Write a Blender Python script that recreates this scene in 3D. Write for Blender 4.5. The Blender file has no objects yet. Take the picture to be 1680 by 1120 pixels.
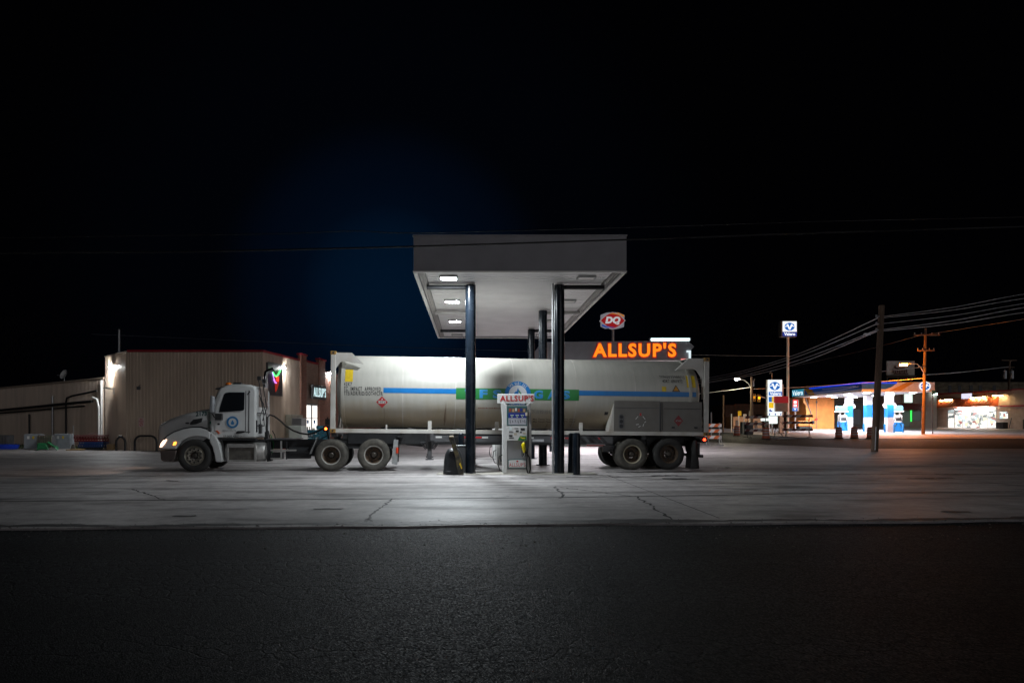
import bpy, bmesh, math, random
from mathutils import Vector, Matrix, Euler

random.seed(11)
S = bpy.context.scene
COL = S.collection
R = math.radians

# ------------------------------------------------------------------ camera
EH = 1.45                                   # eye height
cam = bpy.data.cameras.new('camera')
cam.lens = 24; cam.sensor_width = 36; cam.sensor_fit = 'HORIZONTAL'
cam.shift_x = (840 - 772) / 1680.0
cam.shift_y = (698 - 560) / 1680.0
cam.clip_start = 0.1; cam.clip_end = 3000
cam_ob = bpy.data.objects.new('camera', cam); COL.objects.link(cam_ob)
cam_ob.location = (0, 0, EH); cam_ob.rotation_euler = (R(90), 0, 0)
S.camera = cam_ob

# ------------------------------------------------------------------ night sky
W = bpy.data.worlds.new('World'); S.world = W; W.use_nodes = True
nt = W.node_tree; nt.nodes.clear()
wo = nt.nodes.new('ShaderNodeOutputWorld'); bg = nt.nodes.new('ShaderNodeBackground')
tc = nt.nodes.new('ShaderNodeTexCoord')
dotn = nt.nodes.new('ShaderNodeVectorMath'); dotn.operation = 'DOT_PRODUCT'
dv = Vector((-0.118, 1.0, 0.19)).normalized()
dotn.inputs[1].default_value = dv
ramp = nt.nodes.new('ShaderNodeValToRGB')
cr = ramp.color_ramp; cr.interpolation = 'EASE'
cr.elements[0].position = 0.88; cr.elements[0].color = (0.00032, 0.00032, 0.00055, 1)
cr.elements[1].position = 1.0; cr.elements[1].color = (0.0007, 0.0064, 0.0185, 1)
e = cr.elements.new(0.970); e.color = (0.0004, 0.0007, 0.0016, 1)
e = cr.elements.new(0.990); e.color = (0.0005, 0.0023, 0.0066, 1)
nt.links.new(tc.outputs['Generated'], dotn.inputs[0])
nt.links.new(dotn.outputs['Value'], ramp.inputs['Fac'])
nt.links.new(ramp.outputs['Color'], bg.inputs['Color'])
bg.inputs['Strength'].default_value = 1.0
nt.links.new(bg.outputs['Background'], wo.inputs['Surface'])

# dim soft fill added behind the camera to lift fascia and store front
sun = bpy.data.lights.new('fill_light', 'SUN'); sun.energy = 0.24; sun.angle = R(40); sun.color = (.96, .95, 1.0)
sun_ob = bpy.data.objects.new('fill_light', sun); COL.objects.link(sun_ob)
sun_ob.location = (8, -30, 30); sun_ob.rotation_euler = Vector((-.5, 1.0, -.12)).to_track_quat('-Z', 'Y').to_euler()

S.view_settings.view_transform = 'Standard'; S.view_settings.look = 'None'
S.view_settings.exposure = 0.0; S.view_settings.gamma = 1.0
S.cycles.use_denoising = True
S.cycles.max_bounces = 6; S.cycles.diffuse_bounces = 4; S.cycles.glossy_bounces = 3
S.cycles.transmission_bounces = 4; S.cycles.transparent_max_bounces = 6
S.cycles.sample_clamp_indirect = 4.0
S.cycles.caustics_reflective = False; S.cycles.caustics_refractive = False

LED = 1060.0          # emission of a lit canopy light
F, CX, CY = 1120.0, 772.0, 698.0

def P(px, py, Y):
    """point at depth Y on the sight line of photo pixel (px, py)"""
    return Vector(((px - CX) / F * Y, Y, EH + (CY - py) / F * Y))
def XA(px, Y): return (px - CX) / F * Y
def ZA(py, Y): return EH + (CY - py) / F * Y
def gz(X, Y):
    a = min(max((X - 6) / 14.0, 0), 1); a = a * a * (3 - 2 * a)
    return 0.0165 * min(max(0, Y - 40), 70) * a

# ------------------------------------------------------------------ helpers
def thing(name, label, cat, loc=(0, 0, 0), rot=(0, 0, 0), group=None):
    o = bpy.data.objects.new(name, None); COL.objects.link(o)
    o.empty_display_size = 0.1
    o.location = loc; o.rotation_euler = rot
    o['label'] = label; o['category'] = cat
    if group: o['group'] = group
    return o
def tag(o, label, cat, group=None):
    o['label'] = label; o['category'] = cat
    if group: o['group'] = group
    return o
def copy_tree(o, parent=None):
    c = o.copy(); COL.objects.link(c)
    c.parent = parent
    for ch in list(o.children): copy_tree(ch, c)
    return c

_text_cache = {}
def text_geo(txt, bold=0.0, space=1.0, shear=0.0, res=3):
    key = (txt, bold, space, shear, res)
    if key in _text_cache: return _text_cache[key]
    cu = bpy.data.curves.new('lettering', 'FONT'); cu.body = txt; cu.offset = bold
    cu.space_character = space; cu.shear = shear; cu.resolution_u = res; cu.fill_mode = 'FRONT'
    ob = bpy.data.objects.new('lettering', cu); COL.objects.link(ob)
    me = bpy.data.meshes.new_from_object(ob)
    vs = [v.co.copy() for v in me.vertices]; fs = [tuple(p.vertices) for p in me.polygons]
    bpy.data.objects.remove(ob); bpy.data.curves.remove(cu); bpy.data.meshes.remove(me)
    x0 = min(v.x for v in vs); x1 = max(v.x for v in vs); y0 = min(v.y for v in vs); y1 = max(v.y for v in vs)
    vs = [((v.x - x0) / (x1 - x0) - .5, (v.y - y0) / (y1 - y0) - .5) for v in vs]
    _text_cache[key] = (vs, fs)
    return _text_cache[key]

def frame(origin, right=(1, 0, 0), up=(0, 0, 1)):
    r = Vector(right).normalized(); u = Vector(up).normalized(); n = r.cross(u)
    m = Matrix((r, u, n)).transposed().to_4x4(); m.translation = Vector(origin)
    return m

class MB:
    def __init__(s): s.bm = bmesh.new()
    def face(s, pts, mi=0, M=None):
        vs = [s.bm.verts.new(M @ Vector(p) if M else Vector(p)) for p in pts]
        try:
            f = s.bm.faces.new(vs); f.material_index = mi; return f
        except ValueError: return None
    def box(s, lo, hi, mi=0, M=None):
        x0, y0, z0 = lo; x1, y1, z1 = hi
        c = [(x0,y0,z0),(x1,y0,z0),(x1,y1,z0),(x0,y1,z0),(x0,y0,z1),(x1,y0,z1),(x1,y1,z1),(x0,y1,z1)]
        vs = [s.bm.verts.new(M @ Vector(p) if M else Vector(p)) for p in c]
        for q in ((0,3,2,1),(4,5,6,7),(0,1,5,4),(1,2,6,5),(2,3,7,6),(3,0,4,7)):
            s.bm.faces.new([vs[i] for i in q]).material_index = mi
        return s
    def cyl(s, p0, p1, r0, r1=None, n=16, mi=0, cap=True):
        p0 = Vector(p0); p1 = Vector(p1); r1 = r0 if r1 is None else r1
        d = (p1 - p0).normalized()
        a = Vector((0,0,1)) if abs(d.z) < .9 else Vector((1,0,0))
        u = d.cross(a).normalized(); v = d.cross(u)
        A = []; B = []
        for i in range(n):
            t = 2*math.pi*i/n; w = u*math.cos(t) + v*math.sin(t)
            A.append(s.bm.verts.new(p0 + w*r0)); B.append(s.bm.verts.new(p1 + w*r1))
        for i in range(n):
            j = (i+1) % n
            s.bm.faces.new((A[i], B[i], B[j], A[j])).material_index = mi
        if cap:
            s.bm.faces.new(A).material_index = mi; s.bm.faces.new(B[::-1]).material_index = mi
        return s
    def tube(s, pts, r, n=8, mi=0):
        pts = [Vector(p) for p in pts]; rings = []; prev = None
        for i, p in enumerate(pts):
            d = (pts[min(i+1, len(pts)-1)] - pts[max(i-1, 0)]).normalized()
            if prev is None:
                a = Vector((0,0,1)) if abs(d.z) < .9 else Vector((1,0,0))
                u = d.cross(a).normalized()
            else:
                u = (prev - d * prev.dot(d)).normalized()
            prev = u; v = d.cross(u)
            rr = r[i] if isinstance(r, (list, tuple)) else r
            rings.append([s.bm.verts.new(p + (u*math.cos(2*math.pi*k/n) + v*math.sin(2*math.pi*k/n))*rr) for k in range(n)])
        for A, B in zip(rings, rings[1:]):
            for k in range(n):
                j = (k+1) % n
                s.bm.faces.new((A[k], A[j], B[j], B[k])).material_index = mi
        s.bm.faces.new(rings[0][::-1]).material_index = mi; s.bm.faces.new(rings[-1]).material_index = mi
        return s
    def lathe(s, prof, M=None, n=32, mi=0, mis=None, a0=0, a1=2*math.pi):
        """prof: (axial, radius) pairs; axis = local Y of M"""
        M = M or Matrix.Identity(4); full = abs(a1 - a0 - 2*math.pi) < 1e-6
        m = n if full else n + 1
        rings = []
        for (a, r) in prof:
            if r < 1e-5: rings.append([s.bm.verts.new(M @ Vector((0, a, 0)))])
            else: rings.append([s.bm.verts.new(M @ Vector((r*math.cos(a0+(a1-a0)*k/n), a, r*math.sin(a0+(a1-a0)*k/n)))) for k in range(m)])
        for q, (A, B) in enumerate(zip(rings, rings[1:])):
            k_mi = mis[q] if mis else mi
            for k in range(n):
                j = (k+1) % m
                if len(A) == 1 and len(B) == 1: continue
                vs = (A[0], B[j], B[k]) if len(A) == 1 else (A[k], A[j], B[0]) if len(B) == 1 else (A[k], A[j], B[j], B[k])
                s.bm.faces.new(vs).material_index = k_mi
        return s
    def prism(s, poly, y0, y1, mi=0, M=None, mi_side=None):
        """poly in (x, z), thickened from y0 to y1"""
        T = (lambda p: M @ Vector(p)) if M else Vector
        A = [s.bm.verts.new(T((x, y0, z))) for x, z in poly]; B = [s.bm.verts.new(T((x, y1, z))) for x, z in poly]
        n = len(poly); ms = mi if mi_side is None else mi_side
        s.bm.faces.new(A).material_index = mi; s.bm.faces.new(B[::-1]).material_index = mi
        for i in range(n):
            j = (i+1) % n
            s.bm.faces.new((A[i], B[i], B[j], A[j])).material_index = ms
        return s
    def text(s, txt, M, w, h, bold=0.0, space=1.0, shear=0.0, mi=0, depth=0.0, mi_side=None, res=3):
        vs, fs = text_geo(txt, bold, space, shear, res)
        if depth <= 0:
            V = [s.bm.verts.new(M @ Vector((x*w, y*h, 0))) for x, y in vs]
            for f in fs:
                try: s.bm.faces.new([V[i] for i in f]).material_index = mi
                except ValueError: pass
            return s
        tb = bmesh.new()
        V = [tb.verts.new((x*w, y*h, 0)) for x, y in vs]
        for f in fs:
            try: tb.faces.new([V[i] for i in f])
            except ValueError: pass
        bmesh.ops.recalc_face_normals(tb, faces=tb.faces)
        r = bmesh.ops.extrude_face_region(tb, geom=list(tb.faces))
        top = [g for g in r['geom'] if isinstance(g, bmesh.types.BMVert)]
        tops = set(top)
        for v in top: v.co.z += depth
        mp = {v: s.bm.verts.new(M @ v.co) for v in tb.verts}
        for f in tb.faces:
            flat = all(v in tops for v in f.verts) or all(v not in tops for v in f.verts)
            try: s.bm.faces.new([mp[v] for v in f.verts]).material_index = mi if flat or mi_side is None else mi_side
            except ValueError: pass
        tb.free()
        return s
    def disc(s, M, r, n=24, mi=0, r_in=0.0, a0=0.0, a1=2*math.pi):
        if r_in <= 0:
            s.face([(r*math.cos(a0+(a1-a0)*k/n), r*math.sin(a0+(a1-a0)*k/n), 0) for k in range(n if abs(a1-a0-2*math.pi)<1e-6 else n+1)], mi, M)
        else:
            for k in range(n):
                t0 = a0+(a1-a0)*k/n; t1 = a0+(a1-a0)*(k+1)/n
                s.face([(r_in*math.cos(t0), r_in*math.sin(t0), 0), (r*math.cos(t0), r*math.sin(t0), 0), (r*math.cos(t1), r*math.sin(t1), 0), (r_in*math.cos(t1), r_in*math.sin(t1), 0)], mi, M)
        return s
    def rect(s, M, w, h, mi=0):
        s.face([(-w/2,-h/2,0),(w/2,-h/2,0),(w/2,h/2,0),(-w/2,h/2,0)], mi, M); return s
    def loft(s, rings, mi=0, cap=True, closed=True):
        RR = [[s.bm.verts.new(Vector(p)) for p in ring] for ring in rings]
        n = len(RR[0])
        for A, B in zip(RR, RR[1:]):
            for k in range(n if closed else n-1):
                j = (k+1) % n
                s.bm.faces.new((A[k], A[j], B[j], B[k])).material_index = mi
        if cap:
            s.bm.faces.new(RR[0][::-1]).material_index = mi; s.bm.faces.new(RR[-1]).material_index = mi
        return s
    def build(s, name, mats, parent=None, smooth=None, bevel=0.0, seg=2, recalc=True, label=None, solid=0.0):
        bmesh.ops.remove_doubles(s.bm, verts=s.bm.verts, dist=1e-5) if recalc else None
        if recalc: bmesh.ops.recalc_face_normals(s.bm, faces=s.bm.faces)
        me = bpy.data.meshes.new(name); s.bm.to_mesh(me); s.bm.free()
        for m in (mats if isinstance(mats, (list, tuple)) else [mats]): me.materials.append(m)
        if smooth:
            for p in me.polygons: p.use_smooth = True
            me.set_sharp_from_angle(angle=R(smooth))
        o = bpy.data.objects.new(name, me); COL.objects.link(o)
        if parent: o.parent = parent
        if solid:
            q = o.modifiers.new('thickness', 'SOLIDIFY'); q.thickness = solid
        if bevel:
            b = o.modifiers.new('edge', 'BEVEL'); b.width = bevel; b.segments = seg
            b.limit_method = 'ANGLE'; b.angle_limit = R(40); b.harden_normals = False
        if label: o['label'] = label
        return o
def struct(o):
    o['kind'] = 'structure'; return o

# ------------------------------------------------------------------ materials
def nd(nt, t, **kw):
    n = nt.nodes.new(t)
    for k, v in kw.items(): setattr(n, k, v)
    return n
def pmat(name, col, rough=.5, metal=0.0, var=.12, scale=4.0, bump=0.0, bscale=60.0, grime=0.0, grime_col=(.05,.035,.02), gscale=1.5, stretch=(1,1,1), spec=.5, coat=0.0):
    m = bpy.data.materials.new(name); m.use_nodes = True
    t = m.node_tree; b = t.nodes['Principled BSDF']; L = t.links.new
    c = nd(t, 'ShaderNodeTexCoord'); mp = nd(t, 'ShaderNodeMapping'); mp.inputs['Scale'].default_value = stretch
    L(c.outputs['Object'], mp.inputs['Vector'])
    n = nd(t, 'ShaderNodeTexNoise'); n.inputs['Scale'].default_value = scale; n.inputs['Detail'].default_value = 5
    L(mp.outputs['Vector'], n.inputs['Vector'])
    r = nd(t, 'ShaderNodeValToRGB')
    r.color_ramp.elements[0].position = .3; r.color_ramp.elements[1].position = .7
    r.color_ramp.elements[0].color = tuple(x*(1-var) for x in col) + (1,)
    r.color_ramp.elements[1].color = tuple(min(x*(1+var), 1) for x in col) + (1,)
    L(n.outputs['Fac'], r.inputs['Fac']); out = r.outputs['Color']
    if grime > 0:
        n2 = nd(t, 'ShaderNodeTexNoise'); n2.inputs['Scale'].default_value = gscale; n2.inputs['Detail'].default_value = 8
        L(mp.outputs['Vector'], n2.inputs['Vector'])
        r2 = nd(t, 'ShaderNodeValToRGB'); r2.color_ramp.elements[0].position = .45; r2.color_ramp.elements[1].position = .75
        r2.color_ramp.elements[0].color = (0,0,0,1); r2.color_ramp.elements[1].color = (grime,)*3 + (1,)
        L(n2.outputs['Fac'], r2.inputs['Fac'])
        mx = nd(t, 'ShaderNodeMixRGB'); mx.inputs['Color2'].default_value = tuple(grime_col) + (1,)
        L(r2.outputs['Color'], mx.inputs['Fac']); L(out, mx.inputs['Color1']); out = mx.outputs['Color']
    L(out, b.inputs['Base Color'])
    rr = nd(t, 'ShaderNodeMapRange'); rr.inputs['To Min'].default_value = max(rough-.1, .02); rr.inputs['To Max'].default_value = min(rough+.1, 1)
    L(n.outputs['Fac'], rr.inputs['Value']); L(rr.outputs['Result'], b.inputs['Roughness'])
    b.inputs['Metallic'].default_value = metal
    b.inputs['Specular IOR Level'].default_value = spec
    if coat: b.inputs['Coat Weight'].default_value = coat; b.inputs['Coat Roughness'].default_value = .08
    if bump > 0:
        n3 = nd(t, 'ShaderNodeTexNoise'); n3.inputs['Scale'].default_value = bscale; n3.inputs['Detail'].default_value = 4
        L(c.outputs['Object'], n3.inputs['Vector'])
        bp = nd(t, 'ShaderNodeBump'); bp.inputs['Strength'].default_value = bump; bp.inputs['Distance'].default_value = .02
        L(n3.outputs['Fac'], bp.inputs['Height']); L(bp.outputs['Normal'], b.inputs['Normal'])
    return m
def emat(name, col, strength):
    m = bpy.data.materials.new(name); m.use_nodes = True
    t = m.node_tree; b = t.nodes['Principled BSDF']
    b.inputs['Base Color'].default_value = tuple(x*.5 for x in col) + (1,)
    b.inputs['Emission Color'].default_value = tuple(col) + (1,)
    b.inputs['Emission Strength'].default_value = strength
    return m
def glass_mat(name, col=(.01,.012,.015), rough=.06):
    m = bpy.data.materials.new(name); m.use_nodes = True
    b = m.node_tree.nodes['Principled BSDF']
    b.inputs['Base Color'].default_value = tuple(col) + (1,); b.inputs['Roughness'].default_value = rough
    b.inputs['Specular IOR Level'].default_value = .8
    return m

def concrete_mat():
    m = bpy.data.materials.new('forecourt_concrete'); m.use_nodes = True
    t = m.node_tree; b = t.nodes['Principled BSDF']; L = t.links.new
    c = nd(t, 'ShaderNodeTexCoord'); mp = nd(t, 'ShaderNodeMapping'); mp.inputs['Scale'].default_value = (.35, 1, 1)
    L(c.outputs['Object'], mp.inputs['Vector'])
    n1 = nd(t, 'ShaderNodeTexNoise'); n1.inputs['Scale'].default_value = .55; n1.inputs['Detail'].default_value = 7; n1.inputs['Roughness'].default_value = .62
    n2 = nd(t, 'ShaderNodeTexNoise'); n2.inputs['Scale'].default_value = 3.2; n2.inputs['Detail'].default_value = 10; n2.inputs['Roughness'].default_value = .78
    n3 = nd(t, 'ShaderNodeTexNoise'); n3.inputs['Scale'].default_value = 1.3; n3.inputs['Detail'].default_value = 6
    L(mp.outputs['Vector'], n1.inputs['Vector']); L(c.outputs['Object'], n2.inputs['Vector']); L(mp.outputs['Vector'], n3.inputs['Vector'])
    r1 = nd(t, 'ShaderNodeValToRGB'); r1.color_ramp.elements[0].position = .32; r1.color_ramp.elements[1].position = .68
    r1.color_ramp.elements[0].color = (.31,.285,.28,1); r1.color_ramp.elements[1].color = (.50,.47,.465,1)
    L(n1.outputs['Fac'], r1.inputs['Fac'])
    r2 = nd(t, 'ShaderNodeValToRGB'); r2.color_ramp.elements[0].position = .3; r2.color_ramp.elements[1].position = .7
    r2.color_ramp.elements[0].color = (.55,.55,.55,1); r2.color_ramp.elements[1].color = (1.2,1.2,1.2,1)
    L(n2.outputs['Fac'], r2.inputs['Fac'])
    mx = nd(t, 'ShaderNodeMixRGB', blend_type='MULTIPLY'); mx.inputs['Fac'].default_value = 1
    L(r1.outputs['Color'], mx.inputs['Color1']); L(r2.outputs['Color'], mx.inputs['Color2'])
    # oil and tyre stains
    r3 = nd(t, 'ShaderNodeValToRGB'); r3.color_ramp.elements[0].position = .53; r3.color_ramp.elements[1].position = .68
    r3.color_ramp.elements[0].color = (0,0,0,1); r3.color_ramp.elements[1].color = (.75,.75,.75,1)
    L(n3.outputs['Fac'], r3.inputs['Fac'])
    m2 = nd(t, 'ShaderNodeMixRGB'); m2.inputs['Color2'].default_value = (.085,.078,.075,1)
    L(r3.outputs['Color'], m2.inputs['Fac']); L(mx.outputs['Color'], m2.inputs['Color1'])
    v = nd(t, 'ShaderNodeTexVoronoi'); v.inputs['Scale'].default_value = 1.1; v.inputs['Randomness'].default_value = 1
    L(c.outputs['Object'], v.inputs['Vector'])
    r4 = nd(t, 'ShaderNodeValToRGB'); r4.color_ramp.elements[0].position = .03; r4.color_ramp.elements[1].position = .06
    r4.color_ramp.elements[0].color = (.7,.7,.7,1); r4.color_ramp.elements[1].color = (0,0,0,1)
    L(v.outputs['Distance'], r4.inputs['Fac'])
    m3 = nd(t, 'ShaderNodeMixRGB'); m3.inputs['Color2'].default_value = (.06,.055,.055,1)
    L(r4.outputs['Color'], m3.inputs['Fac']); L(m2.outputs['Color'], m3.inputs['Color1'])
    L(m3.outputs['Color'], b.inputs['Base Color'])
    rr = nd(t, 'ShaderNodeMapRange'); rr.inputs['To Min'].default_value = .42; rr.inputs['To Max'].default_value = .75
    L(n3.outputs['Fac'], rr.inputs['Value']); L(rr.outputs['Result'], b.inputs['Roughness'])
    bp = nd(t, 'ShaderNodeBump'); bp.inputs['Strength'].default_value = .35; bp.inputs['Distance'].default_value = .012
    n4 = nd(t, 'ShaderNodeTexNoise'); n4.inputs['Scale'].default_value = 35; n4.inputs['Detail'].default_value = 5
    L(c.outputs['Object'], n4.inputs['Vector']); L(n4.outputs['Fac'], bp.inputs['Height']); L(bp.outputs['Normal'], b.inputs['Normal'])
    return m
def asphalt_mat():
    m = bpy.data.materials.new('street_asphalt'); m.use_nodes = True
    t = m.node_tree; b = t.nodes['Principled BSDF']; L = t.links.new
    c = nd(t, 'ShaderNodeTexCoord')
    st = nd(t, 'ShaderNodeTexVoronoi'); st.inputs['Scale'].default_value = 80
    L(c.outputs['Object'], st.inputs['Vector'])
    mp = nd(t, 'ShaderNodeMapping'); mp.inputs['Scale'].default_value = (.05, 1.5, 1)
    n2 = nd(t, 'ShaderNodeTexNoise'); n2.inputs['Scale'].default_value = .7; n2.inputs['Detail'].default_value = 6
    nw = nd(t, 'ShaderNodeTexNoise'); nw.inputs['Scale'].default_value = 3.0; nw.inputs['Detail'].default_value = 5
    L(c.outputs['Object'], mp.inputs['Vector']); L(mp.outputs['Vector'], n2.inputs['Vector']); L(c.outputs['Object'], nw.inputs['Vector'])
    wv = nd(t, 'ShaderNodeVectorMath', operation='MULTIPLY_ADD'); wv.inputs[1].default_value = (.30,.30,.30)
    L(nw.outputs['Color'], wv.inputs[0]); L(c.outputs['Object'], wv.inputs[2])
    v = nd(t, 'ShaderNodeTexVoronoi', feature='DISTANCE_TO_EDGE'); v.inputs['Scale'].default_value = 5.0
    L(wv.outputs['Vector'], v.inputs['Vector'])
    ck = nd(t, 'ShaderNodeValToRGB'); ck.color_ramp.elements[0].position = .015; ck.color_ramp.elements[1].position = .07
    ck.color_ramp.elements[0].color = (.05,.05,.05,1); ck.color_ramp.elements[1].color = (1,1,1,1)
    L(v.outputs['Distance'], ck.inputs['Fac'])
    r2 = nd(t, 'ShaderNodeValToRGB'); r2.color_ramp.elements[0].position = .36; r2.color_ramp.elements[1].position = .56
    L(n2.outputs['Fac'], r2.inputs['Fac'])
    mxc = nd(t, 'ShaderNodeMixRGB'); mxc.inputs['Color1'].default_value = (1,1,1,1)
    L(r2.outputs['Color'], mxc.inputs['Fac']); L(ck.outputs['Color'], mxc.inputs['Color2'])
    sep = nd(t, 'ShaderNodeSeparateColor'); L(st.outputs['Color'], sep.inputs['Color'])
    r1 = nd(t, 'ShaderNodeValToRGB'); r1.color_ramp.elements[0].position = .25; r1.color_ramp.elements[1].position = .95
    r1.color_ramp.elements[0].color = (.002,.002,.0025,1); r1.color_ramp.elements[1].color = (.021,.023,.029,1)
    L(sep.outputs['Red'], r1.inputs['Fac'])
    pr = nd(t, 'ShaderNodeMapRange'); pr.inputs['From Min'].default_value = .3; pr.inputs['From Max'].default_value = .7; pr.inputs['To Min'].default_value = .3; pr.inputs['To Max'].default_value = 1.5
    L(n2.outputs['Fac'], pr.inputs['Value'])
    m0 = nd(t, 'ShaderNodeMixRGB', blend_type='MULTIPLY'); m0.inputs['Fac'].default_value = 1
    L(r1.outputs['Color'], m0.inputs['Color1']); L(pr.outputs['Result'], m0.inputs['Color2'])
    mx = nd(t, 'ShaderNodeMixRGB', blend_type='MULTIPLY'); mx.inputs['Fac'].default_value = 1
    L(m0.outputs['Color'], mx.inputs['Color1']); L(mxc.outputs['Color'], mx.inputs['Color2'])
    L(mx.outputs['Color'], b.inputs['Base Color'])
    rr = nd(t, 'ShaderNodeMapRange'); rr.inputs['To Min'].default_value = .55; rr.inputs['To Max'].default_value = .9
    L(sep.outputs['Green'], rr.inputs['Value']); L(rr.outputs['Result'], b.inputs['Roughness'])
    b.inputs['Specular IOR Level'].default_value = .16
    h0 = nd(t, 'ShaderNodeMath', operation='MULTIPLY_ADD'); h0.inputs[1].default_value = .6
    L(sep.outputs['Blue'], h0.inputs[0]); L(st.outputs['Distance'], h0.inputs[2])
    hs = nd(t, 'ShaderNodeMath', operation='MULTIPLY_ADD'); hs.inputs[1].default_value = 1.0
    L(mxc.outputs['Color'], hs.inputs[0]); L(h0.outputs['Value'], hs.inputs[2])
    bp = nd(t, 'ShaderNodeBump'); bp.inputs['Strength'].default_value = .5; bp.inputs['Distance'].default_value = .009
    L(hs.outputs['Value'], bp.inputs['Height']); L(bp.outputs['Normal'], b.inputs['Normal'])
    return m
def tank_mat(zmid=1.0):
    """white painted shell: road grime on the lower half, rust runs, vertical rain streaks"""
    m = bpy.data.materials.new('tank_paint'); m.use_nodes = True
    t = m.node_tree; b = t.nodes['Principled BSDF']; L = t.links.new
    c = nd(t, 'ShaderNodeTexCoord'); sp = nd(t, 'ShaderNodeSeparateXYZ'); L(c.outputs['Object'], sp.inputs['Vector'])
    mp = nd(t, 'ShaderNodeMapping'); mp.inputs['Scale'].default_value = (5, .8, .8); L(c.outputs['Object'], mp.inputs['Vector'])
    st = nd(t, 'ShaderNodeTexNoise'); st.inputs['Scale'].default_value = 1.6; st.inputs['Detail'].default_value = 7; L(mp.outputs['Vector'], st.inputs['Vector'])
    n = nd(t, 'ShaderNodeTexNoise'); n.inputs['Scale'].default_value = 1.7; n.inputs['Detail'].default_value = 8; L(c.outputs['Object'], n.inputs['Vector'])
    # height with ragged edge
    h = nd(t, 'ShaderNodeMath', operation='MULTIPLY_ADD'); h.inputs[1].default_value = .55
    L(n.outputs['Fac'], h.inputs[0]); L(sp.outputs['Z'], h.inputs[2])
    h2 = nd(t, 'ShaderNodeMath', operation='MULTIPLY_ADD'); h2.inputs[1].default_value = .35
    L(st.outputs['Fac'], h2.inputs[0]); L(h.outputs['Value'], h2.inputs[2])
    rg = nd(t, 'ShaderNodeMapRange'); rg.inputs['From Min'].default_value = zmid - .35 + .45; rg.inputs['From Max'].default_value = zmid + .20 + .45
    rg.inputs['To Min'].default_value = .72; rg.inputs['To Max'].default_value = 0; L(h2.outputs['Value'], rg.inputs['Value'])
    base = nd(t, 'ShaderNodeValToRGB'); base.color_ramp.elements[0].position = .3; base.color_ramp.elements[1].position = .7
    base.color_ramp.elements[0].color = (.43,.42,.375,1); base.color_ramp.elements[1].color = (.48,.465,.42,1)
    L(st.outputs['Fac'], base.inputs['Fac'])
    mx = nd(t, 'ShaderNodeMixRGB'); mx.inputs['Color2'].default_value = (.47,.365,.225,1)
    L(rg.outputs['Result'], mx.inputs['Fac']); L(base.outputs['Color'], mx.inputs['Color1'])
    # rust runs
    mp2 = nd(t, 'ShaderNodeMapping'); mp2.inputs['Scale'].default_value = (2.3, .2, .12); L(c.outputs['Object'], mp2.inputs['Vector'])
    ru = nd(t, 'ShaderNodeTexNoise'); ru.inputs['Scale'].default_value = 2.2; ru.inputs['Detail'].default_value = 4; L(mp2.outputs['Vector'], ru.inputs['Vector'])
    rr = nd(t, 'ShaderNodeValToRGB'); rr.color_ramp.elements[0].position = .66; rr.color_ramp.elements[1].position = .74
    rr.color_ramp.elements[0].color = (0,0,0,1); rr.color_ramp.elements[1].color = (.8,.8,.8,1); L(ru.outputs['Fac'], rr.inputs['Fac'])
    lo = nd(t, 'ShaderNodeMapRange'); lo.inputs['From Min'].default_value = zmid - .1; lo.inputs['From Max'].default_value = zmid + .25
    lo.inputs['To Min'].default_value = 1; lo.inputs['To Max'].default_value = 0; L(sp.outputs['Z'], lo.inputs['Value'])
    ml = nd(t, 'ShaderNodeMath', operation='MULTIPLY'); L(rr.outputs['Color'], ml.inputs[0]); L(lo.outputs['Result'], ml.inputs[1])
    m2 = nd(t, 'ShaderNodeMixRGB'); m2.inputs['Color2'].default_value = (.13,.06,.025,1)
    L(ml.outputs['Value'], m2.inputs['Fac']); L(mx.outputs['Color'], m2.inputs['Color1'])
    L(m2.outputs['Color'], b.inputs['Base Color']); b.inputs['Roughness'].default_value = .42
    return m

M = {}
M['concrete'] = concrete_mat(); M['asphalt'] = asphalt_mat()
M['joint'] = pmat('joint_tar', (.022,.02,.02), .7, var=.3, scale=20)
M['patch'] = pmat('patch_tar', (.05,.048,.048), .6, var=.35, scale=9, bump=.3)
M['scuff'] = pmat('tyre_scuffed_concrete', (.25,.23,.225), .6, var=.45, scale=2.2, stretch=(.6,3,1), bump=.2)
M['fascia'] = pmat('fascia_grey', (.29,.285,.305), .5, var=.08, scale=2, grime=.12, grime_col=(.18,.17,.17), gscale=.8)
M['soffit'] = pmat('soffit_white', (.88,.86,.86), .4, var=.06, scale=1.2)
M['soffit2'] = pmat('soffit_rib', (.36,.34,.33), .45, var=.06, scale=1.2)
M['trim_white'] = pmat('trim_white', (.75,.73,.71), .45, var=.05)
M['column'] = pmat('column_navy', (.007,.011,.017), .26, spec=.3, var=.2, scale=3, grime=.1, grime_col=(.03,.03,.03), gscale=3)
M['beam_dark'] = pmat('beam_dark', (.006,.007,.009), .7, var=.1)
M['black'] = pmat('black_steel', (.016,.017,.019), .5, var=.25, scale=9, grime=.25, grime_col=(.07,.065,.06))
M['rubber'] = pmat('rubber', (.022,.021,.02), .75, var=.3, scale=10)
M['led'] = emat('led_lens', (.88, .955, 1.0), LED)
M['led_off'] = pmat('dark_lens', (.78,.76,.72), .35, var=.04)
M['lamp_body'] = pmat('lamp_body', (.42,.42,.42), .4, var=.06)
M['steel'] = pmat('galvanised', (.42,.43,.44), .42, metal=.6, var=.15, scale=8)
M['alu'] = pmat('dull_aluminium', (.50,.49,.47), .42, metal=.7, var=.2, scale=6, grime=.35, grime_col=(.14,.11,.08))
M['white'] = pmat('white_paint', (.72,.72,.70), .35, var=.06, scale=3, grime=.18, grime_col=(.3,.27,.23))
M['red'] = pmat('red_paint', (.50,.025,.03), .4, var=.1)
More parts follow.
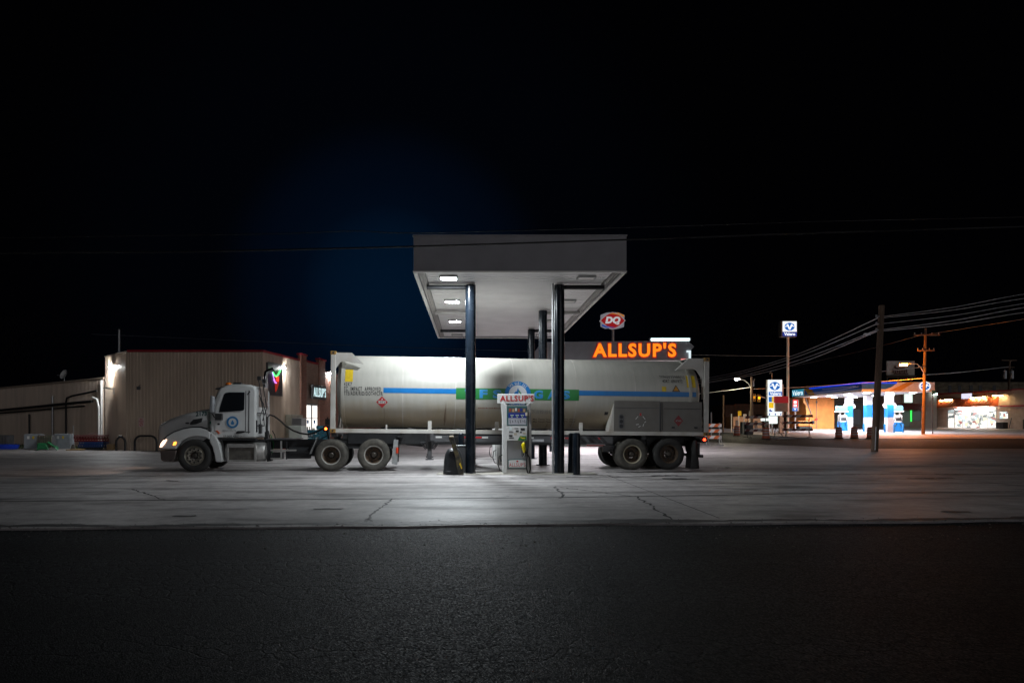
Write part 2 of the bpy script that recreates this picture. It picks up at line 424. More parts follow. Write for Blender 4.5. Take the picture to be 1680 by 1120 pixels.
M['red_dark'] = pmat('dark_red_paint', (.22,.012,.018), .45, var=.12)
M['blue'] = pmat('blue_paint', (.015,.20,.55), .4, var=.08)
M['sky_blue'] = pmat('light_blue_paint', (.007,.17,.48), .4, var=.08)
M['green'] = pmat('green_paint', (.025,.20,.05), .4, var=.1)
M['yellow'] = pmat('yellow_vinyl', (.72,.50,.02), .45, var=.12, scale=14)
M['orange'] = pmat('orange_plastic', (.62,.10,.02), .5, var=.12)
M['ink'] = pmat('black_lettering', (.03,.03,.032), .5, var=.1)
M['grey'] = pmat('grey_paint', (.26,.26,.26), .45, var=.08)
M['dkgrey'] = pmat('dark_grey_paint', (.09,.09,.095), .5, var=.1)
M['glass'] = glass_mat('dark_glass')
M['wood'] = pmat('pole_wood', (.14,.095,.065), .8, var=.35, scale=5, stretch=(6,6,.5), bump=.3, bscale=30)

# ------------------------------------------------------------------ ground
def edge_y(X): return 10.0 + .056*X*.98
mb = MB()
xs = [-500, -250, -130, -90, -70] + list(range(-60, 130, 4)) + [150, 200, 300, 500]
ys = [-60, -25, -8, 0, 3, 6, 9, 12, 16, 20, 25, 30, 35] + list(range(40, 125, 4)) + [150, 200, 300, 600, 1200]
V = {}
for i, x in enumerate(xs):
    for j, y in enumerate(ys): V[i, j] = mb.bm.verts.new((x, y, gz(x, y) - .03))
for i in range(len(xs)-1):
    for j in range(len(ys)-1): mb.bm.faces.new((V[i,j], V[i+1,j], V[i+1,j+1], V[i,j+1]))
struct(mb.build('street', M['asphalt'], smooth=60))

mb = MB()
xs = [-75 + 1.0*k for k in range(0, 141)]
def far_y(X): return 78 if X < 5 else max(42, 78 - (X - 5)*1.9)
tt = [0, .02, .05, .1, .17, .25, .34, .44, .55, .66, .78, .9, 1]
rows = []
for X in xs:
    y0 = edge_y(X) + random.uniform(-.06, .06) + .06*math.sin(X*.9); y1 = far_y(X)
    rows.append([(X, y0 + (y1-y0)*t) for t in tt])
VV = [[mb.bm.verts.new((x, y, gz(x, y))) for x, y in r] for r in rows]
LL = [mb.bm.verts.new((r[0][0], r[0][1]-.012, gz(*r[0]) - .045)) for r in rows]
for a in range(len(xs)-1):
    for k in range(len(tt)-1): mb.bm.faces.new((VV[a][k], VV[a+1][k], VV[a+1][k+1], VV[a][k+1]))
    mb.bm.faces.new((LL[a], LL[a+1], VV[a+1][0], VV[a][0]))
def gl(px, py):                       # ground point under a photo pixel (flat part)
    Y = EH*F/(py - CY); return (XA(px, Y), Y)
def ribbon(pts, w, mi, jag=0.0, z=.004):
    q = []
    for (a, b) in zip(pts, pts[1:]):
        L_ = math.hypot(b[0]-a[0], b[1]-a[1]); n = max(1, int(L_/.12)) if jag else max(1, int(L_/1.5))
        for k in range(n):
            t = k/n; q.append((a[0]+(b[0]-a[0])*t + random.uniform(-jag, jag), a[1]+(b[1]-a[1])*t + random.uniform(-jag, jag)))
    q.append(pts[-1])
    prev = None
    for k, p in enumerate(q):
        d = Vector((q[min(k+1, len(q)-1)][0]-q[max(k-1,0)][0], q[min(k+1, len(q)-1)][1]-q[max(k-1,0)][1])).normalized()
        ww = w*(random.uniform(.45, 1.4) if jag else random.uniform(.8, 1.2))
        A = mb.bm.verts.new((p[0]-d.y*ww/2, p[1]+d.x*ww/2, gz(*p)+z)); B = mb.bm.verts.new((p[0]+d.y*ww/2, p[1]-d.x*ww/2, gz(*p)+z))
        if prev: mb.bm.faces.new((prev[0], prev[1], B, A)).material_index = mi
        prev = (A, B)
ribbon([gl(645,818), gl(628,829), gl(612,840), gl(604,850), gl(596,859)], .045, 1, .035)
ribbon([gl(604,850), gl(610,860)], .05, 1, .03)
ribbon([gl(910,798), gl(926,812), gl(918,817)], .05, 1, .04)
ribbon([gl(915,799), gl(970,805), gl(1045,815), gl(1070,830), gl(1090,844), gl(1117,857)], .045, 1, .05)
ribbon([gl(217,802), gl(245,812), gl(270,820)], .04, 1, .04)
ribbon([gl(0,822), gl(300,820), gl(640,818), gl(900,816), gl(1100,813), gl(1400,808), gl(1680,806)], .10, 1)
ribbon([gl(930,782.5), gl(1200,779.5), gl(1450,778), gl(1680,777)], .17, 1, .05)
ribbon([gl(0,781), gl(400,779.5), gl(700,779)], .09, 1)
ribbon([gl(270,788), gl(296,789.5)], .12, 1, .08)
for (px, py, w) in ((1090,780,.22),(1105,785,.3),(1125,786,.2),(1512,785,.22),(1540,784,.2),(1570,840,.2),(857,785,.2),(540,835,.15),(300,846,.12)):
    ribbon([gl(px-22, py), gl(px+22, py)], w, 2, .06, z=.008)
for (x0, x1, y, w, ph) in ((-24, 14, 17.3, .26, 0), (-20, 18, 19.15, .24, 1.1), (-30, 8, 16.0, .22, 2), (2, 34, 18.2, .25, .5), (-6, 30, 14.9, .2, 2.4), (-18, 16, 27.5, .3, .3), (4, 34, 24.5, .3, 1.4), (6, 36, 30.0, .35, 2.2)):
    ribbon([(x0+(x1-x0)*k/14, y+.35*math.sin(ph+k*.33)+.02*k) for k in range(15)], w, 3, .02, z=.003)
for (X, y0, y1) in ((-9.2, 10.6, 20), (3.9, 10.7, 20), (13.2, 11.2, 26), (-20.5, 10, 24), (22, 12, 30)):
    ribbon([(X, y0), (X+.1, y1)], .022, 1)
# tarry seam along the road edge
prev = None
for k in range(0, 700):
    X = -60 + k*.16; y = edge_y(X)
    a = y + .10 + .05*math.sin(X*1.7) + random.uniform(-.03, .03)
    b = y + .36 + .10*math.sin(X*.63+1) + .06*math.sin(X*2.9) + random.uniform(-.06, .06)
    A = mb.bm.verts.new((X, a, gz(X,a)+.005)); B = mb.bm.verts.new((X, b, gz(X,b)+.005))
    if prev: mb.bm.faces.new((prev[0], A, B, prev[1])).material_index = 2
    prev = (A, B)
struct(mb.build('forecourt', [M['concrete'], M['joint'], M['patch'], M['scuff']], recalc=False))

mb = MB(); rnd = random.Random(3)                # loose grit along the broken road edge
for k in range(900):
    X = rnd.uniform(-14, 14); y = edge_y(X) + (rnd.gauss(-.05, .16) if k % 3 else rnd.uniform(-2.2, .6)); s = rnd.uniform(.006, .022); z = (-.03 if y < edge_y(X) - .02 else 0) + gz(X, y)
    p = [(X+s*rnd.uniform(.6,1.2)*math.cos(t), y+s*rnd.uniform(.6,1.2)*math.sin(t), z+.001) for t in (0, 1.26, 2.5, 3.8, 5.0)]; q = (X, y, z+s*.8)
    for i in range(5): mb.face([p[i], p[(i+1) % 5], q])
o = mb.build('gravel', pmat('grit', (.16,.15,.14), .8, var=.4, scale=3), recalc=False); o['kind'] = 'stuff'
for px, py, sz, lb in ((1192, 768, .16, 'crumpled white paper litter on the concrete behind the trailer mudflap'), (1178, 769.5, .09, 'small scrap of white litter nearest the trailer mudflap')):
    X, Y = gl(px, py); t = thing('crumpled_paper', lb, 'litter', (X, Y, .004)); mb = MB(); N = 9
    G = [[(sz*(i/N-.5)*2.2 + rnd.uniform(-.02,.02), sz*(j/N-.5)*1.2, .005 + rnd.uniform(0, sz*.45)*(1-abs(i/N-.5)*1.6)) for j in range(N+1)] for i in range(N+1)]
    for i in range(N):
        for j in range(N): mb.face([G[i][j], G[i+1][j], G[i+1][j+1], G[i][j+1]])
    mb.build('paper', M['white'], t)

# ------------------------------------------------------------------ main canopy
SZ = 5.70                                       # soffit height
CX0, CX1, CY0, CY1 = -1.56, 4.26, 18.65, 32.8
can = thing('fuel_canopy', 'grey flat-roofed fuel canopy on dark columns standing over the tanker and pump', 'canopy', (1.35, 20.5, 0))
def cl(x, y, z): return (x-1.35, y-20.5, z)
mb = MB()                                        # fascia: four boards round the roof
t_ = .10
mb.box(cl(CX0, CY0, SZ-.02), cl(CX1, CY0+t_, 6.62)); mb.box(cl(CX0, CY1-t_, SZ-.02), cl(CX1, CY1, 6.62))
mb.box(cl(CX0, CY0+t_, SZ-.02), cl(CX0+t_, CY1-t_, 6.62)); mb.box(cl(CX1-t_, CY0+t_, SZ-.02), cl(CX1, CY1-t_, 6.62))
mb.build('fascia', M['fascia'], can)
mb = MB()
mb.box(cl(CX0-.02, CY0-.02, 6.625), cl(CX1+.02, CY1+.02, 6.66)); mb.build('roof', M['fascia'], can)
mb = MB()                                        # white edge trim under the fascia
mb.box(cl(CX0-.012, CY0-.012, SZ-.06), cl(CX1+.012, CY0+.09, SZ-.023)); mb.box(cl(CX0-.012, CY1-.09, SZ-.06), cl(CX1+.012, CY1+.012, SZ-.023))
mb.box(cl(CX0-.012, CY0+.09, SZ-.06), cl(CX0+.09, CY1-.09, SZ-.023)); mb.box(cl(CX1-.09, CY0+.09, SZ-.06), cl(CX1+.012, CY1-.09, SZ-.023))
mb.build('edge_trim', M['trim_white'], can)
mb = MB()                                        # ribbed soffit pans
y = CY0 + .12; k = 0
while y < CY1 - .2:
    mb.box(cl(CX0+.30, y, SZ+.03), cl(CX1-.30, y+.255, SZ+.06), 0)
    mb.box(cl(CX0+.30, y+.258, SZ+.045), cl(CX1-.30, y+.297, SZ+.07), 1)
    y += .30
mb.build('soffit', [M['soffit'], M['soffit2']], can)
for sx in (CX0+.11, CX1-.29):
    mb = MB(); mb.box(cl(sx, CY0+.12, SZ+.0), cl(sx+.18, CY1-.12, SZ+.025))
    mb.box(cl(sx+.03, CY0+.14, SZ-.03), cl(sx+.07, CY1-.14, SZ-.002)); mb.box(cl(sx+.12, CY0+.14, SZ-.03), cl(sx+.15, CY1-.14, SZ-.002))
    mb.build('gutter', M['soffit2'], can)
ROWS = (20.56, 25.2, 30.0)
for r_, yy in enumerate(ROWS):
    for q, (xa, xb) in enumerate(((CX0+.24, -.15), (2.82, CX1-.24))):
        mb = MB(); mb.box(cl(xa, yy-.09, SZ-.14), cl(xb, yy+.09, SZ-.035))
        mb.build('beam', M['beam_dark'] if r_ != 1 else M['soffit2'], can)
    for xx in (0.0, 2.67):
        mb = MB(); rr = .155
        for a, b2, r1, r2 in ((0, .02, .26, .26), (.02, SZ-.02, rr, rr)):
            mb.cyl(cl(xx, yy, a), cl(xx, yy, b2), r1, r2, n=28)
        mb.build('column', M['column'], can, smooth=40)
for r_, yy in enumerate((19.62, 23.3, 27.7, 32.0)):
    for xx, on in ((-.63, r_ < 3), (3.33, False)):
        mb = MB(); w, d = .255, .185
        mb.box(cl(xx-w, yy-d, SZ-.035), cl(xx+w, yy-d+.035, SZ+.05)); mb.box(cl(xx-w, yy+d-.035, SZ-.035), cl(xx+w, yy+d, SZ+.05))
        mb.box(cl(xx-w, yy-d+.035, SZ-.035), cl(xx-w+.035, yy+d-.035, SZ+.05)); mb.box(cl(xx+w-.035, yy-d+.035, SZ-.035), cl(xx+w, yy+d-.035, SZ+.05))
        fx = mb.build('ceiling_light', M['lamp_body'], can, bevel=.008, label=None if on else 'unlit recessed canopy light')
        mb = MB(); mb.face([cl(xx-w+.04, yy-d+.04, SZ-.028), cl(xx+w-.04, yy-d+.04, SZ-.028), cl(xx+w-.04, yy+d-.04, SZ-.028), cl(xx-w+.04, yy+d-.04, SZ-.028)])
        mb.build('lens', M['led'] if on else M['led_off'], fx)
# downpipe beside the front right column
mb = MB(); px_, py_ = XA(907, 20.35), 20.35
mb.tube([(px_, py_, .03), (px_, py_, SZ-.02)], .032, n=12); mb.cyl((px_, py_, .004), (px_, py_, .03), .07, n=16)
tag(mb.build('vent_pipe', M['steel'], smooth=40), 'thin grey metal pipe rising beside the front right canopy column', 'pipe')
# low island slab
mb = MB(); mb.box((-1.0, 20.12, .004), (3.75, 21.15, .022)); struct(mb.build('island', pmat('island_concrete', (.33,.31,.27), .7, var=.2, scale=5, bump=.3, grime=.4, grime_col=(.12,.1,.08)), bevel=.006))
# ------------------------------------------------------------------ tank container on its chassis
ALPHA = math.atan2(1.0, 12.345); BETA = R(.56)
OC = P(541, 709.5, 21.6)
EUC = Euler((0, BETA, ALPHA), 'XYZ')
MC = Matrix.Translation(OC) @ EUC.to_matrix().to_4x4()
OT = Vector((-4.455, 21.6, 0)); EUT = Euler((0, 0, ALPHA), 'XYZ')
MT = Matrix.Translation(OT) @ EUT.to_matrix().to_4x4()
def locator(Mx):
    inv = Mx.inverted(); o = inv @ Vector((0, 0, EH)); r = inv.to_3x3()
    def f(px, py, y=0.0):
        d = r @ Vector(((px-CX)/F, 1, (CY-py)/F)); t = (y - o.y)/d.y; q = o + d*t
        return (q.x, q.z)
    def cylf(px, py, yc, zc, rad):
        d = r @ Vector(((px-CX)/F, 1, (CY-py)/F))
        a = d.y**2 + d.z**2; b = 2*(d.y*(o.y-yc) + d.z*(o.z-zc)); c = (o.y-yc)**2 + (o.z-zc)**2 - rad**2
        dd = b*b - 4*a*c
        t = (-b - math.sqrt(max(dd, 0)))/(2*a); q = o + d*t
        return (q.x, q.z)
    return f, cylf
TC, TCYL = locator(MC); TT, _ = locator(MT)

LT, HT, WT = 12.39, 2.59, 2.44
YCT, ZCT, RT = 1.22, 1.37, 1.19
def CYL(px, py): return TCYL(px, py, YCT, ZCT, RT)
M['tank'] = tank_mat(.86)
M['frame_w'] = pmat('container_frame', (.58,.56,.52), .45, var=.1, scale=5, grime=.55, grime_col=(.22,.15,.08), gscale=2.5)
M['casting'] = pmat('rusty_casting', (.36,.20,.05), .7, var=.35, scale=14, bump=.2)
M['cabinet'] = pmat('cabinet_grey', (.16,.15,.135), .5, var=.1, scale=3, grime=.4, grime_col=(.12,.10,.08), gscale=2.2)
tk = thing('tank_container', 'long off white cryogenic tank container with blue stripe and green lettered band, grimy below', 'tank container', OC, EUC)
mb = MB()
prof = [(.10, .0), (.11, .35), (.16, .72), (.25, 1.0), (.34, 1.12), (.44, RT)]
n_ = 46
for k in range(n_+1): prof.append((.45 + (LT-.9)*k/n_, RT))
prof += [(LT-.44, RT), (LT-.34, 1.12), (LT-.25, 1.0), (LT-.16, .72), (LT-.11, .35), (LT-.10, 0)]
Mlx = Matrix.Translation((0, YCT, ZCT)) @ Matrix.Rotation(R(-90), 4, 'Z')       # lathe axis Y -> +X
mb.lathe(prof, Mlx, n=96)
shell = mb.build('tank', M['tank'], tk, smooth=50)
for px in (562, 661, 748, 843, 946, 1042, 1132):
    x = CYL(px, 630)[0]; w = .05 if px in (562, 1132) else .014; h = .03 if px in (562, 1132) else .003
    mb = MB(); mb.lathe([(x-w, RT), (x-w, RT+h), (x+w, RT+h), (x+w, RT)], Mlx, n=96)
    mb.build('weld_seam' if w < .03 else 'end_ring', M['tank'] if w > .03 else M['frame_w'], tk, smooth=40)
# frame
def frame_end(x0, sgn):
    a = lambda x: x0 + sgn*x
    B = lambda u0, v0, w0, u1, v1, w1, mi=0: mb.box((min(a(u0),a(u1)), v0, w0), (max(a(u0),a(u1)), v1, w1), mi)
    mb = MB()
    B(.01, 0, .12, .16, .14, HT-.12); mb_o = mb.build('corner_post', M['frame_w'], tk, bevel=.01)
    mb = MB(); B(.01, WT-.14, .12, .16, WT, HT-.12); mb.build('corner_post', M['frame_w'], tk, bevel=.01)
    mb = MB(); B(.02, .18, HT-.14, .15, WT-.18, HT-.01); mb.build('top_beam', M['frame_w'], tk, bevel=.008)
    mb = MB(); B(.02, .18, .01, .15, WT-.18, .15); mb.build('bottom_beam', M['frame_w'], tk, bevel=.008)
    for s in (0, 1):
        y0 = .13 if s == 0 else WT-.13; y1 = .62 if s == 0 else WT-.62
        for za, zb2 in ((.75, .15), (HT-.7, HT-.15)):
            mb = MB(); mb.tube([(a(.08), y0, za), (a(.08), y1, zb2)], .05, n=6); mb.build('corner_brace', M['frame_w'], tk)
    for v0 in (0, WT-.165):
        for w0 in (0, HT-.12):
            mb = MB(); B(-.005, v0-.004, w0, .178, v0+.169, w0+.12)
            c = mb.build('corner_casting', M['casting'], tk, bevel=.015)
            mb = MB(); xa, xb = sorted((a(.055), a(.115)))
            mb.prism([(xa, w0+.03), (xb, w0+.03), (xb, w0+.09), (xa, w0+.09)], v0-.006 if v0 < 1 else WT+.001, v0-.002 if v0 < 1 else WT+.006)
            mb.build('socket', M['black'], c)
frame_end(0, 1); frame_end(LT, -1)
for y0 in (0.0, WT-.09):
    mb = MB(); mb.box((.18, y0+.01, .0), (LT-.18, y0+.09, .125))
    mb.build('side_rail', M['frame_w'], tk, bevel=.012)
# saddle gussets at the top corners
gl_ = [TC(550.5,578), TC(577.5,578.5), TC(596,596.5), TC(576,594.5), TC(566,592), TC(558,594), TC(550.5,605)]
gr_ = [TC(1154.5,588), TC(1130,589), TC(1110,606), TC(1137,605), TC(1143,608), TC(1148,616), TC(1154.5,625)]
for pl in (gl_, gr_):
    for y0, y1 in ((.0, .012), (WT-.012, WT)):
        mb = MB(); mb.prism(pl, y0 + .02, y1 + .02); mb.build('gusset', M['frame_w'], tk)
    y0 = .04; xs_ = [p[0] for p in pl[:3]]
    mb = MB()
    mb.prism([pl[1], pl[2], (pl[2][0], pl[2][1]-.02), (pl[1][0], pl[1][1]-.02)], .03, .16); mb.build('gusset_flange', M['frame_w'], tk)
    mb = MB(); xa, xb = sorted((pl[0][0], pl[1][0])); mb.box((xa, .04, pl[0][1]-.015), (xb, WT-.04, pl[0][1]+.004)); mb.build('top_plate', M['frame_w'], tk)
# feet between tank and rail
for px in (634, 705, 815, 953):
    x = TC(px, 700, .05)[0]
    mb = MB(); mb.box((x-.06 if px > 640 else x-.025, .03, .126), (x+.06 if px > 640 else x+.025, .075, .40 if px > 640 else .27)); mb.build('tank_foot', M['frame_w'], tk, bevel=.006)
# end pipe work on the right, seen between head and post
mb = MB()
pp = [TC(1146,604,.3), TC(1149.5,618,.3), TC(1151.5,632,.3), TC(1152,655,.3)]
mb.tube([(x, .3, z) for x, z in pp], .025, n=8); q = TC(1153, 600, .12); q2 = TC(1153, 634, .12)
mb.tube([(q[0], .12, q[1]), (q2[0], .12, q2[1])], .03, n=8); mb.build('pipe', M['frame_w'], tk, smooth=50)

def wrap(mb, rad):
    """lay a flat (x, z) drawing onto the tank's near side"""
    bm = mb.bm
    zs = [v.co.z for v in bm.verts]; z = math.floor(min(zs)/.05)*.05
    while z < max(zs):
        bmesh.ops.bisect_plane(bm, geom=list(bm.verts)+list(bm.edges)+list(bm.faces), dist=1e-5, plane_co=(0, 0, z), plane_no=(0, 0, 1)); z += .05
    for v in bm.verts:
        d = v.co.z - ZCT; rr = rad + v.co.y*-1
        v.co.y = YCT - math.sqrt(max(rr*rr - d*d, .01))
    return mb
def ctext(txt, x0, y0, x1, y1, mat, name='lettering', off=.006, **kw):
    a = CYL(x0, y1); b = CYL(x1, y0); mb = MB()
    mb.text(txt, frame(((a[0]+b[0])/2, 0, (a[1]+b[1])/2)), b[0]-a[0], b[1]-a[1], **kw)
    return wrap(mb, RT + off).build(name, mat, tk, recalc=False)
def crect(x0, y0, x1, y1, mat, name, off=.007):
    a = CYL(x0, y1); b = CYL(x1, y0); mb = MB()
    n = max(1, int((b[0]-a[0])/1.0))
    for k in range(n):
        u0 = a[0]+(b[0]-a[0])*k/n; u1 = a[0]+(b[0]-a[0])*(k+1)/n
        mb.face([(u0,0,a[1]),(u1,0,a[1]),(u1,0,b[1]),(u0,0,b[1])])
    return wrap(mb, RT + off).build(name, mat, tk, recalc=False)
def cpoly(polys, mats, name, off=.006):
    mb = MB()
    for lift, mi, pts in polys: mb.face([(x, lift, z) for x, z in pts], mi)
    for v in mb.bm.verts: v.co.y = -v.co.y
    return wrap(mb, RT + off).build(name, mats, tk, recalc=False)
ctext('42K7', 564, 627.2, 577.5, 632.8, M['ink'], bold=.018, space=1.25)
ctext('TC  IMPACT  APPROVED', 564, 634.8, 625, 640.8, M['ink'], bold=.018, space=1.25)
ctext('T75/ADR/RID/DOT49CFR', 564, 642.2, 628, 648.2, M['ink'], bold=.018, space=1.25)
ctext('TFNU033980[1]', 1082, 616.6, 1121.5, 621.2, M['ink'], bold=.004, space=1.25)
ctext('42K7 UN1972', 1087, 622.8, 1119, 627.6, M['ink'], bold=.006, space=1.2)
crect(566, 606, 579.8, 625.8, M['yellow'], 'yellow_label')
crect(1127, 616.5, 1138.5, 635.6, M['yellow'], 'yellow_label'); crect(1086, 634, 1092.7, 642, M['yellow'], 'yellow_label')
for k, (y0, y1, w) in enumerate(((607, 608.4, 9), (609, 610.2, 8), (611, 612.2, 10), (613, 614, 7))):
    ctext('DANGER' if k == 0 else 'LIQUID' if k == 1 else 'METHANE' if k == 2 else 'COLD', 573-w/2, y0, 573+w/2, y1, M['grey'])
# stripe: one height all along
zt, zb = CYL(640, 636)[1], CYL(640, 644.3)[1]
def cstripe(px0, px1, za, zb_, mat, name, off=.006):
    x0 = CYL(px0, 645)[0]; x1 = CYL(px1, 648)[0]; mb = MB(); n = 8
    for k in range(n):
        u0 = x0+(x1-x0)*k/n; u1 = x0+(x1-x0)*(k+1)/n; mb.face([(u0,0,zb_),(u1,0,zb_),(u1,0,za),(u0,0,za)])
    return wrap(mb, RT + off).build(name, mat, tk, recalc=False)
cstripe(629, 748, zt, zb, M['sky_blue'], 'blue_stripe'); cstripe(950, 1142, zt, zb, M['sky_blue'], 'blue_stripe')
zg0, zg1 = CYL(850, 637.5)[1], CYL(850, 655.8)[1]
cstripe(748, 950, zg0, zg1, M['green'], 'green_band')
zl0, zl1 = zg0 - .045, zg1 + .045
M['letter_blue'] = pmat('letter_blue', (.03,.27,.62), .4, var=.05); M['letter_edge'] = pmat('letter_edge', (.12,.30,.45), .4, var=.05)
for ch, a, b in (('T', 763, 776), ('F', 787, 799.5), ('S', 808.8, 822.5), ('G', 876, 890.6), ('A', 898.5, 913), ('S', 922, 935)):
    xa = CYL(a, 646)[0]; xb = CYL(b, 646)[0]; h = zl0 - zl1
    mb = MB(); mb.text(ch, frame(((xa+xb)/2, 0, (zl0+zl1)/2)), (xb-xa)*1.06, h*1.05, bold=.055); wrap(mb, RT+.009).build('lettering', M['letter_edge'], tk, recalc=False)
    mb = MB(); mb.text(ch, frame(((xa+xb)/2, 0, (zl0+zl1)/2)), (xb-xa)*.94, h*.93, bold=.03); wrap(mb, RT+.013).build('lettering', M['letter_blue'], tk, recalc=False)
# round company emblem
ec = CYL(849.4, 646.6); er = (CYL(870.8, 646.6)[0] - CYL(828, 646.6)[0])/2
mb = MB(); fr = frame((ec[0], 0, ec[1])); mb.disc(fr, er, 48); wrap(mb, RT+.012).build('emblem', M['sky_blue'], tk, recalc=False)
mb = MB(); mb.disc(fr, er*.70, 40); wrap(mb, RT+.015).build('emblem', pmat('emblem_white', (.62,.63,.66), .4, var=.04), tk, recalc=False)
mb = MB()
tri = lambda pts, mi: mb.face([(ec[0]+x*er, 0, ec[1]+z*er) for x, z in pts], mi)
tri([(-.38,-.06),(-.03,-.06),(-.06,.16),(-.14,.26)], 0); tri([(-.12,.1),(.0,.5),(.05,.42),(.06,.1),(.0,-.06)], 0)
tri([(.06,.36),(.38,-.06),(.25,-.06),(.05,.22)], 1); tri([(-.38,-.12),(.38,-.12),(.34,-.2),(-.34,-.2)], 0)
wrap(mb, RT+.018).build('emblem', [M['sky_blue'], M['green']], tk, recalc=False)
def arc_text(txt, c, r, h, a0, a1, mat, flip=False):
    mb = MB(); n = len(txt)
    for k, ch in enumerate(txt):
        if ch == ' ': continue
        t = R(a0 + (a1-a0)*(k+.5)/n); p = (c[0]+r*math.cos(t), 0, c[1]+r*math.sin(t))
        rt = Vector((math.sin(t), 0, -math.cos(t))) * (-1 if flip else 1); up = Vector((math.cos(t), 0, math.sin(t))) * (-1 if flip else 1)
        w = abs(R(a1-a0))*r/n*.74*(.45 if ch in ",.'I" else 1)
        mb.text(ch, frame(p, rt, up), w, h*(.35 if ch in ",." else 1), bold=.02)
    wrap(mb, RT+.018).build('lettering', mat, tk, recalc=False)
arc_text('TFS GAS, LLC', ec, er*.85, er*.2, 142, 38, M['white']); arc_text('HOUSTON', ec, er*.85, er*.17, 232, 308, M['white'], True)
ctext('REFRIGERATED LIQUID METHANE', 784, 668.7, 821, 670.4, M['red_dark'], bold=.03)
ctext('下次检验日期', 871, 672, 914, 678.4, M['grey'])
ctext('Max. Transit Time', 874, 686.4, 903, 688.6, M['ink'], bold=.01); ctext('Max. Transit Time', 874, 690.2, 903, 692.4, M['ink'], bold=.01)
ctext('0.4 MPa days', 912, 686.4, 944, 688.6, M['ink']); ctext('0.5 MPa days', 912, 690.2, 944, 692.4, M['ink'])
def diamond(c, h, nm='placard'):
    return [(0.0, 0, [(c[0]-h, c[1]), (c[0], c[1]-h), (c[0]+h, c[1]), (c[0], c[1]+h)])]
c = CYL(626.7, 659.4); h = (CYL(636.2, 659)[0]-CYL(617.2, 659)[0])/2
cpoly(diamond(c, h) + [(.003, 1, [(c[0]-h*.62, c[1]-h*.24), (c[0]+h*.62, c[1]-h*.24), (c[0]+h*.62, c[1]+h*.24), (c[0]-h*.62, c[1]+h*.24)]),
    (.003, 1, [(c[0]-h*.14, c[1]+h*.4), (c[0]+h*.14, c[1]+h*.4), (c[0]+h*.05, c[1]+h*.7)])], [M['red'], M['white']], 'placard', .005)
mb = MB(); mb.text('1972', frame((c[0], 0, c[1])), h*1.1, h*.36, bold=.02); wrap(mb, RT+.012).build('lettering', M['ink'], tk, recalc=False)
c = CYL(1109, 637.3); w = CYL(1115, 637)[0]-c[0]
cpoly([(0, 0, [(c[0]-w*1.1, c[1]-w*.8), (c[0]+w*1.1, c[1]-w*.8), (c[0], c[1]+w)]), (.003, 1, [(c[0]-w*.75, c[1]-w*.62), (c[0]+w*.75, c[1]-w*.62), (c[0], c[1]+w*.68)])],
    [M['ink'], pmat('warning_orange', (.60,.26,.02), .5)], 'warning_sign')
c = CYL(994.5, 678); cpoly([(0, 0, [(c[0]-.06, c[1]-.05), (c[0]+.06, c[1]-.05), (c[0]+.06, c[1]+.05), (c[0]-.06, c[1]+.05)])], [M['ink']], 'small_plate')
# valve cabinet on the right end
cab_ = [TC(1007.5,709), TC(1009.5,656.8), TC(1152.5,659), TC(1152.5,713.5)]
zc0 = .128; zc1 = cab_[1][1]; xc0 = cab_[0][0]; xc1 = cab_[2][0]; xm = TC(1084.5, 680)[0]
mb = MB(); mb.box((xc0, .02, zc0), (xm-.01, .5, zc1)); cb = mb.build('valve_cabinet', M['cabinet'], tk, bevel=.012)
mb = MB(); mb.box((xm+.012, .025, zc0), (xc1, .5, zc1-.012)); cb2 = mb.build('valve_cabinet', M['cabinet'], tk, bevel=.012)
mb = MB(); mb.box((xm-.05, .012, zc0+.03), (xm-.012, .021, zc1-.04)); mb.box((xc0+.02, .012, zc1-.24), (xm-.06, .021, zc1-.225)); mb.build('door_seam', M['dkgrey'], cb)
mb = MB(); mb.box((xm+.05, .017, zc0+.05), (xm+.07, .026, zc1-.05)); mb.box((xm+.1, .017, zc1-.25), (xc1-.05, .026, zc1-.235))
for fx in (.3, .85):
    x = xm + (xc1-xm)*fx; mb.box((x-.05, .0, zc0+.12), (x+.05, .024, zc0+.17))
mb.build('latch', M['black'], cb2)
mb = MB(); s_ = [TC(1000, 710), TC(1006.5, 709), TC(1008.2, 662)]
mb.prism([(s_[0][0], zc0), (xc0-.004, zc0), (xc0-.004, zc1-.1)], .03, .5); mb.build('side_plate', M['frame_w'], tk)
cx_, cz_ = TC(1019.5, 691)
mb = MB(); pts = [(cx_+.085*math.cos(R(a)), cz_+.16+.085*math.sin(R(a))) for a in range(0, 181, 20)] + [(cx_+.085*math.cos(R(a)), cz_-.16+.085*math.sin(R(a))) for a in range(180, 361, 20)]
mb.prism(pts, .008, .024); so = mb.build('sight_slot', M['dkgrey'], cb)
mb = MB()
for dz in (.15, 0, -.15): mb.disc(frame((cx_, .005, cz_+dz)), .06, 20)
mb.build('gauge', M['black'], so, recalc=False)
c = TC(1113.5, 690); h = TC(1121, 690)[0]-c[0]
mb = MB(); mb.face([(c[0]-h, .019, c[1]), (c[0], .019, c[1]-h*1.2), (c[0]+h, .019, c[1]), (c[0], .019, c[1]+h*1.2)], 0)
mb.text('METHANE', frame((c[0], .014, c[1])), h*1.25, h*.4, mi=1, bold=.02); mb.build('placard', [M['red_dark'], M['grey']], cb2, recalc=False)
c = TC(1051, 686); mb = MB()
for (dx, dz, w, a) in ((-.12,.02,.13,50),(.12,.02,.13,-50),(0,.12,.07,0),(-.1,-.2,.1,10),(-.03,-.27,.08,30),(.1,-.22,.09,70),(.16,-.12,.07,50)):
    mb.rect(frame((c[0]+dx, .017, c[1]+dz), (math.cos(R(a)),0,math.sin(R(a))), (-math.sin(R(a)),0,math.cos(R(a)))), w, .02)
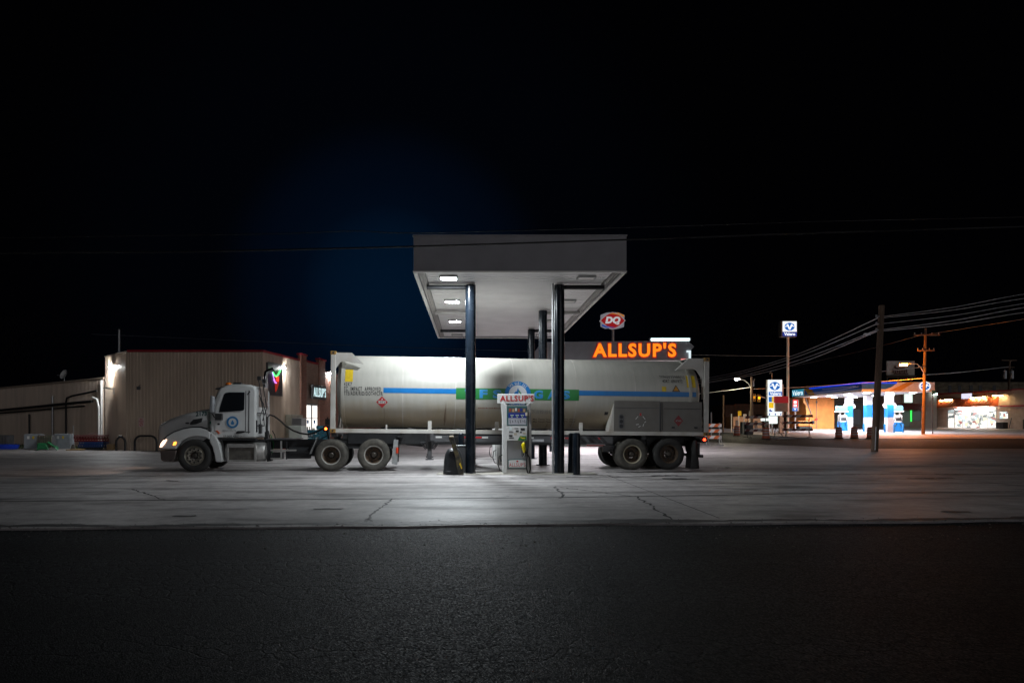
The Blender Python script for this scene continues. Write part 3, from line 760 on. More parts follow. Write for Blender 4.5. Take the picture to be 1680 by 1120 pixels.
mb.rect(frame((c[0]+.0, .015, c[1]+.13)), .06, .09, 1)
mb.build('torn_sticker', [M['white'], M['red']], cb, recalc=False)

# ------------------------------------------------------------------ wheels
M['tyre'] = pmat('tyre', (.075,.070,.060), .85, var=.3, scale=9, grime=.6, grime_col=(.14,.125,.10), gscale=3)
M['tyre_dark'] = pmat('tyre_dark', (.030,.029,.028), .8, var=.3, scale=9, grime=.4, grime_col=(.06,.055,.045), gscale=3)
M['rim_rust'] = pmat('rim_rust', (.10,.065,.04), .65, metal=.2, var=.4, scale=18, grime=.5, grime_col=(.03,.02,.015), gscale=6)
M['rim_lip'] = pmat('rim_lip', (.40,.39,.36), .45, var=.15, scale=9, grime=.35, grime_col=(.18,.14,.10))
M['rim_cream'] = pmat('rim_cream', (.55,.50,.36), .5, var=.15, scale=9, grime=.4, grime_col=(.2,.15,.08))
M['rim_alu'] = pmat('rim_alu', (.46,.43,.36), .35, metal=.8, var=.25, scale=12, grime=.45, grime_col=(.10,.08,.05))
def make_wheel(parent, x, y, z, kind, lipm, discm, tyrem, dual=True):
    r = .515
    Mw = Matrix.Translation((x, y, z))
    mb = MB()
    if kind == 'dual':
        mb.lathe([(.045,.268),(.022,.292),(.022,.305),(.05,.305),(.06,.30)], Mw, 40, 0)
        mb.lathe([(.035,.275),(.06,.262),(.15,.25),(.165,.24)], Mw, 40, 1)
        mb.lathe([(.165,.245),(.172,.20),(.15,.165),(.15,.12)], Mw, 40, 1)
    else:
        mb.lathe([(.10,.285),(.045,.268),(.022,.288),(.022,.303),(.06,.303)], Mw, 40, 0)
        mb.lathe([(.06,.272),(.03,.25),(.02,.20),(.035,.165),(.035,.12)], Mw, 40, 1)
    w = mb.build('wheel', [lipm, discm], parent, smooth=35)
    tp = [(.03,.298),(.012,.33),(.0,.385),(.0,.43),(.012,.47),(.03,.497),(.042,.50),(.052,r)]
    for g0 in (.10, .15, .20): tp += [(g0-.006, r), (g0-.004, r-.013), (g0+.004, r-.013), (g0+.006, r)]
    tp += [(.248,r),(.258,.50),(.27,.497),(.288,.47),(.30,.43),(.30,.385),(.288,.33),(.27,.298)]
    mb = MB(); mb.lathe(tp, Mw, 56)
    if dual:
        mb.lathe([(a+.335, q) for a, q in tp], Mw, 56)
    mb.build('tyre', tyrem, w, smooth=38)
    mb = MB(); hy = .055 if kind == 'dual' else -.03
    mb.lathe([(hy,0),(hy,.06),(hy+.02,.085),(.10,.09),(.15,.115)], Mw, 24)
    for k in range(10):
        t = 2*math.pi*k/10; q = Vector((x+.142*math.cos(t), y, z+.142*math.sin(t)))
        d0 = (.10, .15) if kind == 'dual' else (-.005, .035)
        mb.cyl(q+Vector((0,d0[0],0)), q+Vector((0,d0[1],0)), .017, n=6)
    mb.build('hub', pmat('hub_iron', (.05,.042,.035), .5, metal=.5, var=.3) if 'hub' not in M else M['hub'], w, smooth=35)
    mb = MB()
    nh = 10 if kind == 'front' else 5
    for k in range(nh):
        t = 2*math.pi*(k+.5)/nh; rr = .213 if kind == 'front' else .212
        yy = .018 if kind == 'front' else .160
        q = Vector((x+rr*math.cos(t), y+yy, z+rr*math.sin(t))); mb.cyl(q, q+Vector((0,.02,0)), .029 if kind == 'front' else .034, n=16)
    mb.build('hand_hole', M['black'], w)
    return w
M['hub'] = pmat('hub_iron', (.05,.042,.035), .5, metal=.5, var=.3)

# ------------------------------------------------------------------ chassis
ch = thing('container_chassis', 'black two axle trailer chassis carrying the white tank container', 'trailer', OC, EUC)
mb = MB()
for y0 in (.72, 1.60):
    mb.box((.5, y0, -.36), (LT-.1, y0+.12, -.012))
for x in (.12, 2.2, 4.0, 6.0, 8.0, 10.2, LT-.2):
    mb.box((x-.08, .05, -.14), (x+.08, .715, -.014)); mb.box((x-.08, .845, -.2), (x+.08, 1.595, -.02)); mb.box((x-.08, 1.725, -.14), (x+.08, WT-.05, -.014))
mb.build('main_beam', M['black'], ch, bevel=.006)
a = TC(712, 716, .3); b = TC(1005, 727.2, .3)
mb = MB(); mb.box((a[0], .3, b[1]-.0), (b[0], .34, -.06)); mb.box((a[0], .28, b[1]-.03), (b[0], .38, b[1]-.003)); mb.build('side_beam', M['dkgrey'], ch, bevel=.004)
mb = MB(); x = a[0] + .05; k = 0; zt_ = TC(760, 714.6, .29)[1]
while x < b[0]-.5:
    L_ = .21 if k % 2 == 0 else .27
    mb.rect(frame((x+L_/2, .295, -.115)), L_-.01, .055, k % 2); x += L_ + (.0 if k % 4 else .55); k += 1
mb.build('reflective_tape', [M['white'], M['red']], ch, recalc=False)
mb = MB()
for px in (951, 963, 975, 984):
    p = TC(px, 721, .29); mb.face([(p[0]-.04, .29, p[1]+.09), (p[0]+.09, .29, p[1]+.09), (p[0]+.27, .29, p[1]-.10), (p[0]+.14, .29, p[1]-.10)])
mb.build('hazard_stripe', M['ink'], ch, recalc=False)
p = TC(883, 722.3, .29); mb = MB(); mb.rect(frame((p[0], .29, p[1])), .38, .085); mb.build('name_plate', pmat('plate_grey', (.45,.45,.47), .4), ch, recalc=False)
a = TC(905, 727.5, .5); b = TC(993, 732.5, .5)
mb = MB(); mb.box((a[0], .5, b[1]), (b[0], .54, a[1]-.012)); lb = mb.build('lower_guard', M['white'], ch, bevel=.004)
mb = MB(); mb.rect(frame((b[0]-.33, .497, (a[1]+b[1])/2-.005)), .62, .05); mb.build('red_tape', M['red'], lb, recalc=False)
# landing legs
def leg_post(y, px=705):
    x = TC(px, 735, y)[0]
    mb = MB(); mb.box((x-.13, y, -.50), (x+.13, y+.14, -.02)); o = mb.build('landing_leg', M['dkgrey'], ch, bevel=.008)
    mb = MB(); mb.box((x-.07, y+.02, -.82), (x+.07, y+.12, -.502)); mb.box((x-.13, y-.02, -.86), (x+.13, y+.16, -.822)); mb.box((x-.1, y+.01, -.8), (x-.073, y+.13, -.73)); mb.build('inner_leg', M['dkgrey'], o, bevel=.006)
    mb = MB(); mb.box((x-.05, y-.012, -.5), (x+.05, y-.002, -.26)); mb.build('slot', M['black'], o)
    mb = MB()
    for sg in (-1, 1):
        mb.box((min(x+sg*.135, x+sg*.3), y+.03, -.30), (max(x+sg*.135, x+sg*.3), y+.10, -.27))
        mb.tube([(x+sg*.29, y+.06, -.30), (x+sg*.135, y+.06, -.52)], .018, n=6)
    mb.build('brace', M['dkgrey'], o)
leg_post(.28); leg_post(1.95)
mb = MB(); x = TC(676, 718, .9)[0]
mb.prism([(x-.9, -.05), (x+.6, -.05), (x+.35, -.45), (x-.15, -.40)], .9, 1.5); mb.build('king_pin_box', M['black'], ch)
# running gear
gr = -1.12
for px, py, lm, dm, tm in ((1037.8, 744.3, 'rim_cream', 'rim_rust', 'tyre'), (1098.4, 744.9, 'rim_rust', 'rim_rust', 'tyre_dark')):
    x = TC(px, py)[0]; z = (OC.z - x*math.sin(BETA))*-1 + .512
    make_wheel(ch, x, .0, z, 'dual', M[lm], M[dm], M[tm])
    mb = MB(); Mm = Matrix.Translation((x, 1.22, 0)) @ Matrix.Scale(-1, 4, (0, 1, 0)) @ Matrix.Translation((-x, -1.22, 0))
    w = make_wheel(ch, x, .0, z, 'dual', M['rim_rust'], M['rim_rust'], M['tyre_dark'])
    for o in [w] + list(w.children):
        o.data.transform(Mm); o.data.flip_normals()
    mb = MB(); mb.cyl((x, .62, z), (x, 1.85, z), .07, n=14); mb.box((x-.5, .66, z+.07), (x+.5, .74, z+.16)); mb.box((x-.5, 1.7, z+.07), (x+.5, 1.78, z+.16))
    mb.box((x-.06, .66, z+.16), (x+.06, .9, -.1)); mb.box((x-.06, 1.6, z+.16), (x+.06, 1.78, -.1)); mb.build('axle', M['black'], ch, smooth=40)
for px in (1000, 1067, 1130):
    x = TC(px, 735, .68)[0]; mb = MB(); mb.prism([(x-.16, -.1), (x+.16, -.1), (x+.07, -.55), (x-.07, -.55)], .66, .76); mb.build('spring_hanger', M['black'], ch)
a = TC(990, 733, .5); mb = MB(); mb.box((a[0]-.02, .45, a[1]-.16), (a[0]+.36, .6, a[1]+.05)); mb.tube([(a[0], .45, a[1]-.1), (a[0]+.15, .44, a[1]-.16), (a[0]+.3, .45, a[1]-.06)], .02); mb.build('air_tank', M['dkgrey'], ch)
m0 = TC(1138, 722); m1 = TC(1146, 722); m2 = TC(1149.5, 768.5); m3 = TC(1134.5, 768.5)
for yy in (.02, 1.85):
    mb = MB(); q = []
    for (t, hw) in ((0, .06), (.25, .075), (.6, .115), (1, .145)):
        cx_ = (m0[0]+m1[0])/2*(1-t) + (m2[0]+m3[0])/2*t; z = m0[1]*(1-t) + m2[1]*t; q.append((cx_, hw, z))
    mb.loft([[(c-h, yy+.06*(1 if i else 1), z), (c, yy-.0, z), (c+h, yy+.06, z), (c+h*.9, yy+.56, z), (c, yy+.60, z), (c-h*.9, yy+.56, z)] for i, (c, h, z) in enumerate(q)])
    mb.build('mudflap', M['rubber'], ch, smooth=50)
a = TC(1151, 715, .05); b = TC(1160.5, 725, .05)
mb = MB(); mb.box((a[0], .05, b[1]), (b[0], .12, a[1]-.02)); mb.box((b[0]-.1, .13, b[1]-.02), (b[0]-.02, WT-.05, a[1]-.02)); rl = mb.build('rear_bracket', M['black'], ch, bevel=.006)
p = TC(1156.3, 721, .02)
mb = MB(); mb.lathe([(-.02, 0), (-.018, .03), (0, .045), (.03, .05)], Matrix.Translation((p[0], .03, p[1])), 16); mb.build('tail_light', emat('red_lamp', (1.0, .05, .015), 7), rl, smooth=60)
mb = MB()
for yy in (.35, 1.95): mb.box((p[0]-.1, yy, -.62), (p[0]-.02, yy+.08, b[1]-.03))
mb.box((p[0]-.12, .12, -.72), (p[0]+.0, WT-.12, -.625)); mb.build('rear_bumper', M['black'], ch, bevel=.006)

# ------------------------------------------------------------------ tractor
M['cab'] = pmat('cab_white', (.68,.69,.68), .3, var=.05, scale=2, grime=.2, grime_col=(.25,.23,.2), gscale=1.2, coat=.4)
M['chrome'] = pmat('chrome', (.55,.55,.56), .16, metal=1, var=.1)
tr = thing('semi_truck', 'white day cab semi truck with lit headlight hitched to the tank trailer', 'truck', OT, EUT)
YC = 1.22
# hood
mb = MB(); rings = []
def hood_ring(px, ptop, pbot, hw, rad):
    x, zt = TT(px, ptop, YC - hw + rad); zb = TT(px, pbot, YC-hw)[1]
    pts = []
    for k in range(9):
        t = R(180 - 90*k/8); pts.append((x, YC-hw+rad + rad*math.cos(t), zt-rad*.7 + rad*.7*math.sin(t)))
    q = [(x, YC-hw, zb)] + pts; m = [(x, 2*YC - y, z) for x, y, z in reversed(q)]
    return q + m
for a in ((262.5,701,737,.70,.10),(264,697,737,.74,.16),(270,692.5,737,.80,.22),(283,686,736,.86,.26),(300,680,730,.92,.28),(318,675.5,728,.97,.28),(334,672,724,1.00,.28),(344.5,670.5,718,1.02,.28)):
    rings.append(hood_ring(*a))
mb.loft(rings); mb.build('hood', M['cab'], tr, smooth=45)
gx = TT(262.3, 715, YC-.4)[0]
mb = MB(); mb.box((gx-.03, YC-.45, TT(262,735,YC)[1]), (gx-.003, YC+.45, TT(262,704,YC)[1])); mb.build('grille', M['chrome'], tr, bevel=.02)
# hood side vent and number
vp = [TT(312.5,693.5,.26), TT(318,688,.26), TT(333,685.2,.24), TT(331,692,.23), TT(322,695.5,.24), TT(313,696.5,.26)]
mb = MB(); mb.prism(vp, .205, .30); mb.build('hood_vent', M['black'], tr)
p = TT(307.5, 693.8, .26); mb = MB(); mb.lathe([(-.02,0),(-.018,.7),(.03,1)], Matrix.Translation((p[0], .265, p[1])) @ Matrix.Diagonal((.085,1,.035,1)), 20); mb.build('hood_badge', M['black'], tr, smooth=50)
a = TT(321.5, 682.5, .20); b = TT(339.5, 673.6, .20)
mb = MB(); mb.text('2173', frame(((a[0]+b[0])/2, .192, (a[1]+b[1])/2-.01), (1,0,.05), (0,.0,1)), b[0]-a[0], (b[1]-a[1])*.85, bold=.045, space=1.1); nm = mb.build('lettering', pmat('teal_lettering', (.006,.06,.055), .5), tr, recalc=False)
# fenders
def F_(px, py, y=.03): return TT(px, py, y)
out = [(262.5,736),(263,729),(266.5,722),(274,715),(285,708.5),(300,703.5),(314,701),(328,701),(338,704),(345,708.5)]
arc = [(345,722),(338,718),(328,715.5),(318,715.5),(307,718),(298,723),(292,730),(288.5,736.5)]
rear = [(346.2,709.5),(353,714.5),(359,726),(363,741),(365,757.5),(353.5,757.5),(351,744),(348,733),(343,723.5)]
for s in (0, 1):
    for poly in (out + arc, rear):
        pts = [F_(*p) for p in poly]
        mb = MB(); y0, y1 = (.03, .55) if s == 0 else (2*YC-.55, 2*YC-.03)
        mb.prism(pts, y0, y1); mb.build('fender', M['cab'], tr, bevel=.035, seg=3, smooth=50)
for yy in (.035, 2*YC-.20):                      # dark strip painting in the shadow of the gap between hood and fender
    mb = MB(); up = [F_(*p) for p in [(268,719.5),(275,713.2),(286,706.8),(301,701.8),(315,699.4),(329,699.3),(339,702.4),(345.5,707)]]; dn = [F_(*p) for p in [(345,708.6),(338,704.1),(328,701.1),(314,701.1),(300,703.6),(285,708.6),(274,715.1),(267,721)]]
    mb.prism(up + dn, yy, yy+.165); mb.build('hood_gap_shadow', M['black'], tr)
mb = MB(); pts = [F_(*p, .1) for p in [(289,737),(299,723),(318,716.5),(336,719),(348,733),(352,745)]]
mb.prism(pts, .30, .54); mb.build('wheel_well', M['black'], tr)
# bumper
bp_ = [F_(262.3,738), F_(290,738), F_(288,748), F_(284.5,757.5), F_(267,757), F_(263,753)]
mb = MB(); mb.prism(bp_, .05, 2*YC-.05); mb.build('bumper', pmat('bumper_dark', (.16,.13,.12), .3, metal=.5, var=.15), tr, bevel=.03, seg=3, smooth=50)
# headlight and marker
M['headlight'] = emat('headlight_lens', (1.0, .60, .40), 4)
hl = [F_(262.3,733.5,.02), F_(264.5,727,.02), F_(268.5,722,.02), F_(274.5,720.3,.02), F_(271,727,.02), F_(266.5,732.5,.02)]
for y0, y1 in ((.012, .22), (2*YC-.22, 2*YC-.012)):
    mb = MB(); mb.prism([(x-.012, z) for x, z in hl], y0, y1); mb.build('headlight', M['headlight'], tr, bevel=.01)
p = F_(286.5, 727.5, .02); mb = MB(); mb.prism([(p[0]-.055,p[1]-.05),(p[0]+.03,p[1]-.03),(p[0]+.055,p[1]+.06),(p[0]-.02,p[1]+.05)], .012, .05); mb.build('marker_light', emat('amber_lamp', (1.0,.30,.03), 5), tr, bevel=.01)
# cab shell
prof_c = [(343.5,718.3),(344.5,671),(347,668),(356.5,641),(361,634.5),(370,631.3),(384,629.6),(400,629.5),(411,631),(417.5,634.5),(419.5,640),(419.5,718.3)]
ins = lambda z: .13 + max(0, z-1.95)*.10
mb = MB(); pc = [TT(a, b, .13) for a, b in prof_c]
nA = [(x, ins(z), z) for x, z in pc]; nB = [(x, 2*YC-ins(z), z) for x, z in pc]
VA = [mb.bm.verts.new(p) for p in nA]; VB = [mb.bm.verts.new(p) for p in nB]
mb.bm.faces.new(VA); mb.bm.faces.new(VB[::-1])
for k in range(len(pc)):
    j = (k+1) % len(pc); mb.bm.faces.new((VA[k], VB[k], VB[j], VA[j]))
mb.build('cab', M['cab'], tr, bevel=.07, seg=3, smooth=50)
def on_side(pts, lift=.0): return [(lambda q: (q[0], ins(q[1])-lift, q[1]))(TT(a, b, .15)) for a, b in pts]
def side_panel(name, pts, mat, lift, parent=tr, thick=.02, label=None):
    o = on_side(pts, lift); i = on_side(pts, lift - thick); mb = MB()
    A = [mb.bm.verts.new(p) for p in o]; B = [mb.bm.verts.new(p) for p in i]
    mb.bm.faces.new(A); mb.bm.faces.new(B[::-1])
    for k in range(len(o)): j = (k+1) % len(o); mb.bm.faces.new((A[k], B[k], B[j], A[j]))
    return mb.build(name, mat, parent, label=label)
door = side_panel('door', [(353.5,716.5),(353.5,683),(355,668),(362.5,645),(366,641.5),(371,640),(402,640),(402,707),(399,714),(394,716.5)], M['cab'], .012)
side_panel('door_window', [(359.8,676),(361,668),(367,647),(370,644.2),(376,643.2),(401,643.2),(401,671),(399.5,673),(380,674.5)], M['glass'], .020, door)
side_panel('window_frame', [(353.9,681),(355.5,668),(363,645.2),(365.4,647.2),(358.6,668),(357.4,681)], M['cab'], .028, door)
for pts in ([(402.2,641),(403.6,641),(403.6,709),(402.2,709)], [(407.5,640),(409,640),(409,711),(407.5,711)]):
    side_panel('panel_seam', pts, M['dkgrey'], .010)
side_panel('sill', [(345,718.8),(419.5,718.8),(419.5,722),(345,722)], M['black'], .0, thick=.3)
side_panel('door_handle', [(388,708.5),(391,706.6),(402,706.6),(402,709),(396,710.5),(388,711)], M['black'], .04, door)
p = TT(381.5, 692.3, .1); fr = frame((p[0], .098, p[1])); mb = MB()
mb.disc(fr, .185, 36, 0); mb.disc(frame((p[0], .096, p[1])), .125, 32, 1)
mb.face([(p[0]-.055, .094, p[1]-.045), (p[0]-.03, .094, p[1]-.075), (p[0]+.03, .094, p[1]-.075), (p[0]+.055, .094, p[1]-.045), (p[0]+.04, .094, p[1]-.0), (p[0], .094, p[1]+.075), (p[0]-.04, .094, p[1])], 0)
mb.build('door_emblem', [pmat('door_blue', (.02,.17,.40), .4), pmat('door_emblem_white', (.55,.57,.58), .4)], door, recalc=False)
def dtext(t, x0, y0, x1, y1, mat, bold=.01):
    a = TT(x0, y1, .1); b = TT(x1, y0, .1); mb = MB()
    mb.text(t, frame(((a[0]+b[0])/2, .1, (a[1]+b[1])/2)), b[0]-a[0], b[1]-a[1], bold=bold); mb.build('lettering', mat, door, recalc=False)
dtext('HOUSTON, TX', 365, 704.6, 387.5, 707.8, M['grey']); dtext('US DOT 4002713', 366.5, 713.6, 396, 716.6, M['ink'], .02)
p = TT(357.3, 708.5, .1); mb = MB(); mb.prism([(p[0]-.07,p[1]+.05),(p[0]-.01,p[1]+.05),(p[0]+.075,p[1]-.045),(p[0]+.02,p[1]-.05)], .07, .12); mb.build('door_reflector', M['orange'], door, bevel=.008)
p = TT(359, 695.2, .1); mb = MB(); mb.lathe([(-.008,0),(-.006,.8),(.01,1)], Matrix.Translation((p[0], .115, p[1])) @ Matrix.Diagonal((.065,1,.035,1)), 20); mb.build('badge', M['chrome'], door, smooth=50)
p = TT(347, 693, .1); mb = MB(); mb.rect(frame((p[0]-.02, .14, p[1])), .1, .09); mb.build('green_badge', pmat('badge_green', (.02,.10,.07), .5), tr, recalc=False)
mb = MB(); a = TT(404, 646, .05); b = TT(409.5, 642, .05); mb.tube([(a[0], .16, a[1]-.02), (b[0], .1, b[1])], .015); a = TT(403, 709, .05); b = TT(410, 708, .05); mb.tube([(a[0], .10, a[1]), (b[0], .06, b[1])], .014)
mb.build('grab_handle', M['black'], tr)
# windshield
w0 = TT(346.5, 669, .3); w1 = TT(356.5, 642, .3)
mb = MB(); d = Vector((w1[0]-w0[0], 0, w1[1]-w0[1])); nn = Vector((-d.z, 0, d.x)).normalized()*-.012
if nn.x > 0: nn = -nn
q0 = Vector((w0[0], 0, w0[1])) + nn; q1 = Vector((w1[0], 0, w1[1])) + nn
mb.face([q0+Vector((0,.30,0)), q0+Vector((0,2*YC-.30,0)), q1+Vector((0,2*YC-.38,0)), q1+Vector((0,.38,0))]); mb.build('windshield', M['glass'], tr, recalc=False)
v0 = TT(353.5, 637.5, .25); mb = MB(); mb.prism([TT(353.5,638.8,.25), TT(354.5,636.2,.25), TT(370,633.2,.25), TT(370,635.6,.25)], .22, 2*YC-.22); mb.build('sun_visor', M['black'], tr, bevel=.01)
p = TT(375, 630.2, .5); mb = MB(); mb.cyl((p[0], .5, p[1]-.05), (p[0], .5, p[1]-.02), .1, n=20); be = mb.build('beacon', M['black'], tr)
mb = MB(); mb.lathe([(0,.095),(.05,.09),(.08,.05),(.085,0)], Matrix.Translation((p[0], .5, p[1]-.02)) @ Matrix.Rotation(R(90), 4, 'X'), 20); mb.build('beacon_dome', pmat('amber_dome', (.8,.20,.02), .25), be, smooth=60)
mb = MB(); a = TT(383, 631, .5); b = TT(396, 628.2, .5); mb.box((a[0], .45, b[1]-.04), (b[0], .62, b[1]+.02)); mb.box((a[0], .5, a[1]-.06), (a[0]+.05, .56, b[1]-.042)); mb.box((b[0]-.05, .5, a[1]-.14), (b[0], .56, b[1]-.042)); mb.build('roof_horn', M['black'], tr, bevel=.008)
# mirrors
for s in (0, 1):
    a = TT(344, 677, -.15); b = TT(351.3, 648.5, -.15); y0, y1 = (-.22, .02) if s == 0 else (2*YC-.02, 2*YC+.22)
    mb = MB(); mb.prism([(a[0], a[1]), (b[0], a[1]+.02), (b[0]-.01, b[1]-.03), (a[0]+.03, b[1])], y0, y1); mi_ = mb.build('mirror', pmat('mirror_grey', (.33,.34,.36), .3, metal=.3) if 'mir' not in M else M['mir'], tr, bevel=.03, seg=3)
    M['mir'] = mi_.data.materials[0]
    mb = MB(); c_ = TT(352.5, 690, -.05); d_ = TT(363.5, 678, -.05); yy = .06 if s == 0 else 2*YC-.06
    mb.box((c_[0], min(yy, yy-.1), c_[1]+.02), (d_[0], max(yy, yy+.1)-.05, d_[1])); mb.tube([(a[0]+.05, -.1 if s == 0 else 2*YC+.1, a[1]+.0), (a[0]+.12, -.1 if s == 0 else 2*YC+.1, c_[1]+.12), (c_[0]+.02, yy, c_[1]+.12)], .022)
    mb.build('mirror_arm', M['black'], mi_, bevel=.015)
# back wall details
bx = TT(419.5, 680, .13)[0]
mb = MB(); mb.box((bx+.004, .55, 2.05), (bx+.02, 1.85, 2.72)); mb.build('rear_window', pmat('rear_window', (.28,.22,.19), .25), tr, bevel=.01)
mb = MB()
for y in (.35, .9): mb.tube([(bx+.03, y, 2.95), (bx+.05, y+.2, 2.6), (bx+.10, y+.35, 2.0), (bx+.06, y+.1, 1.75), (bx+.1, y, 1.45)], .016)
for z in (1.85, 1.45): mb.tube([(bx+.02, .25, z), (bx+.1, .3, z), (bx+.1, .9, z), (bx+.02, .95, z)], .018)
mb.box((bx+.004, .3, 2.9), (bx+.12, .42, 3.02)); mb.box((bx+.004, 1.0, 2.86), (bx+.12, 1.12, 2.98)); mb.box((bx+.004, .18, 1.25), (bx+.03, .24, 1.62)); mb.box((bx+.004, .5, 1.2), (bx+.08, .7, 1.5))
mb.build('air_fitting', M['black'], tr)
# exhaust stack
mb = MB(); e0 = TT(436.5, 650, 1.9); e1 = TT(434, 618, 1.9); e2 = TT(436.5, 608.5, 1.9); e3 = TT(443, 606, 1.9)
mb.tube([(e0[0], 1.9, .9), (e0[0], 1.9, e0[1]), (e0[0]-.02, 1.9, e1[1]), (e0[0]+.01, 1.9, (e1[1]+e2[1])/2+.06), (e0[0]+.09, 1.9, e2[1]+.0), (e0[0]+.24, 1.9, e3[1])], .075, n=16); mb.build('exhaust_stack', M['chrome'], tr, smooth=60)
# fuel tank and steps
ft = TT(367, 741, .1)[0], TT(434, 741, .1)[0]; zf = TT(400, 741.3, .1)[1]
mb = MB(); mb.lathe([(ft[0],0),(ft[0]+.02,.27),(ft[0]+.05,.30),(ft[1]-.06,.30),(ft[1]-.02,.27),(ft[1],0)], Matrix.Translation((0, .44, zf)) @ Matrix.Rotation(R(-90), 4, 'Z'), 36); mb.build('fuel_tank', M['alu'], tr, smooth=40)
a = TT(372.5, 757, .1); b = TT(420, 727.5, .1)
mb = MB(); z0, z1 = a[1], b[1]; x0, x1 = a[0], b[0]
mb.box((x0, .08, z0), (x1, .2, z0+.05)); mb.box((x0, .08, z1-.12), (x1, .2, z1)); mb.box((x0, .082, z0+.051), (x0+.05, .2, z1-.121)); mb.box((x1-.06, .082, z0+.051), (x1, .2, z1-.121))
st_ = mb.build('step_frame', M['alu'], tr, bevel=.006)
mb = MB(); mb.box((x0+.052, .13, z0+.052), (x1-.062, .19, z1-.122)); mb.build('step_panel', pmat('step_panel', (.13,.12,.105), .5, metal=.4, var=.3, scale=7), st_)
# frame rails, fifth wheel and gear under the deck
xa = TT(345, 722, .8)[0]; xb = TT(652, 722, .8)[0]
mb = MB()
for y in (.78, 1.58): mb.box((xa, y, .70), (xb, y+.09, .99))
for x in (-3.2, -1.6, -.3, 1.4): mb.box((x, .872, .74), (x+.12, 1.578, .95))
mb.build('frame_rail', M['black'], tr, bevel=.006)
x0 = TT(437, 721, .5)[0]; x1 = TT(470, 721, .5)[0]
mb = MB(); mb.box((x0, .45, 1.0), (x1+.3, 1.95, 1.03)); mb.build('deck_plate', M['dkgrey'], tr)
mb = MB()
for (pa, pb, y0, y1) in (((446,753),(462,742),.30,.7), ((470,752),(508,737),.42,.75), ((508,748),(522,730),.5,.75), ((444,739.5),(484,737.5),.36,.4), ((444,752.8),(462,751),.27,.33)):
    a = TT(*pa, y0); b = TT(*pb, y0); mb.box((a[0], y0, a[1]), (b[0], y1, b[1]))
for px in (461.3, 470):
    a = TT(px, 753, .28); b = TT(px, 724, .28); mb.box((a[0]-.02, .27, a[1]), (a[0]+.02, .31, b[1]))
mb.cyl((TT(474,744,.5)[0], .5, .62), (TT(508,744,.5)[0], .5, .62), .14, n=18)
mb.build('chassis_box', M['black'], tr, bevel=.008)
mb = MB()
for (px0, px1, py) in ((444,486,738.4), (444,462,752)):
    a = TT(px0, py, .25); b = TT(px1, py, .25); mb.box((a[0], .24, a[1]-.025), (b[0], .28, a[1]+.025))
a = TT(461.3, 753, .24); b = TT(461.3, 723, .24); mb.box((a[0]-.025, .235, a[1]), (a[0]+.025, .27, b[1]))
mb.build('bracket', M['alu'], tr)
mb = MB(); a = TT(560, 717, .6)[0]; b = TT(606, 717, .6)[0]
mb.prism([(a, 1.0), (b, 1.0), (b-.1, 1.19), (a+.05, 1.19)], .75, 1.7); mb.build('fifth_wheel', M['black'], tr, bevel=.01)
# hose stand and hoses
mb = MB(); x = TT(438, 700, .9)[0]; mb.tube([(x, .9, 1.0), (x, .9, 1.75)], .035); mb.box((x-.05, .8, 1.0), (x+.05, 1.0, 1.25)); mb.build('hose_stand', M['black'], tr)
hose = [(437,714),(437.3,697),(439,684),(443,680.2),(450,682.5),(459,689),(469,698.5),(481,706),(493,710.5),(505,712.3),(517,709.5),(525,705),(533,701.5),(540,699)]
mb = MB(); mb.tube([(TT(a, b, .9)[0], .9, TT(a, b, .9)[1]) for a, b in hose], .028, n=8); mb.build('air_hose', M['rubber'], tr, smooth=60)
for k, hs in enumerate(([(425,648),(432,662),(436,676),(438,690)], [(427,652),(431,668),(433,682),(431,690)], [(444,712),(449,728),(447,741),(441,748),(441,756)], [(440,706),(444,722),(441,738),(438,752),(440,756)], [(447,706),(451,714),(452,722)], [(540,712),(530,718),(522,722)])):
    mb = MB(); y = .45 + .1*k; mb.tube([(TT(a, b, y)[0], y, TT(a, b, y)[1]) for a, b in hs], .016, n=6); mb.build('air_line', M['rubber'] if k != 2 else M['green'], tr, smooth=60)
mb = MB(); a = [(437,722),(444,722),(445,756),(438,757)]; mb.prism([TT(q[0], q[1], .5) for q in a], .5, .75); mb.build('battery_box', M['black'], tr, bevel=.01)
# quarter fender strips
for hs in ([(519.5,717),(516,726),(511,736),(507.5,744)],):
    mb = MB(); ring = [TT(a, b, .1) for a, b in hs]
    for (p, q) in zip(ring, ring[1:]): mb.face([(p[0], .1, p[1]), (q[0], .1, q[1]), (q[0], .55, q[1]), (p[0], .55, p[1])])
    mb.build('quarter_fender', M['grey'], tr, solid=.02)
# marker light near trailer nose
p = TT(534.5, 703, .2); mb = MB(); mb.box((p[0]-.09, .2, p[1]-.09), (p[0]+.09, .26, p[1]+.10)); mk = mb.build('work_light', M['black'], tr, bevel=.01)
mb = MB(); mb.lathe([(0,0),(.002,.03),(.02,.045)], Matrix.Translation((p[0], .185, p[1])), 16); mb.build('lens', emat('amber_red_lamp', (1.0,.14,.02), 9), mk, smooth=60)
mb = MB(); q = TT(537, 692, .3); mb.box((q[0]-.07, .3, q[1]-.1), (q[0]+.08, .36, q[1]+.1)); mb.tube([(q[0], .33, q[1]+.1), (q[0]+.02, .33, q[1]+.16)], .02); mb.build('gladhand_box', M['black'], mk); mb = MB(); mb.tube([(p[0]+.03, .3, p[1]-.09), (p[0]+.08, .3, 1.0)], .03); mb.build('light_stem', M['black'], mk)
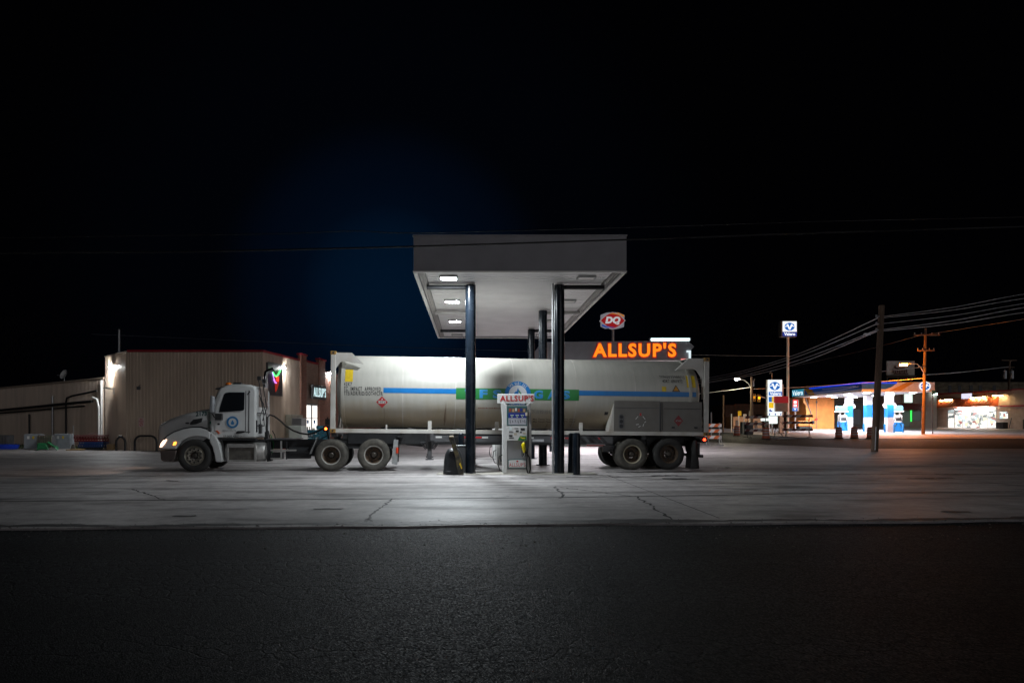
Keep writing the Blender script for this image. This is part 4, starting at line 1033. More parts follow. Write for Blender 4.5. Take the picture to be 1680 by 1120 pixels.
# wheels
p = TT(318, 748.5, 0)
w = make_wheel(tr, p[0], .02, .515, 'front', M['rim_alu'], M['rim_alu'], M['tyre_dark'], dual=False)
def far_side(w):
    Mm = Matrix.Translation((0, YC, 0)) @ Matrix.Scale(-1, 4, (0, 1, 0)) @ Matrix.Translation((0, -YC, 0))
    for o in [w] + list(w.children): o.data.transform(Mm); o.data.flip_normals()
far_side(make_wheel(tr, p[0], .02, .515, 'front', M['rim_alu'], M['rim_alu'], M['tyre_dark'], dual=False))
mb = MB(); mb.cyl((p[0], .3, .5), (p[0], 2.14, .5), .06, n=12); mb.build('front_axle', M['black'], tr)
for px in (542.8, 612.9):
    x = TT(px, 747.7)[0]
    make_wheel(tr, x, 0, .515, 'dual', M['rim_lip'], M['rim_rust'], M['tyre']); far_side(make_wheel(tr, x, 0, .515, 'dual', M['rim_lip'], M['rim_rust'], M['tyre_dark']))
    mb = MB(); mb.cyl((x, .5, .52), (x, 1.94, .52), .08, n=14); mb.lathe([(-.2,.0),(-.17,.15),(0,.2),(.17,.15),(.2,0)], Matrix.Translation((x, YC, .52)), 18)
    mb.box((x-.45, .66, .60), (x+.45, .74, .70)); mb.build('drive_axle', M['black'], tr, smooth=40)
    mb = MB(); mb.cyl((x-.25, .7, .82), (x-.25, .7, .62), .11, n=16); mb.cyl((x+.28, .7, .9), (x+.28, .7, .65), .1, n=16); mb.build('air_spring', M['rubber'], tr, smooth=40)
for yy in (.03, 1.85):
    mb = MB(); a = TT(646, 721, .05); b = TT(651.5, 762, .05)
    mb.prism([(a[0], a[1]), (a[0]+.14, a[1]), (b[0], b[1]), (b[0]-.17, b[1]+.03)], yy, yy+.56); fl = mb.build('mudflap', pmat('mudflap_grey', (.30,.31,.31), .5, var=.2, scale=6) if yy < 1 else M['rubber'], tr)
p = TT(651.5, 739, .03); mb = MB(); mb.box((p[0]-.03, .0, p[1]-.08), (p[0]+.04, .028, p[1]+.1)); mb.build('reflector', pmat('red_reflector', (.7,.06,.02), .3), tr)
p = TT(651.5, 727, .03); mb = MB(); mb.box((p[0]-.1, .06, p[1]-.06), (p[0]+.05, .16, p[1]+.1)); mb.build('tail_lamp_box', M['black'], tr, bevel=.01)
# the headlight's own beam
for yy in (.1, 2*YC-.1):
    ld = bpy.data.lights.new('headlight_beam', 'SPOT'); ld.energy = 80; ld.color = (1, .62, .42); ld.spot_size = R(70); ld.spot_blend = .6; ld.shadow_soft_size = .06
    lo = bpy.data.objects.new('headlight_beam', ld); COL.objects.link(lo); lo.parent = tr
    lo.location = (hl[0][0]-.06, yy, hl[1][1]-.02); lo.rotation_euler = Vector((-1, -.05, -.13)).to_track_quat('-Z', 'Y').to_euler()
# ------------------------------------------------------------------ pump
PY = 20.40
def px_(px, Y=PY): return XA(px, Y)
pump = thing('fuel_pump', 'grey fuel dispenser with red lettered topper sign standing in front of the tank', 'fuel pump', (1.40, PY, .022))
def pl(px, py, dy=0.0): return (XA(px, PY) - 1.40, dy, ZA(py, PY) - .022)
M['post_grey'] = pmat('post_grey', (.28,.27,.26), .5, var=.1)
M['pump_grey'] = pmat('pump_grey', (.24,.24,.245), .4, var=.06, scale=3)
M['pump_white'] = pmat('pump_white', (.66,.66,.65), .35, var=.05)
M['teal'] = pmat('teal_trim', (.02,.11,.11), .4)
x0 = pl(825,0)[0]; x1 = pl(832,0)[0]; x2 = pl(865,0)[0]; x3 = pl(872,0)[0]
def zp(py): return ZA(py, PY) - .022
mb = MB(); mb.prism([(x0, 0), (x1, 0), (x1, zp(664)), (x0-.04, zp(660)), (x0, zp(690))], .0, .55); mb.build('side_post', M['pump_white'], pump, bevel=.012)
mb = MB(); mb.prism([(x2, 0), (x3, 0), (x3, zp(690)), (x3-.03, zp(660)), (x2, zp(664))], .0, .55); mb.build('side_post', M['post_grey'], pump, bevel=.012)
mb = MB(); mb.box((x1+.002, .05, 0), (x2-.002, .5, zp(664))); mb.build('body', M['pump_grey'], pump)
mb = MB(); mb.box((x1+.004, .03, 0), (x2-.004, .048, .12)); mb.build('plinth', M['pump_white'], pump)
mb = MB(); mb.box((x1+.004, .02, zp(768.5)+.01), (x2-.004, .049, zp(723.5))); lo_ = mb.build('lower_panel', M['pump_grey'], pump, bevel=.006)
mb = MB(); mb.box((x1+.004, -.03, zp(722.5)), (x2-.004, .048, zp(699))); md = mb.build('card_panel', M['pump_white'], pump, bevel=.012)
mb = MB()
def prect(px0, py0, px1, py1, y, mi=0):
    a = pl(px0, py1); b = pl(px1, py0); mb.face([(a[0], y, a[2]), (b[0], y, a[2]), (b[0], y, b[2]), (a[0], y, b[2])], mi)
prect(835,700.5,840,706,-.034,0); prect(846,705.5,851,708.5,-.034,1); prect(843,710,848,713.5,-.034,3); prect(854,702,861,706,-.034,1); prect(853,707.5,856,710,-.034,1); prect(857.5,709,862.5,712,-.034,3); prect(835,713,841,716,-.034,1); prect(835,708,842,709.5,-.034,2); prect(844,702,850,703.2,-.034,2); prect(835,717,843,719,-.034,2)
mb.build('display', [pmat('screen_pale', (.7,.78,.78), .3), M['ink'], M['dkgrey'], pmat('keypad_tan', (.5,.45,.35), .5)], md, recalc=False)
mb = MB(); a = [(849,722),(853,714.8),(863.5,714.8),(863.5,722)]; mb.face([(pl(*q)[0], -.036, pl(*q)[2]) for q in a]); mb.build('green_label', M['green'], md, recalc=False)
mb = MB()
for (u, v, w) in ((854.5,717,1.6),(857,718.3,3),(860,718.3,3)): prect(u-w/2, v-.9, u+w/2, v+.9, -.038)
mb.build('label_mark', M['yellow'], md, recalc=False)
mb = MB(); mb.box((x1+.004, .0, zp(697.5)), (x2-.004, .048, zp(666.5))); up = mb.build('advert_panel', M['teal'], pump, bevel=.006)
mb = MB(); prect(834,668.5,863.5,677,-.003,0); prect(834,677,863.5,685.5,-.003,1); prect(834,685.5,863.5,696.5,-.003,2)
for c_ in (840, 848.5, 857):
    a = [pl(c_-3,680.2), pl(c_+3,680.2), pl(c_,685)]; mb.face([(q[0], -.005, q[2]) for q in a], 3); a = [pl(c_-1.8,681), pl(c_+1.8,681), pl(c_,683.8)]; mb.face([(q[0], -.007, q[2]) for q in a], 5)
for k, c_ in enumerate((837, 841, 845.5, 850, 854, 858, 861)):
    a = [pl(c_-.8,688.5+k%2), pl(c_+.1,688.3+k%2), pl(c_+.9,694-k%3), pl(c_,694-k%3)]; mb.face([(q[0], -.005, q[2]) for q in a], 4)
for k, (u, v, w, mi_) in enumerate(((837,672.5,3,6),(842,673,3.5,7),(846.5,671.5,2.5,3),(851,673,3,6),(855,672,3.5,1),(860,673,3,7))):
    prect(u-w/2, v-2.4, u+w/2, v+2.4, -.005, mi_)
mb.build('advert', [M['dkgrey'], pmat('advert_blue', (.012,.035,.25), .3), pmat('advert_pale', (.42,.42,.46), .35), M['white'], M['ink'], M['green'], pmat('food_red', (.35,.06,.03), .5), pmat('food_tan', (.45,.28,.14), .5)], up, recalc=False)
mb = MB(); mb.box((pl(862,0)[0], -.05, zp(682)), (pl(868.5,0)[0], .1, zp(676.5))); mb.build('call_button', pmat('button_cream', (.6,.52,.4), .4), pump, bevel=.01)
for c_ in (834, 863):
    mb = MB(); x = pl(c_, 0)[0]; mb.box((x-.02, .1, zp(666)), (x+.02, .2, zp(660))); mb.build('sign_bracket', M['teal'], pump)
tx0, tx1 = pl(816.5,0)[0], pl(877.5,0)[0]
mb = MB(); mb.prism([(tx0, zp(661.5)), (tx1-.06, zp(661.5)), (tx1-.0, zp(658)), (tx1, zp(646.5)), (tx1-.02, zp(645.8)), (tx0, zp(645.8))], .08, .2); tp_ = mb.build('topper', M['pump_white'], pump, bevel=.012)
mb = MB(); a = pl(820.5,657.8); b = pl(876,648)
mb.text("ALLSUP'S", frame(((a[0]+b[0])/2, .074, (a[2]+b[2])/2), (1,0,.004)), b[0]-a[0], b[2]-a[2], bold=.028, space=1.12); mb.build('lettering', M['red'], tp_, recalc=False)
mb = MB(); a = pl(833.5,767.5); b = pl(864,752.5); mb.prism([(a[0], a[2]), (b[0], a[2]), (b[0], b[2]-.02), ((a[0]+b[0])/2, b[2]), (a[0], b[2]-.02)], .012, .019); dc = mb.build('brand_decal', M['teal'], lo_)
mb = MB(); mb.prism([(a[0]+.02, a[2]+.02), (b[0]-.02, a[2]+.02), (b[0]-.02, b[2]-.04), ((a[0]+b[0])/2, b[2]-.02), (a[0]+.02, b[2]-.04)], .009, .0118); mb.build('decal_field', M['pump_white'], dc)
mb = MB(); mb.text("ALLSUP'S", frame(((a[0]+b[0])/2, .007, a[2]+.10)), (b[0]-a[0])*.88, .115, bold=.004, space=1.1); c_ = ((a[0]+b[0])/2, .007, b[2]-.07)
mb.face([(c_[0]-.04, .007, c_[2]), (c_[0], .007, c_[2]-.035), (c_[0]+.04, .007, c_[2]), (c_[0], .007, c_[2]+.035)]); mb.build('lettering', M['red'], dc, recalc=False)
mb = MB(); a = pl(855.5,748); b = pl(862.5,723.5); mb.box((a[0], -.045, a[2]), (b[0], .018, b[2])); nb = mb.build('nozzle_boot', M['black'], pump, bevel=.008)
mb = MB(); mb.box((a[0]+.012, -.05, a[2]+.01), (a[0]+.024, -.046, b[2]-.01)); mb.box((a[0]+.012, -.05, b[2]-.02), (b[0]-.01, -.046, b[2]-.01)); mb.build('boot_rim', M['steel'], nb)
mb = MB(); p = [pl(859.5,726), pl(858,729), pl(859,736), pl(859.5,742)]
mb.tube([(q[0], -.08 - .02*(k == 1), q[2]) for k, q in enumerate(p)], [.035,.06,.05,.025], n=10); nz = mb.build('nozzle', pmat('nozzle_yellow', (.75,.60,.0), .35), pump, smooth=60)
mb = MB(); q = pl(859.5,742); mb.tube([(q[0], -.08, q[2]), (q[0]+.02, -.085, q[2]-.06), (q[0]-.02, -.07, q[2]-.13)], .014); mb.build('spout', M['steel'], nz, smooth=60)
mb = MB(); hz = [pl(866,672), pl(866.2,700), pl(866,730), pl(864,752), pl(863.3,766), pl(865,774.5), pl(868,775.5), pl(870,768), pl(868.5,750), pl(864,743), pl(861,738)]
mb.tube([(q[0], -.06 - .03*math.sin(k*.5), q[2]) for k, q in enumerate(hz)], .019, n=8); mb.build('hose', M['rubber'], pump, smooth=60)
mb = MB(); hz = [(x0+.02, .3, .55), (x0-.10, .3, .50), (x0-.13, .3, .25), (x0-.08, .28, .08), (x0+.0, .28, .05)]; mb.tube(hz, .016); mb.build('rear_hose', M['rubber'], pump, smooth=60)
pump['group'] = 'fuel pumps under the main canopy'
for yy, lb in ((25.2, 'white sided fuel dispenser half hidden behind the tank trailer chassis'), (30.0, 'farthest fuel dispenser, mostly hidden behind the trailer, under the canopy back row')):
    c = copy_tree(pump); c.location = (1.40, yy, .0); c['label'] = lb

# ------------------------------------------------------------------ bin, bollards
BY = 20.35
bn = thing('waste_bin', 'rounded black plastic waste bin beside the front left canopy column', 'bin', (XA(744, BY), BY, .004))
mb = MB(); rings = []
for z, w, d in ((0,.31,.26),(.10,.31,.26),(.11,.30,.25),(.42,.285,.24),(.60,.25,.22),(.72,.19,.18),(.77,.12,.12)):
    rings.append([(w*abs(math.cos(t))**.6*(1 if math.cos(t) > 0 else -1), d*abs(math.sin(t))**.6*(1 if math.sin(t) > 0 else -1), z) for t in [2*math.pi*k/24 for k in range(24)]])
mb.loft(rings); mb.build('bin_body', pmat('bin_plastic', (.020,.022,.025), .4, var=.2), bn, smooth=40)
mb = MB(); mb.box((-.12, -.265, .62), (.10, -.19, .70)); mb.build('bin_opening', M['black'], bn, bevel=.01)
sq = thing('squeegee', 'worn black long handled squeegee leaning on the black waste bin', 'squeegee', (XA(758, BY-.3), BY-.3, .004))
def q_(px, py): return (XA(px, BY-.3) - XA(758, BY-.3), ZA(py, BY-.3) - .004)
mb = MB(); mb.prism([q_(736.5,720), (q_(737,715.5)), q_(743.5,715), q_(746,723), q_(756,752), q_(761,774), q_(757.5,778), q_(751,776.5), q_(747,750), q_(740,727)], -.06, .06); mb.build('handle', pmat('worn_black', (.03,.028,.024), .5, var=.5, scale=10, grime=.5, grime_col=(.3,.22,.06), gscale=5), sq, bevel=.015)
mb = MB(); mb.prism([q_(737,717), q_(737.5,714.6), q_(744,714.2), q_(744.5,717)], -.068, .068); mb.build('grip', pmat('tan_grip', (.5,.42,.3), .6), sq, bevel=.012)
mb = MB(); mb.prism([q_(753,760), q_(755.5,758.5), q_(758.5,767), q_(757,769)], -.066, -.061); mb.build('yellow_tape', M['yellow'], sq)
def bollard(name_label, px, Y, ztop, r, lean=0.0, loc_z=.004, group='black pipe bollards guarding the pump island'):
    t = thing('bollard', name_label, 'bollard', (XA(px, Y), Y, loc_z), (0, lean, 0), group)
    mb = MB(); mb.lathe([(0,0),(0,r),(ztop-.05,r),(ztop-.02,r*.9),(ztop,r*.55),(ztop+.005,0)], Matrix.Rotation(R(90), 4, 'X'), 24); mb.build('post', M['column'], t, smooth=40)
    mb = MB(); mb.cyl((0,0,0), (0,0,.012), r*1.35, n=20); mb.build('base_collar', M['black'], t)
    return t
bollard('shiny black bollard in front, right of the front right canopy column', 946, 20.1, 1.24, .105)
bollard('slightly tilted black bollard just behind another bollard, right of the canopy column', 937, 20.7, 1.22, .105, R(1.2))
bollard('black bollard standing behind the waste bin and squeegee', 756.5, 21.0, 1.22, .10)
cbx = thing('equipment_box', 'low dark grey equipment box between the waste bin and left canopy column', 'box', (XA(756.5, 20.75), 20.72, .022))
mb = MB(); mb.box((-.13, -.08, 0), (.13, .12, .80)); mb.build('box_body', M['dkgrey'], cbx, bevel=.012); mb = MB(); mb.box((-.14, -.09, .805), (.14, .13, .84)); mb.build('box_lid', M['steel'], cbx, bevel=.008)

# ------------------------------------------------------------------ second canopy with the orange sign
RY = 35.0
rc = thing('rear_canopy', 'grey fascia canopy carrying orange lit sign letters behind the tanker', 'canopy', (7, RY, 0))
def rp(px, py): return (XA(px, RY) - 7, ZA(py, RY))
poly = [rp(868,590.5), rp(888.5,561), rp(1128,558.5), rp(1139,568.5), rp(1131,577), rp(1131,589.5)]
mb = MB(); mb.prism(poly, 0, .25); mb.build('fascia', M['fascia'], rc)
zb_, zt2 = rp(900,589)[1], rp(900,562)[1]
mb = MB(); mb.box((rp(895,0)[0], .26, zb_), (rp(1128,0)[0], 11.0, zt2-.05)); mb.build('roof', M['fascia'], rc)
mb = MB(); mb.box((rp(890,0)[0], .27, zb_-.05), (rp(1126,0)[0], 10.9, zb_-.005)); mb.build('soffit', M['soffit'], rc)
mb = MB(); mb.box((rp(875,0)[0], -.02, zb_-.075), (rp(1122,0)[0], .2, zb_-.04)); mb.build('edge_trim', M['trim_white'], rc)
for X in (4.6, 9.4):
    for Y in (38.5, 43.5):
        mb = MB(); mb.cyl((X-7, Y-RY, .0), (X-7, Y-RY, zb_-.05), .16, n=20); mb.build('column', M['column'], rc, smooth=40)
for X in (4.2, 7.0, 9.8):
    for Y in (37.5, 41.5, 44.5):
        mb = MB(); mb.box((X-7-.3, Y-RY-.3, zb_-.09), (X-7+.3, Y-RY+.3, zb_-.055)); lt = mb.build('ceiling_light', M['lamp_body'], rc)
        mb = MB(); mb.face([(X-7-.25, Y-RY-.25, zb_-.096), (X-7+.25, Y-RY-.25, zb_-.096), (X-7+.25, Y-RY+.25, zb_-.096), (X-7-.25, Y-RY+.25, zb_-.096)]); mb.build('lens', emat('led_lens_rear', (1.0,.94,1.0), 260) if 'ledr' not in M else M['ledr'], lt)
        M['ledr'] = bpy.data.materials['led_lens_rear']
a = rp(972,586.5); b = rp(1109,562)
M['orange_glow'] = emat('orange_sign_letters', (1.0,.24,.008), 1.15); M['red_glow'] = emat('red_sign_edge', (.75,.012,.01), .4)
mb = MB(); mb.text("ALLSUP'S", frame(((a[0]+b[0])/2, -.004, (a[1]+b[1])/2)), b[0]-a[0]+.07, b[1]-a[1]+.06, bold=.052, space=1.16, depth=.08); sg = mb.build('sign_letters', M['red_glow'], rc, recalc=False)
mb = MB(); mb.text("ALLSUP'S", frame(((a[0]+b[0])/2, -.087, (a[1]+b[1])/2)), b[0]-a[0]-.03, b[1]-a[1]-.04, bold=.036, space=1.185, depth=.01); mb.build('letter_faces', M['orange_glow'], sg, recalc=False)
a = rp(1066,558.6); b = rp(1133,555)
mb = MB(); mb.box((a[0]+.06, -.03, a[1]+.01), (b[0]-.06, .10, b[1]-.0)); tb = mb.build('light_bar', emat('light_bar_tube', (.72,.97,1.0), 5), rc)
mb = MB(); mb.box((a[0], -.04, a[1]), (a[0]+.055, .11, b[1]+.02)); mb.box((b[0]-.055, -.04, a[1]), (b[0], .11, b[1]+.02)); mb.build('bar_end', M['steel'], tb)
mb = MB(); a = rp(1126,578); b = rp(1132.5,575); mb.box((a[0], -.12, a[1]), (b[0], -.01, b[1])); c2 = rp(1129.5,588); mb.box((c2[0], -.12, c2[1]), (b[0], -.03, a[1]-.005)); mb.build('corner_bracket_glow', emat('corner_bracket_glow', (.8,.95,1.0), .9), rc, bevel=.01)  # small bracket and post, their lit white put in as glow
mb = MB(); a = rp(1117,590.4); b = rp(1126,588.4); mb.box((a[0], -.06, a[1]), (b[0], -.005, b[1])); mb.build('neon_strip', emat('red_neon', (1.0,.25,.22), .9), rc)

# ------------------------------------------------------------------ store building
M['clad'] = pmat('tan_cladding', (.54,.43,.335), .5, var=.10, scale=1.5, stretch=(1,1,.2), grime=.3, grime_col=(.16,.12,.09), gscale=1.2)
M['brick'] = bpy.data.materials.new('red_brick'); M['brick'].use_nodes = True
def brick_nodes(m, c1, c2, mort, scale):
    t = m.node_tree; b = t.nodes['Principled BSDF']; L = t.links.new
    c = nd(t, 'ShaderNodeTexCoord'); sx = nd(t, 'ShaderNodeSeparateXYZ'); cb = nd(t, 'ShaderNodeCombineXYZ'); ad = nd(t, 'ShaderNodeMath', operation='ADD')
    L(c.outputs['Object'], sx.inputs['Vector']); L(sx.outputs['X'], ad.inputs[0]); L(sx.outputs['Y'], ad.inputs[1]); L(ad.outputs['Value'], cb.inputs['X']); L(sx.outputs['Z'], cb.inputs['Y'])
    br = nd(t, 'ShaderNodeTexBrick'); br.inputs['Scale'].default_value = scale; br.inputs['Color1'].default_value = c1 + (1,); br.inputs['Color2'].default_value = c2 + (1,); br.inputs['Mortar'].default_value = mort + (1,)
    br.inputs['Mortar Size'].default_value = .02; L(cb.outputs['Vector'], br.inputs['Vector'])
    n = nd(t, 'ShaderNodeTexNoise'); n.inputs['Scale'].default_value = 1.5; n.inputs['Detail'].default_value = 6; L(c.outputs['Object'], n.inputs['Vector'])
    r = nd(t, 'ShaderNodeMapRange'); r.inputs['To Min'].default_value = .65; r.inputs['To Max'].default_value = 1.3; L(n.outputs['Fac'], r.inputs['Value'])
    mx = nd(t, 'ShaderNodeMixRGB', blend_type='MULTIPLY'); mx.inputs['Fac'].default_value = 1; L(br.outputs['Color'], mx.inputs['Color1']); L(r.outputs['Result'], mx.inputs['Color2']); L(mx.outputs['Color'], b.inputs['Base Color']); b.inputs['Roughness'].default_value = .8
brick_nodes(M['brick'], (.30,.12,.075), (.22,.085,.055), (.30,.24,.2), 2.6)
M['block'] = bpy.data.materials.new('tan_block'); M['block'].use_nodes = True; brick_nodes(M['block'], (.38,.26,.2), (.33,.22,.17), (.28,.22,.18), 1.6)
M['red_trim'] = pmat('red_roof_trim', (.30,.018,.03), .4, var=.1)
def corrugated(a, b, z0, z1, mat, name, parent, period=.20, depth=.05, ztop2=None, origin=(0,0,0)):
    """ribbed metal sheet from a to b (plan), ribs out to the right of a->b seen from above"""
    a = Vector((a[0], a[1], 0)); b = Vector((b[0], b[1], 0)); d = (b-a); L_ = d.length; d.normalize(); n = Vector((d.y, -d.x, 0))
    z2 = z1 if ztop2 is None else ztop2; mb = MB(); prof = []; s = 0
    while s < L_:
        for (u, w) in ((0, 0), (.62, 0), (.70, 1), (.92, 1)):
            q = s + u*period
            if q < L_: prof.append((q, w*depth))
        s += period
    prof.append((L_, 0)); O = Vector(origin); prev = None
    for q, w in prof:
        p = a + d*q + n*w - O; zt = z1 + (z2-z1)*q/L_
        A = mb.bm.verts.new((p.x, p.y, z0)); B = mb.bm.verts.new((p.x, p.y, zt))
        if prev: mb.bm.faces.new((prev[0], A, B, prev[1]))
        prev = (A, B)
    return mb.build(name, mat, parent, recalc=False)
SY = 40.0
SO = (-15, 45, 0)
st = thing('store_building', 'tan ribbed metal convenience store with red roof trim and brick entrance, left behind the truck', 'store', SO)
A0 = (-22.85, 42.7); A1 = (-20.1, 40.0); A2 = (-12.2, 40.0); sd = Vector((.136, .99)).normalized()
def along(s, out=0.0): return (A2[0] + sd.x*s + sd.y*out, A2[1] + sd.y*s - sd.x*out)
HB = 5.75
corrugated(A0, A1, 0, HB-.02, M['clad'], 'wall', st, origin=SO); corrugated(A1, A2, 0, HB, M['clad'], 'wall', st, origin=SO)
corrugated(A2, along(5.6), 0, HB, M['clad'], 'wall', st, origin=SO)
def plan_box(pts, z0, z1, name, mat, parent, O, bevel=0):
    mb = MB(); A = [mb.bm.verts.new((x-O[0], y-O[1], z0)) for x, y in pts]; B = [mb.bm.verts.new((x-O[0], y-O[1], z1)) for x, y in pts]
    mb.bm.faces.new(A[::-1]); mb.bm.faces.new(B); n = len(pts)
    for k in range(n): j = (k+1) % n; mb.bm.faces.new((A[k], A[j], B[j], B[k]))
    return mb.build(name, mat, parent, bevel=bevel)
far = 26
inner = [(A0[0]+.1, A0[1]+.12), (A1[0]+.05, A1[1]+.1), (A2[0]-.1, A2[1]+.1), along(far, -.1), (along(far)[0]-12, along(far)[1])]
plan_box(inner, 0, HB-.15, 'core', M['dkgrey'], st, SO)
mb = MB()
def trim(a, b, z0, z1, w=.06):
    a = Vector((a[0], a[1], 0)); b = Vector((b[0], b[1], 0)); d = (b-a).normalized(); n = Vector((d.y, -d.x, 0)); O = Vector(SO)
    q = [a-n*.06-O, b-n*.06-O, b+n*w-O, a+n*w-O]
    A = [mb.bm.verts.new((p.x, p.y, z0)) for p in q]; B = [mb.bm.verts.new((p.x, p.y, z1)) for p in q]
    mb.bm.faces.new(A[::-1]); mb.bm.faces.new(B)
    for k in range(4): j = (k+1) % 4; mb.bm.faces.new((A[k], A[j], B[j], B[k]))
trim(A1, A2, HB+.004, HB+.14); trim(A2, along(5.6), HB+.004, HB+.14); mb.build('roof_trim', M['red_trim'], st)
mb = MB(); trim(A0, A1, HB-.016, HB+.06); mb.build('roof_trim', M['clad'], st)
mb = MB()
for p in (A1, A2): mb.box((p[0]-SO[0]-.07, p[1]-SO[1]-.06, 0), (p[0]-SO[0]+.05, p[1]-SO[1]+.05, HB)); 
mb.build('corner_flashing', M['clad'], st)
def side_box(s0, s1, z0, z1, out0, out1, name, mat, parent=st, bevel=0):
    return plan_box([along(s0, out0), along(s0, out1), along(s1, out1), along(s1, out0)], z0, z1, name, mat, parent, SO, bevel)
for s0, s1, zt in ((5.6, 6.55, 6.15), (9.0, 10.2, 6.15)):
    side_box(s0, s1, 0, zt, -.1, .15, 'brick_pilaster', M['brick']); side_box(s0-.06, s1+.06, zt+.004, zt+.14, -.16, .22, 'pilaster_cap', M['red_trim'])
side_box(6.552, 8.998, 3.0, 5.8, -.1, .06, 'entrance_wall', M['block']); side_box(6.552, 8.998, 5.804, 5.93, -.16, .12, 'roof_trim', M['red_trim'])
side_box(10.202, 26, 0, 5.3, -.1, .05, 'wall', M['brick']); side_box(10.202, 26, 5.304, 5.42, -.12, .1, 'roof_trim', M['red_trim'])
M['lit_glass'] = emat('lit_shop_glass', (1.0,.93,.86), 1.6)
for s0, s1 in ((6.6, 7.75), (7.85, 8.95)):
    w = side_box(s0, s1, .12, 2.95, -.02, .03, 'shop_window', M['lamp_body'])
    pane = side_box(s0+.10, s1-.10, .22, 2.85, .031, .04, 'pane', M['lit_glass'], w)
    for k in range(3):
        side_box(s0+.12+.08*k, s0+.42+.1*k, .5+.55*k, .75+.55*k, .042, .046, 'window_poster', (M['red'], M['green'], M['blue'])[k], w)
    side_box(s0+.10, s1-.10, 1.95, 2.0, .041, .06, 'mullion', M['lamp_body'], w)
# sign on the entrance wall
sc_ = along(8.35, .36); rt = (sd.x, sd.y, 0)
sn = thing('store_sign', 'white lit lettered sign on dark board over the brick store entrance', 'sign', (sc_[0], sc_[1], 3.80))
mb = MB(); mb.box((-1.3, -.06, -.50), (1.3, .10, .50)); sb = mb.build('sign_board', M['dkgrey'], sn, bevel=.02); 
Ms = Matrix((( sd.x, -sd.y, 0, 0), (sd.y, sd.x, 0, 0), (0, 0, 1, 0), (0, 0, 0, 1)))
sb.data.transform(Ms)
mb = MB(); mb.text("ALLSUP'S", Ms @ frame((0, -.064, -.0)), 2.35, .66, bold=.0, space=1.25, depth=.02); mb.build('lettering', emat('white_sign_letters', (.72,.97,1.0), 1.05), sb, recalc=False)
# picture board on the side wall with its neon
pc_ = along(1.45, .10)
pb = thing('picture_board', 'dark framed advert board with green and red neon on the store side wall', 'sign', (pc_[0], pc_[1], 4.25))
mb = MB(); mb.box((-1.05, -.05, -.95), (1.05, .06, .95)); bo = mb.build('board', pmat('board_dark', (.07,.06,.065), .5, var=.3, scale=3), pb); bo.data.transform(Ms)
mb = MB()
for (x0, z0, x1, z1) in ((-1.08,-.98,1.08,-.92),(-1.08,.92,1.08,.98),(-1.08,-.918,-1.02,.918),(1.02,-.918,1.08,.918)): mb.box((x0, -.075, z0), (x1, -.055, z1))
fr_ = mb.build('board_frame', M['dkgrey'], bo); fr_.data.transform(Ms)
mb = MB(); mb.tube([(-.65+1.3*k/12, -.10, .62-.42*math.sin(math.pi*k/12)) for k in range(13)], .04, n=8); o = mb.build('neon_tube', emat('green_neon', (.08,1.0,.18), 2.6), bo, smooth=60); o.data.transform(Ms)
mb = MB(); mb.prism([(-.15,.18),(.55,.22),(.5,-.15),(.2,-.62),(.0,-.75),(-.05,-.2)], -.085, -.056); o = mb.build('neon_shape', emat('dim_red_neon', (.5,.03,.015), .5), bo); o.data.transform(Ms)
mb = MB(); mb.prism([(.05,.17),(.45,.2),(.42,-.08),(.1,-.1)], -.10, -.087); o = mb.build('neon_shape', emat('red_neon_bright', (1.0,.06,.03), 1.4), bo); o.data.transform(Ms)
mb = MB(); mb.tube([(-.55, -.1, .45), (-.3, -.1, .05), (-.15, -.1, -.1)], .025, n=8); mb.tube([(-.3, -.1, -.02), (-.1, -.1, -.2), (.05, -.1, -.2)], .035, n=8); o = mb.build('neon_tube', emat('violet_neon', (.55,.2,1.0), 2.0), bo, smooth=60); o.data.transform(Ms)
# wall lamps
def wall_lamp(label, pos, right, strength, col=(.95,.98,1.0), w=.22):
    t = thing('wall_lamp', label, 'wall lamp', pos, (0, 0, math.atan2(right[1], right[0])), 'wall lamps on the store')
    mb = MB(); mb.prism([(-w, .10), (w, .10), (w, -.02), (w*.9, -.05), (-w*.9, -.05), (-w, -.02)], -.16, .0); h = mb.build('housing', M['lamp_body'], t, bevel=.015)
    mb = MB(); mb.box((-w*.85, -.20, -.14), (w*.85, -.02, -.055)); mb.build('lens', emat('wall_lamp_lens', col, strength), h, bevel=.02)
    return t
d_ = (Vector(A1)-Vector(A0)).normalized(); nn = Vector((d_.y, -d_.x)); pA = Vector(A0) + (Vector(A1)-Vector(A0))*.42 + nn*.06
wall_lamp('glaring white wall lamp on the angled left corner of the tan store', (pA.x, pA.y, ZA(599, 41.6)), (d_.x, d_.y, 0), 700)
p = along(2.65, .04); wall_lamp('bright wall lamp beside the dark picture board on the store side', (p[0], p[1], ZA(601, 42.6)), rt, 600, w=.13)
p = along(11.4, .07); wall_lamp('white wall lamp on the brick wall past the store entrance, beside the container corner', (p[0], p[1], ZA(611, 51.3)), rt, 300, w=.35)
for k in (15, 19, 23):
    pass
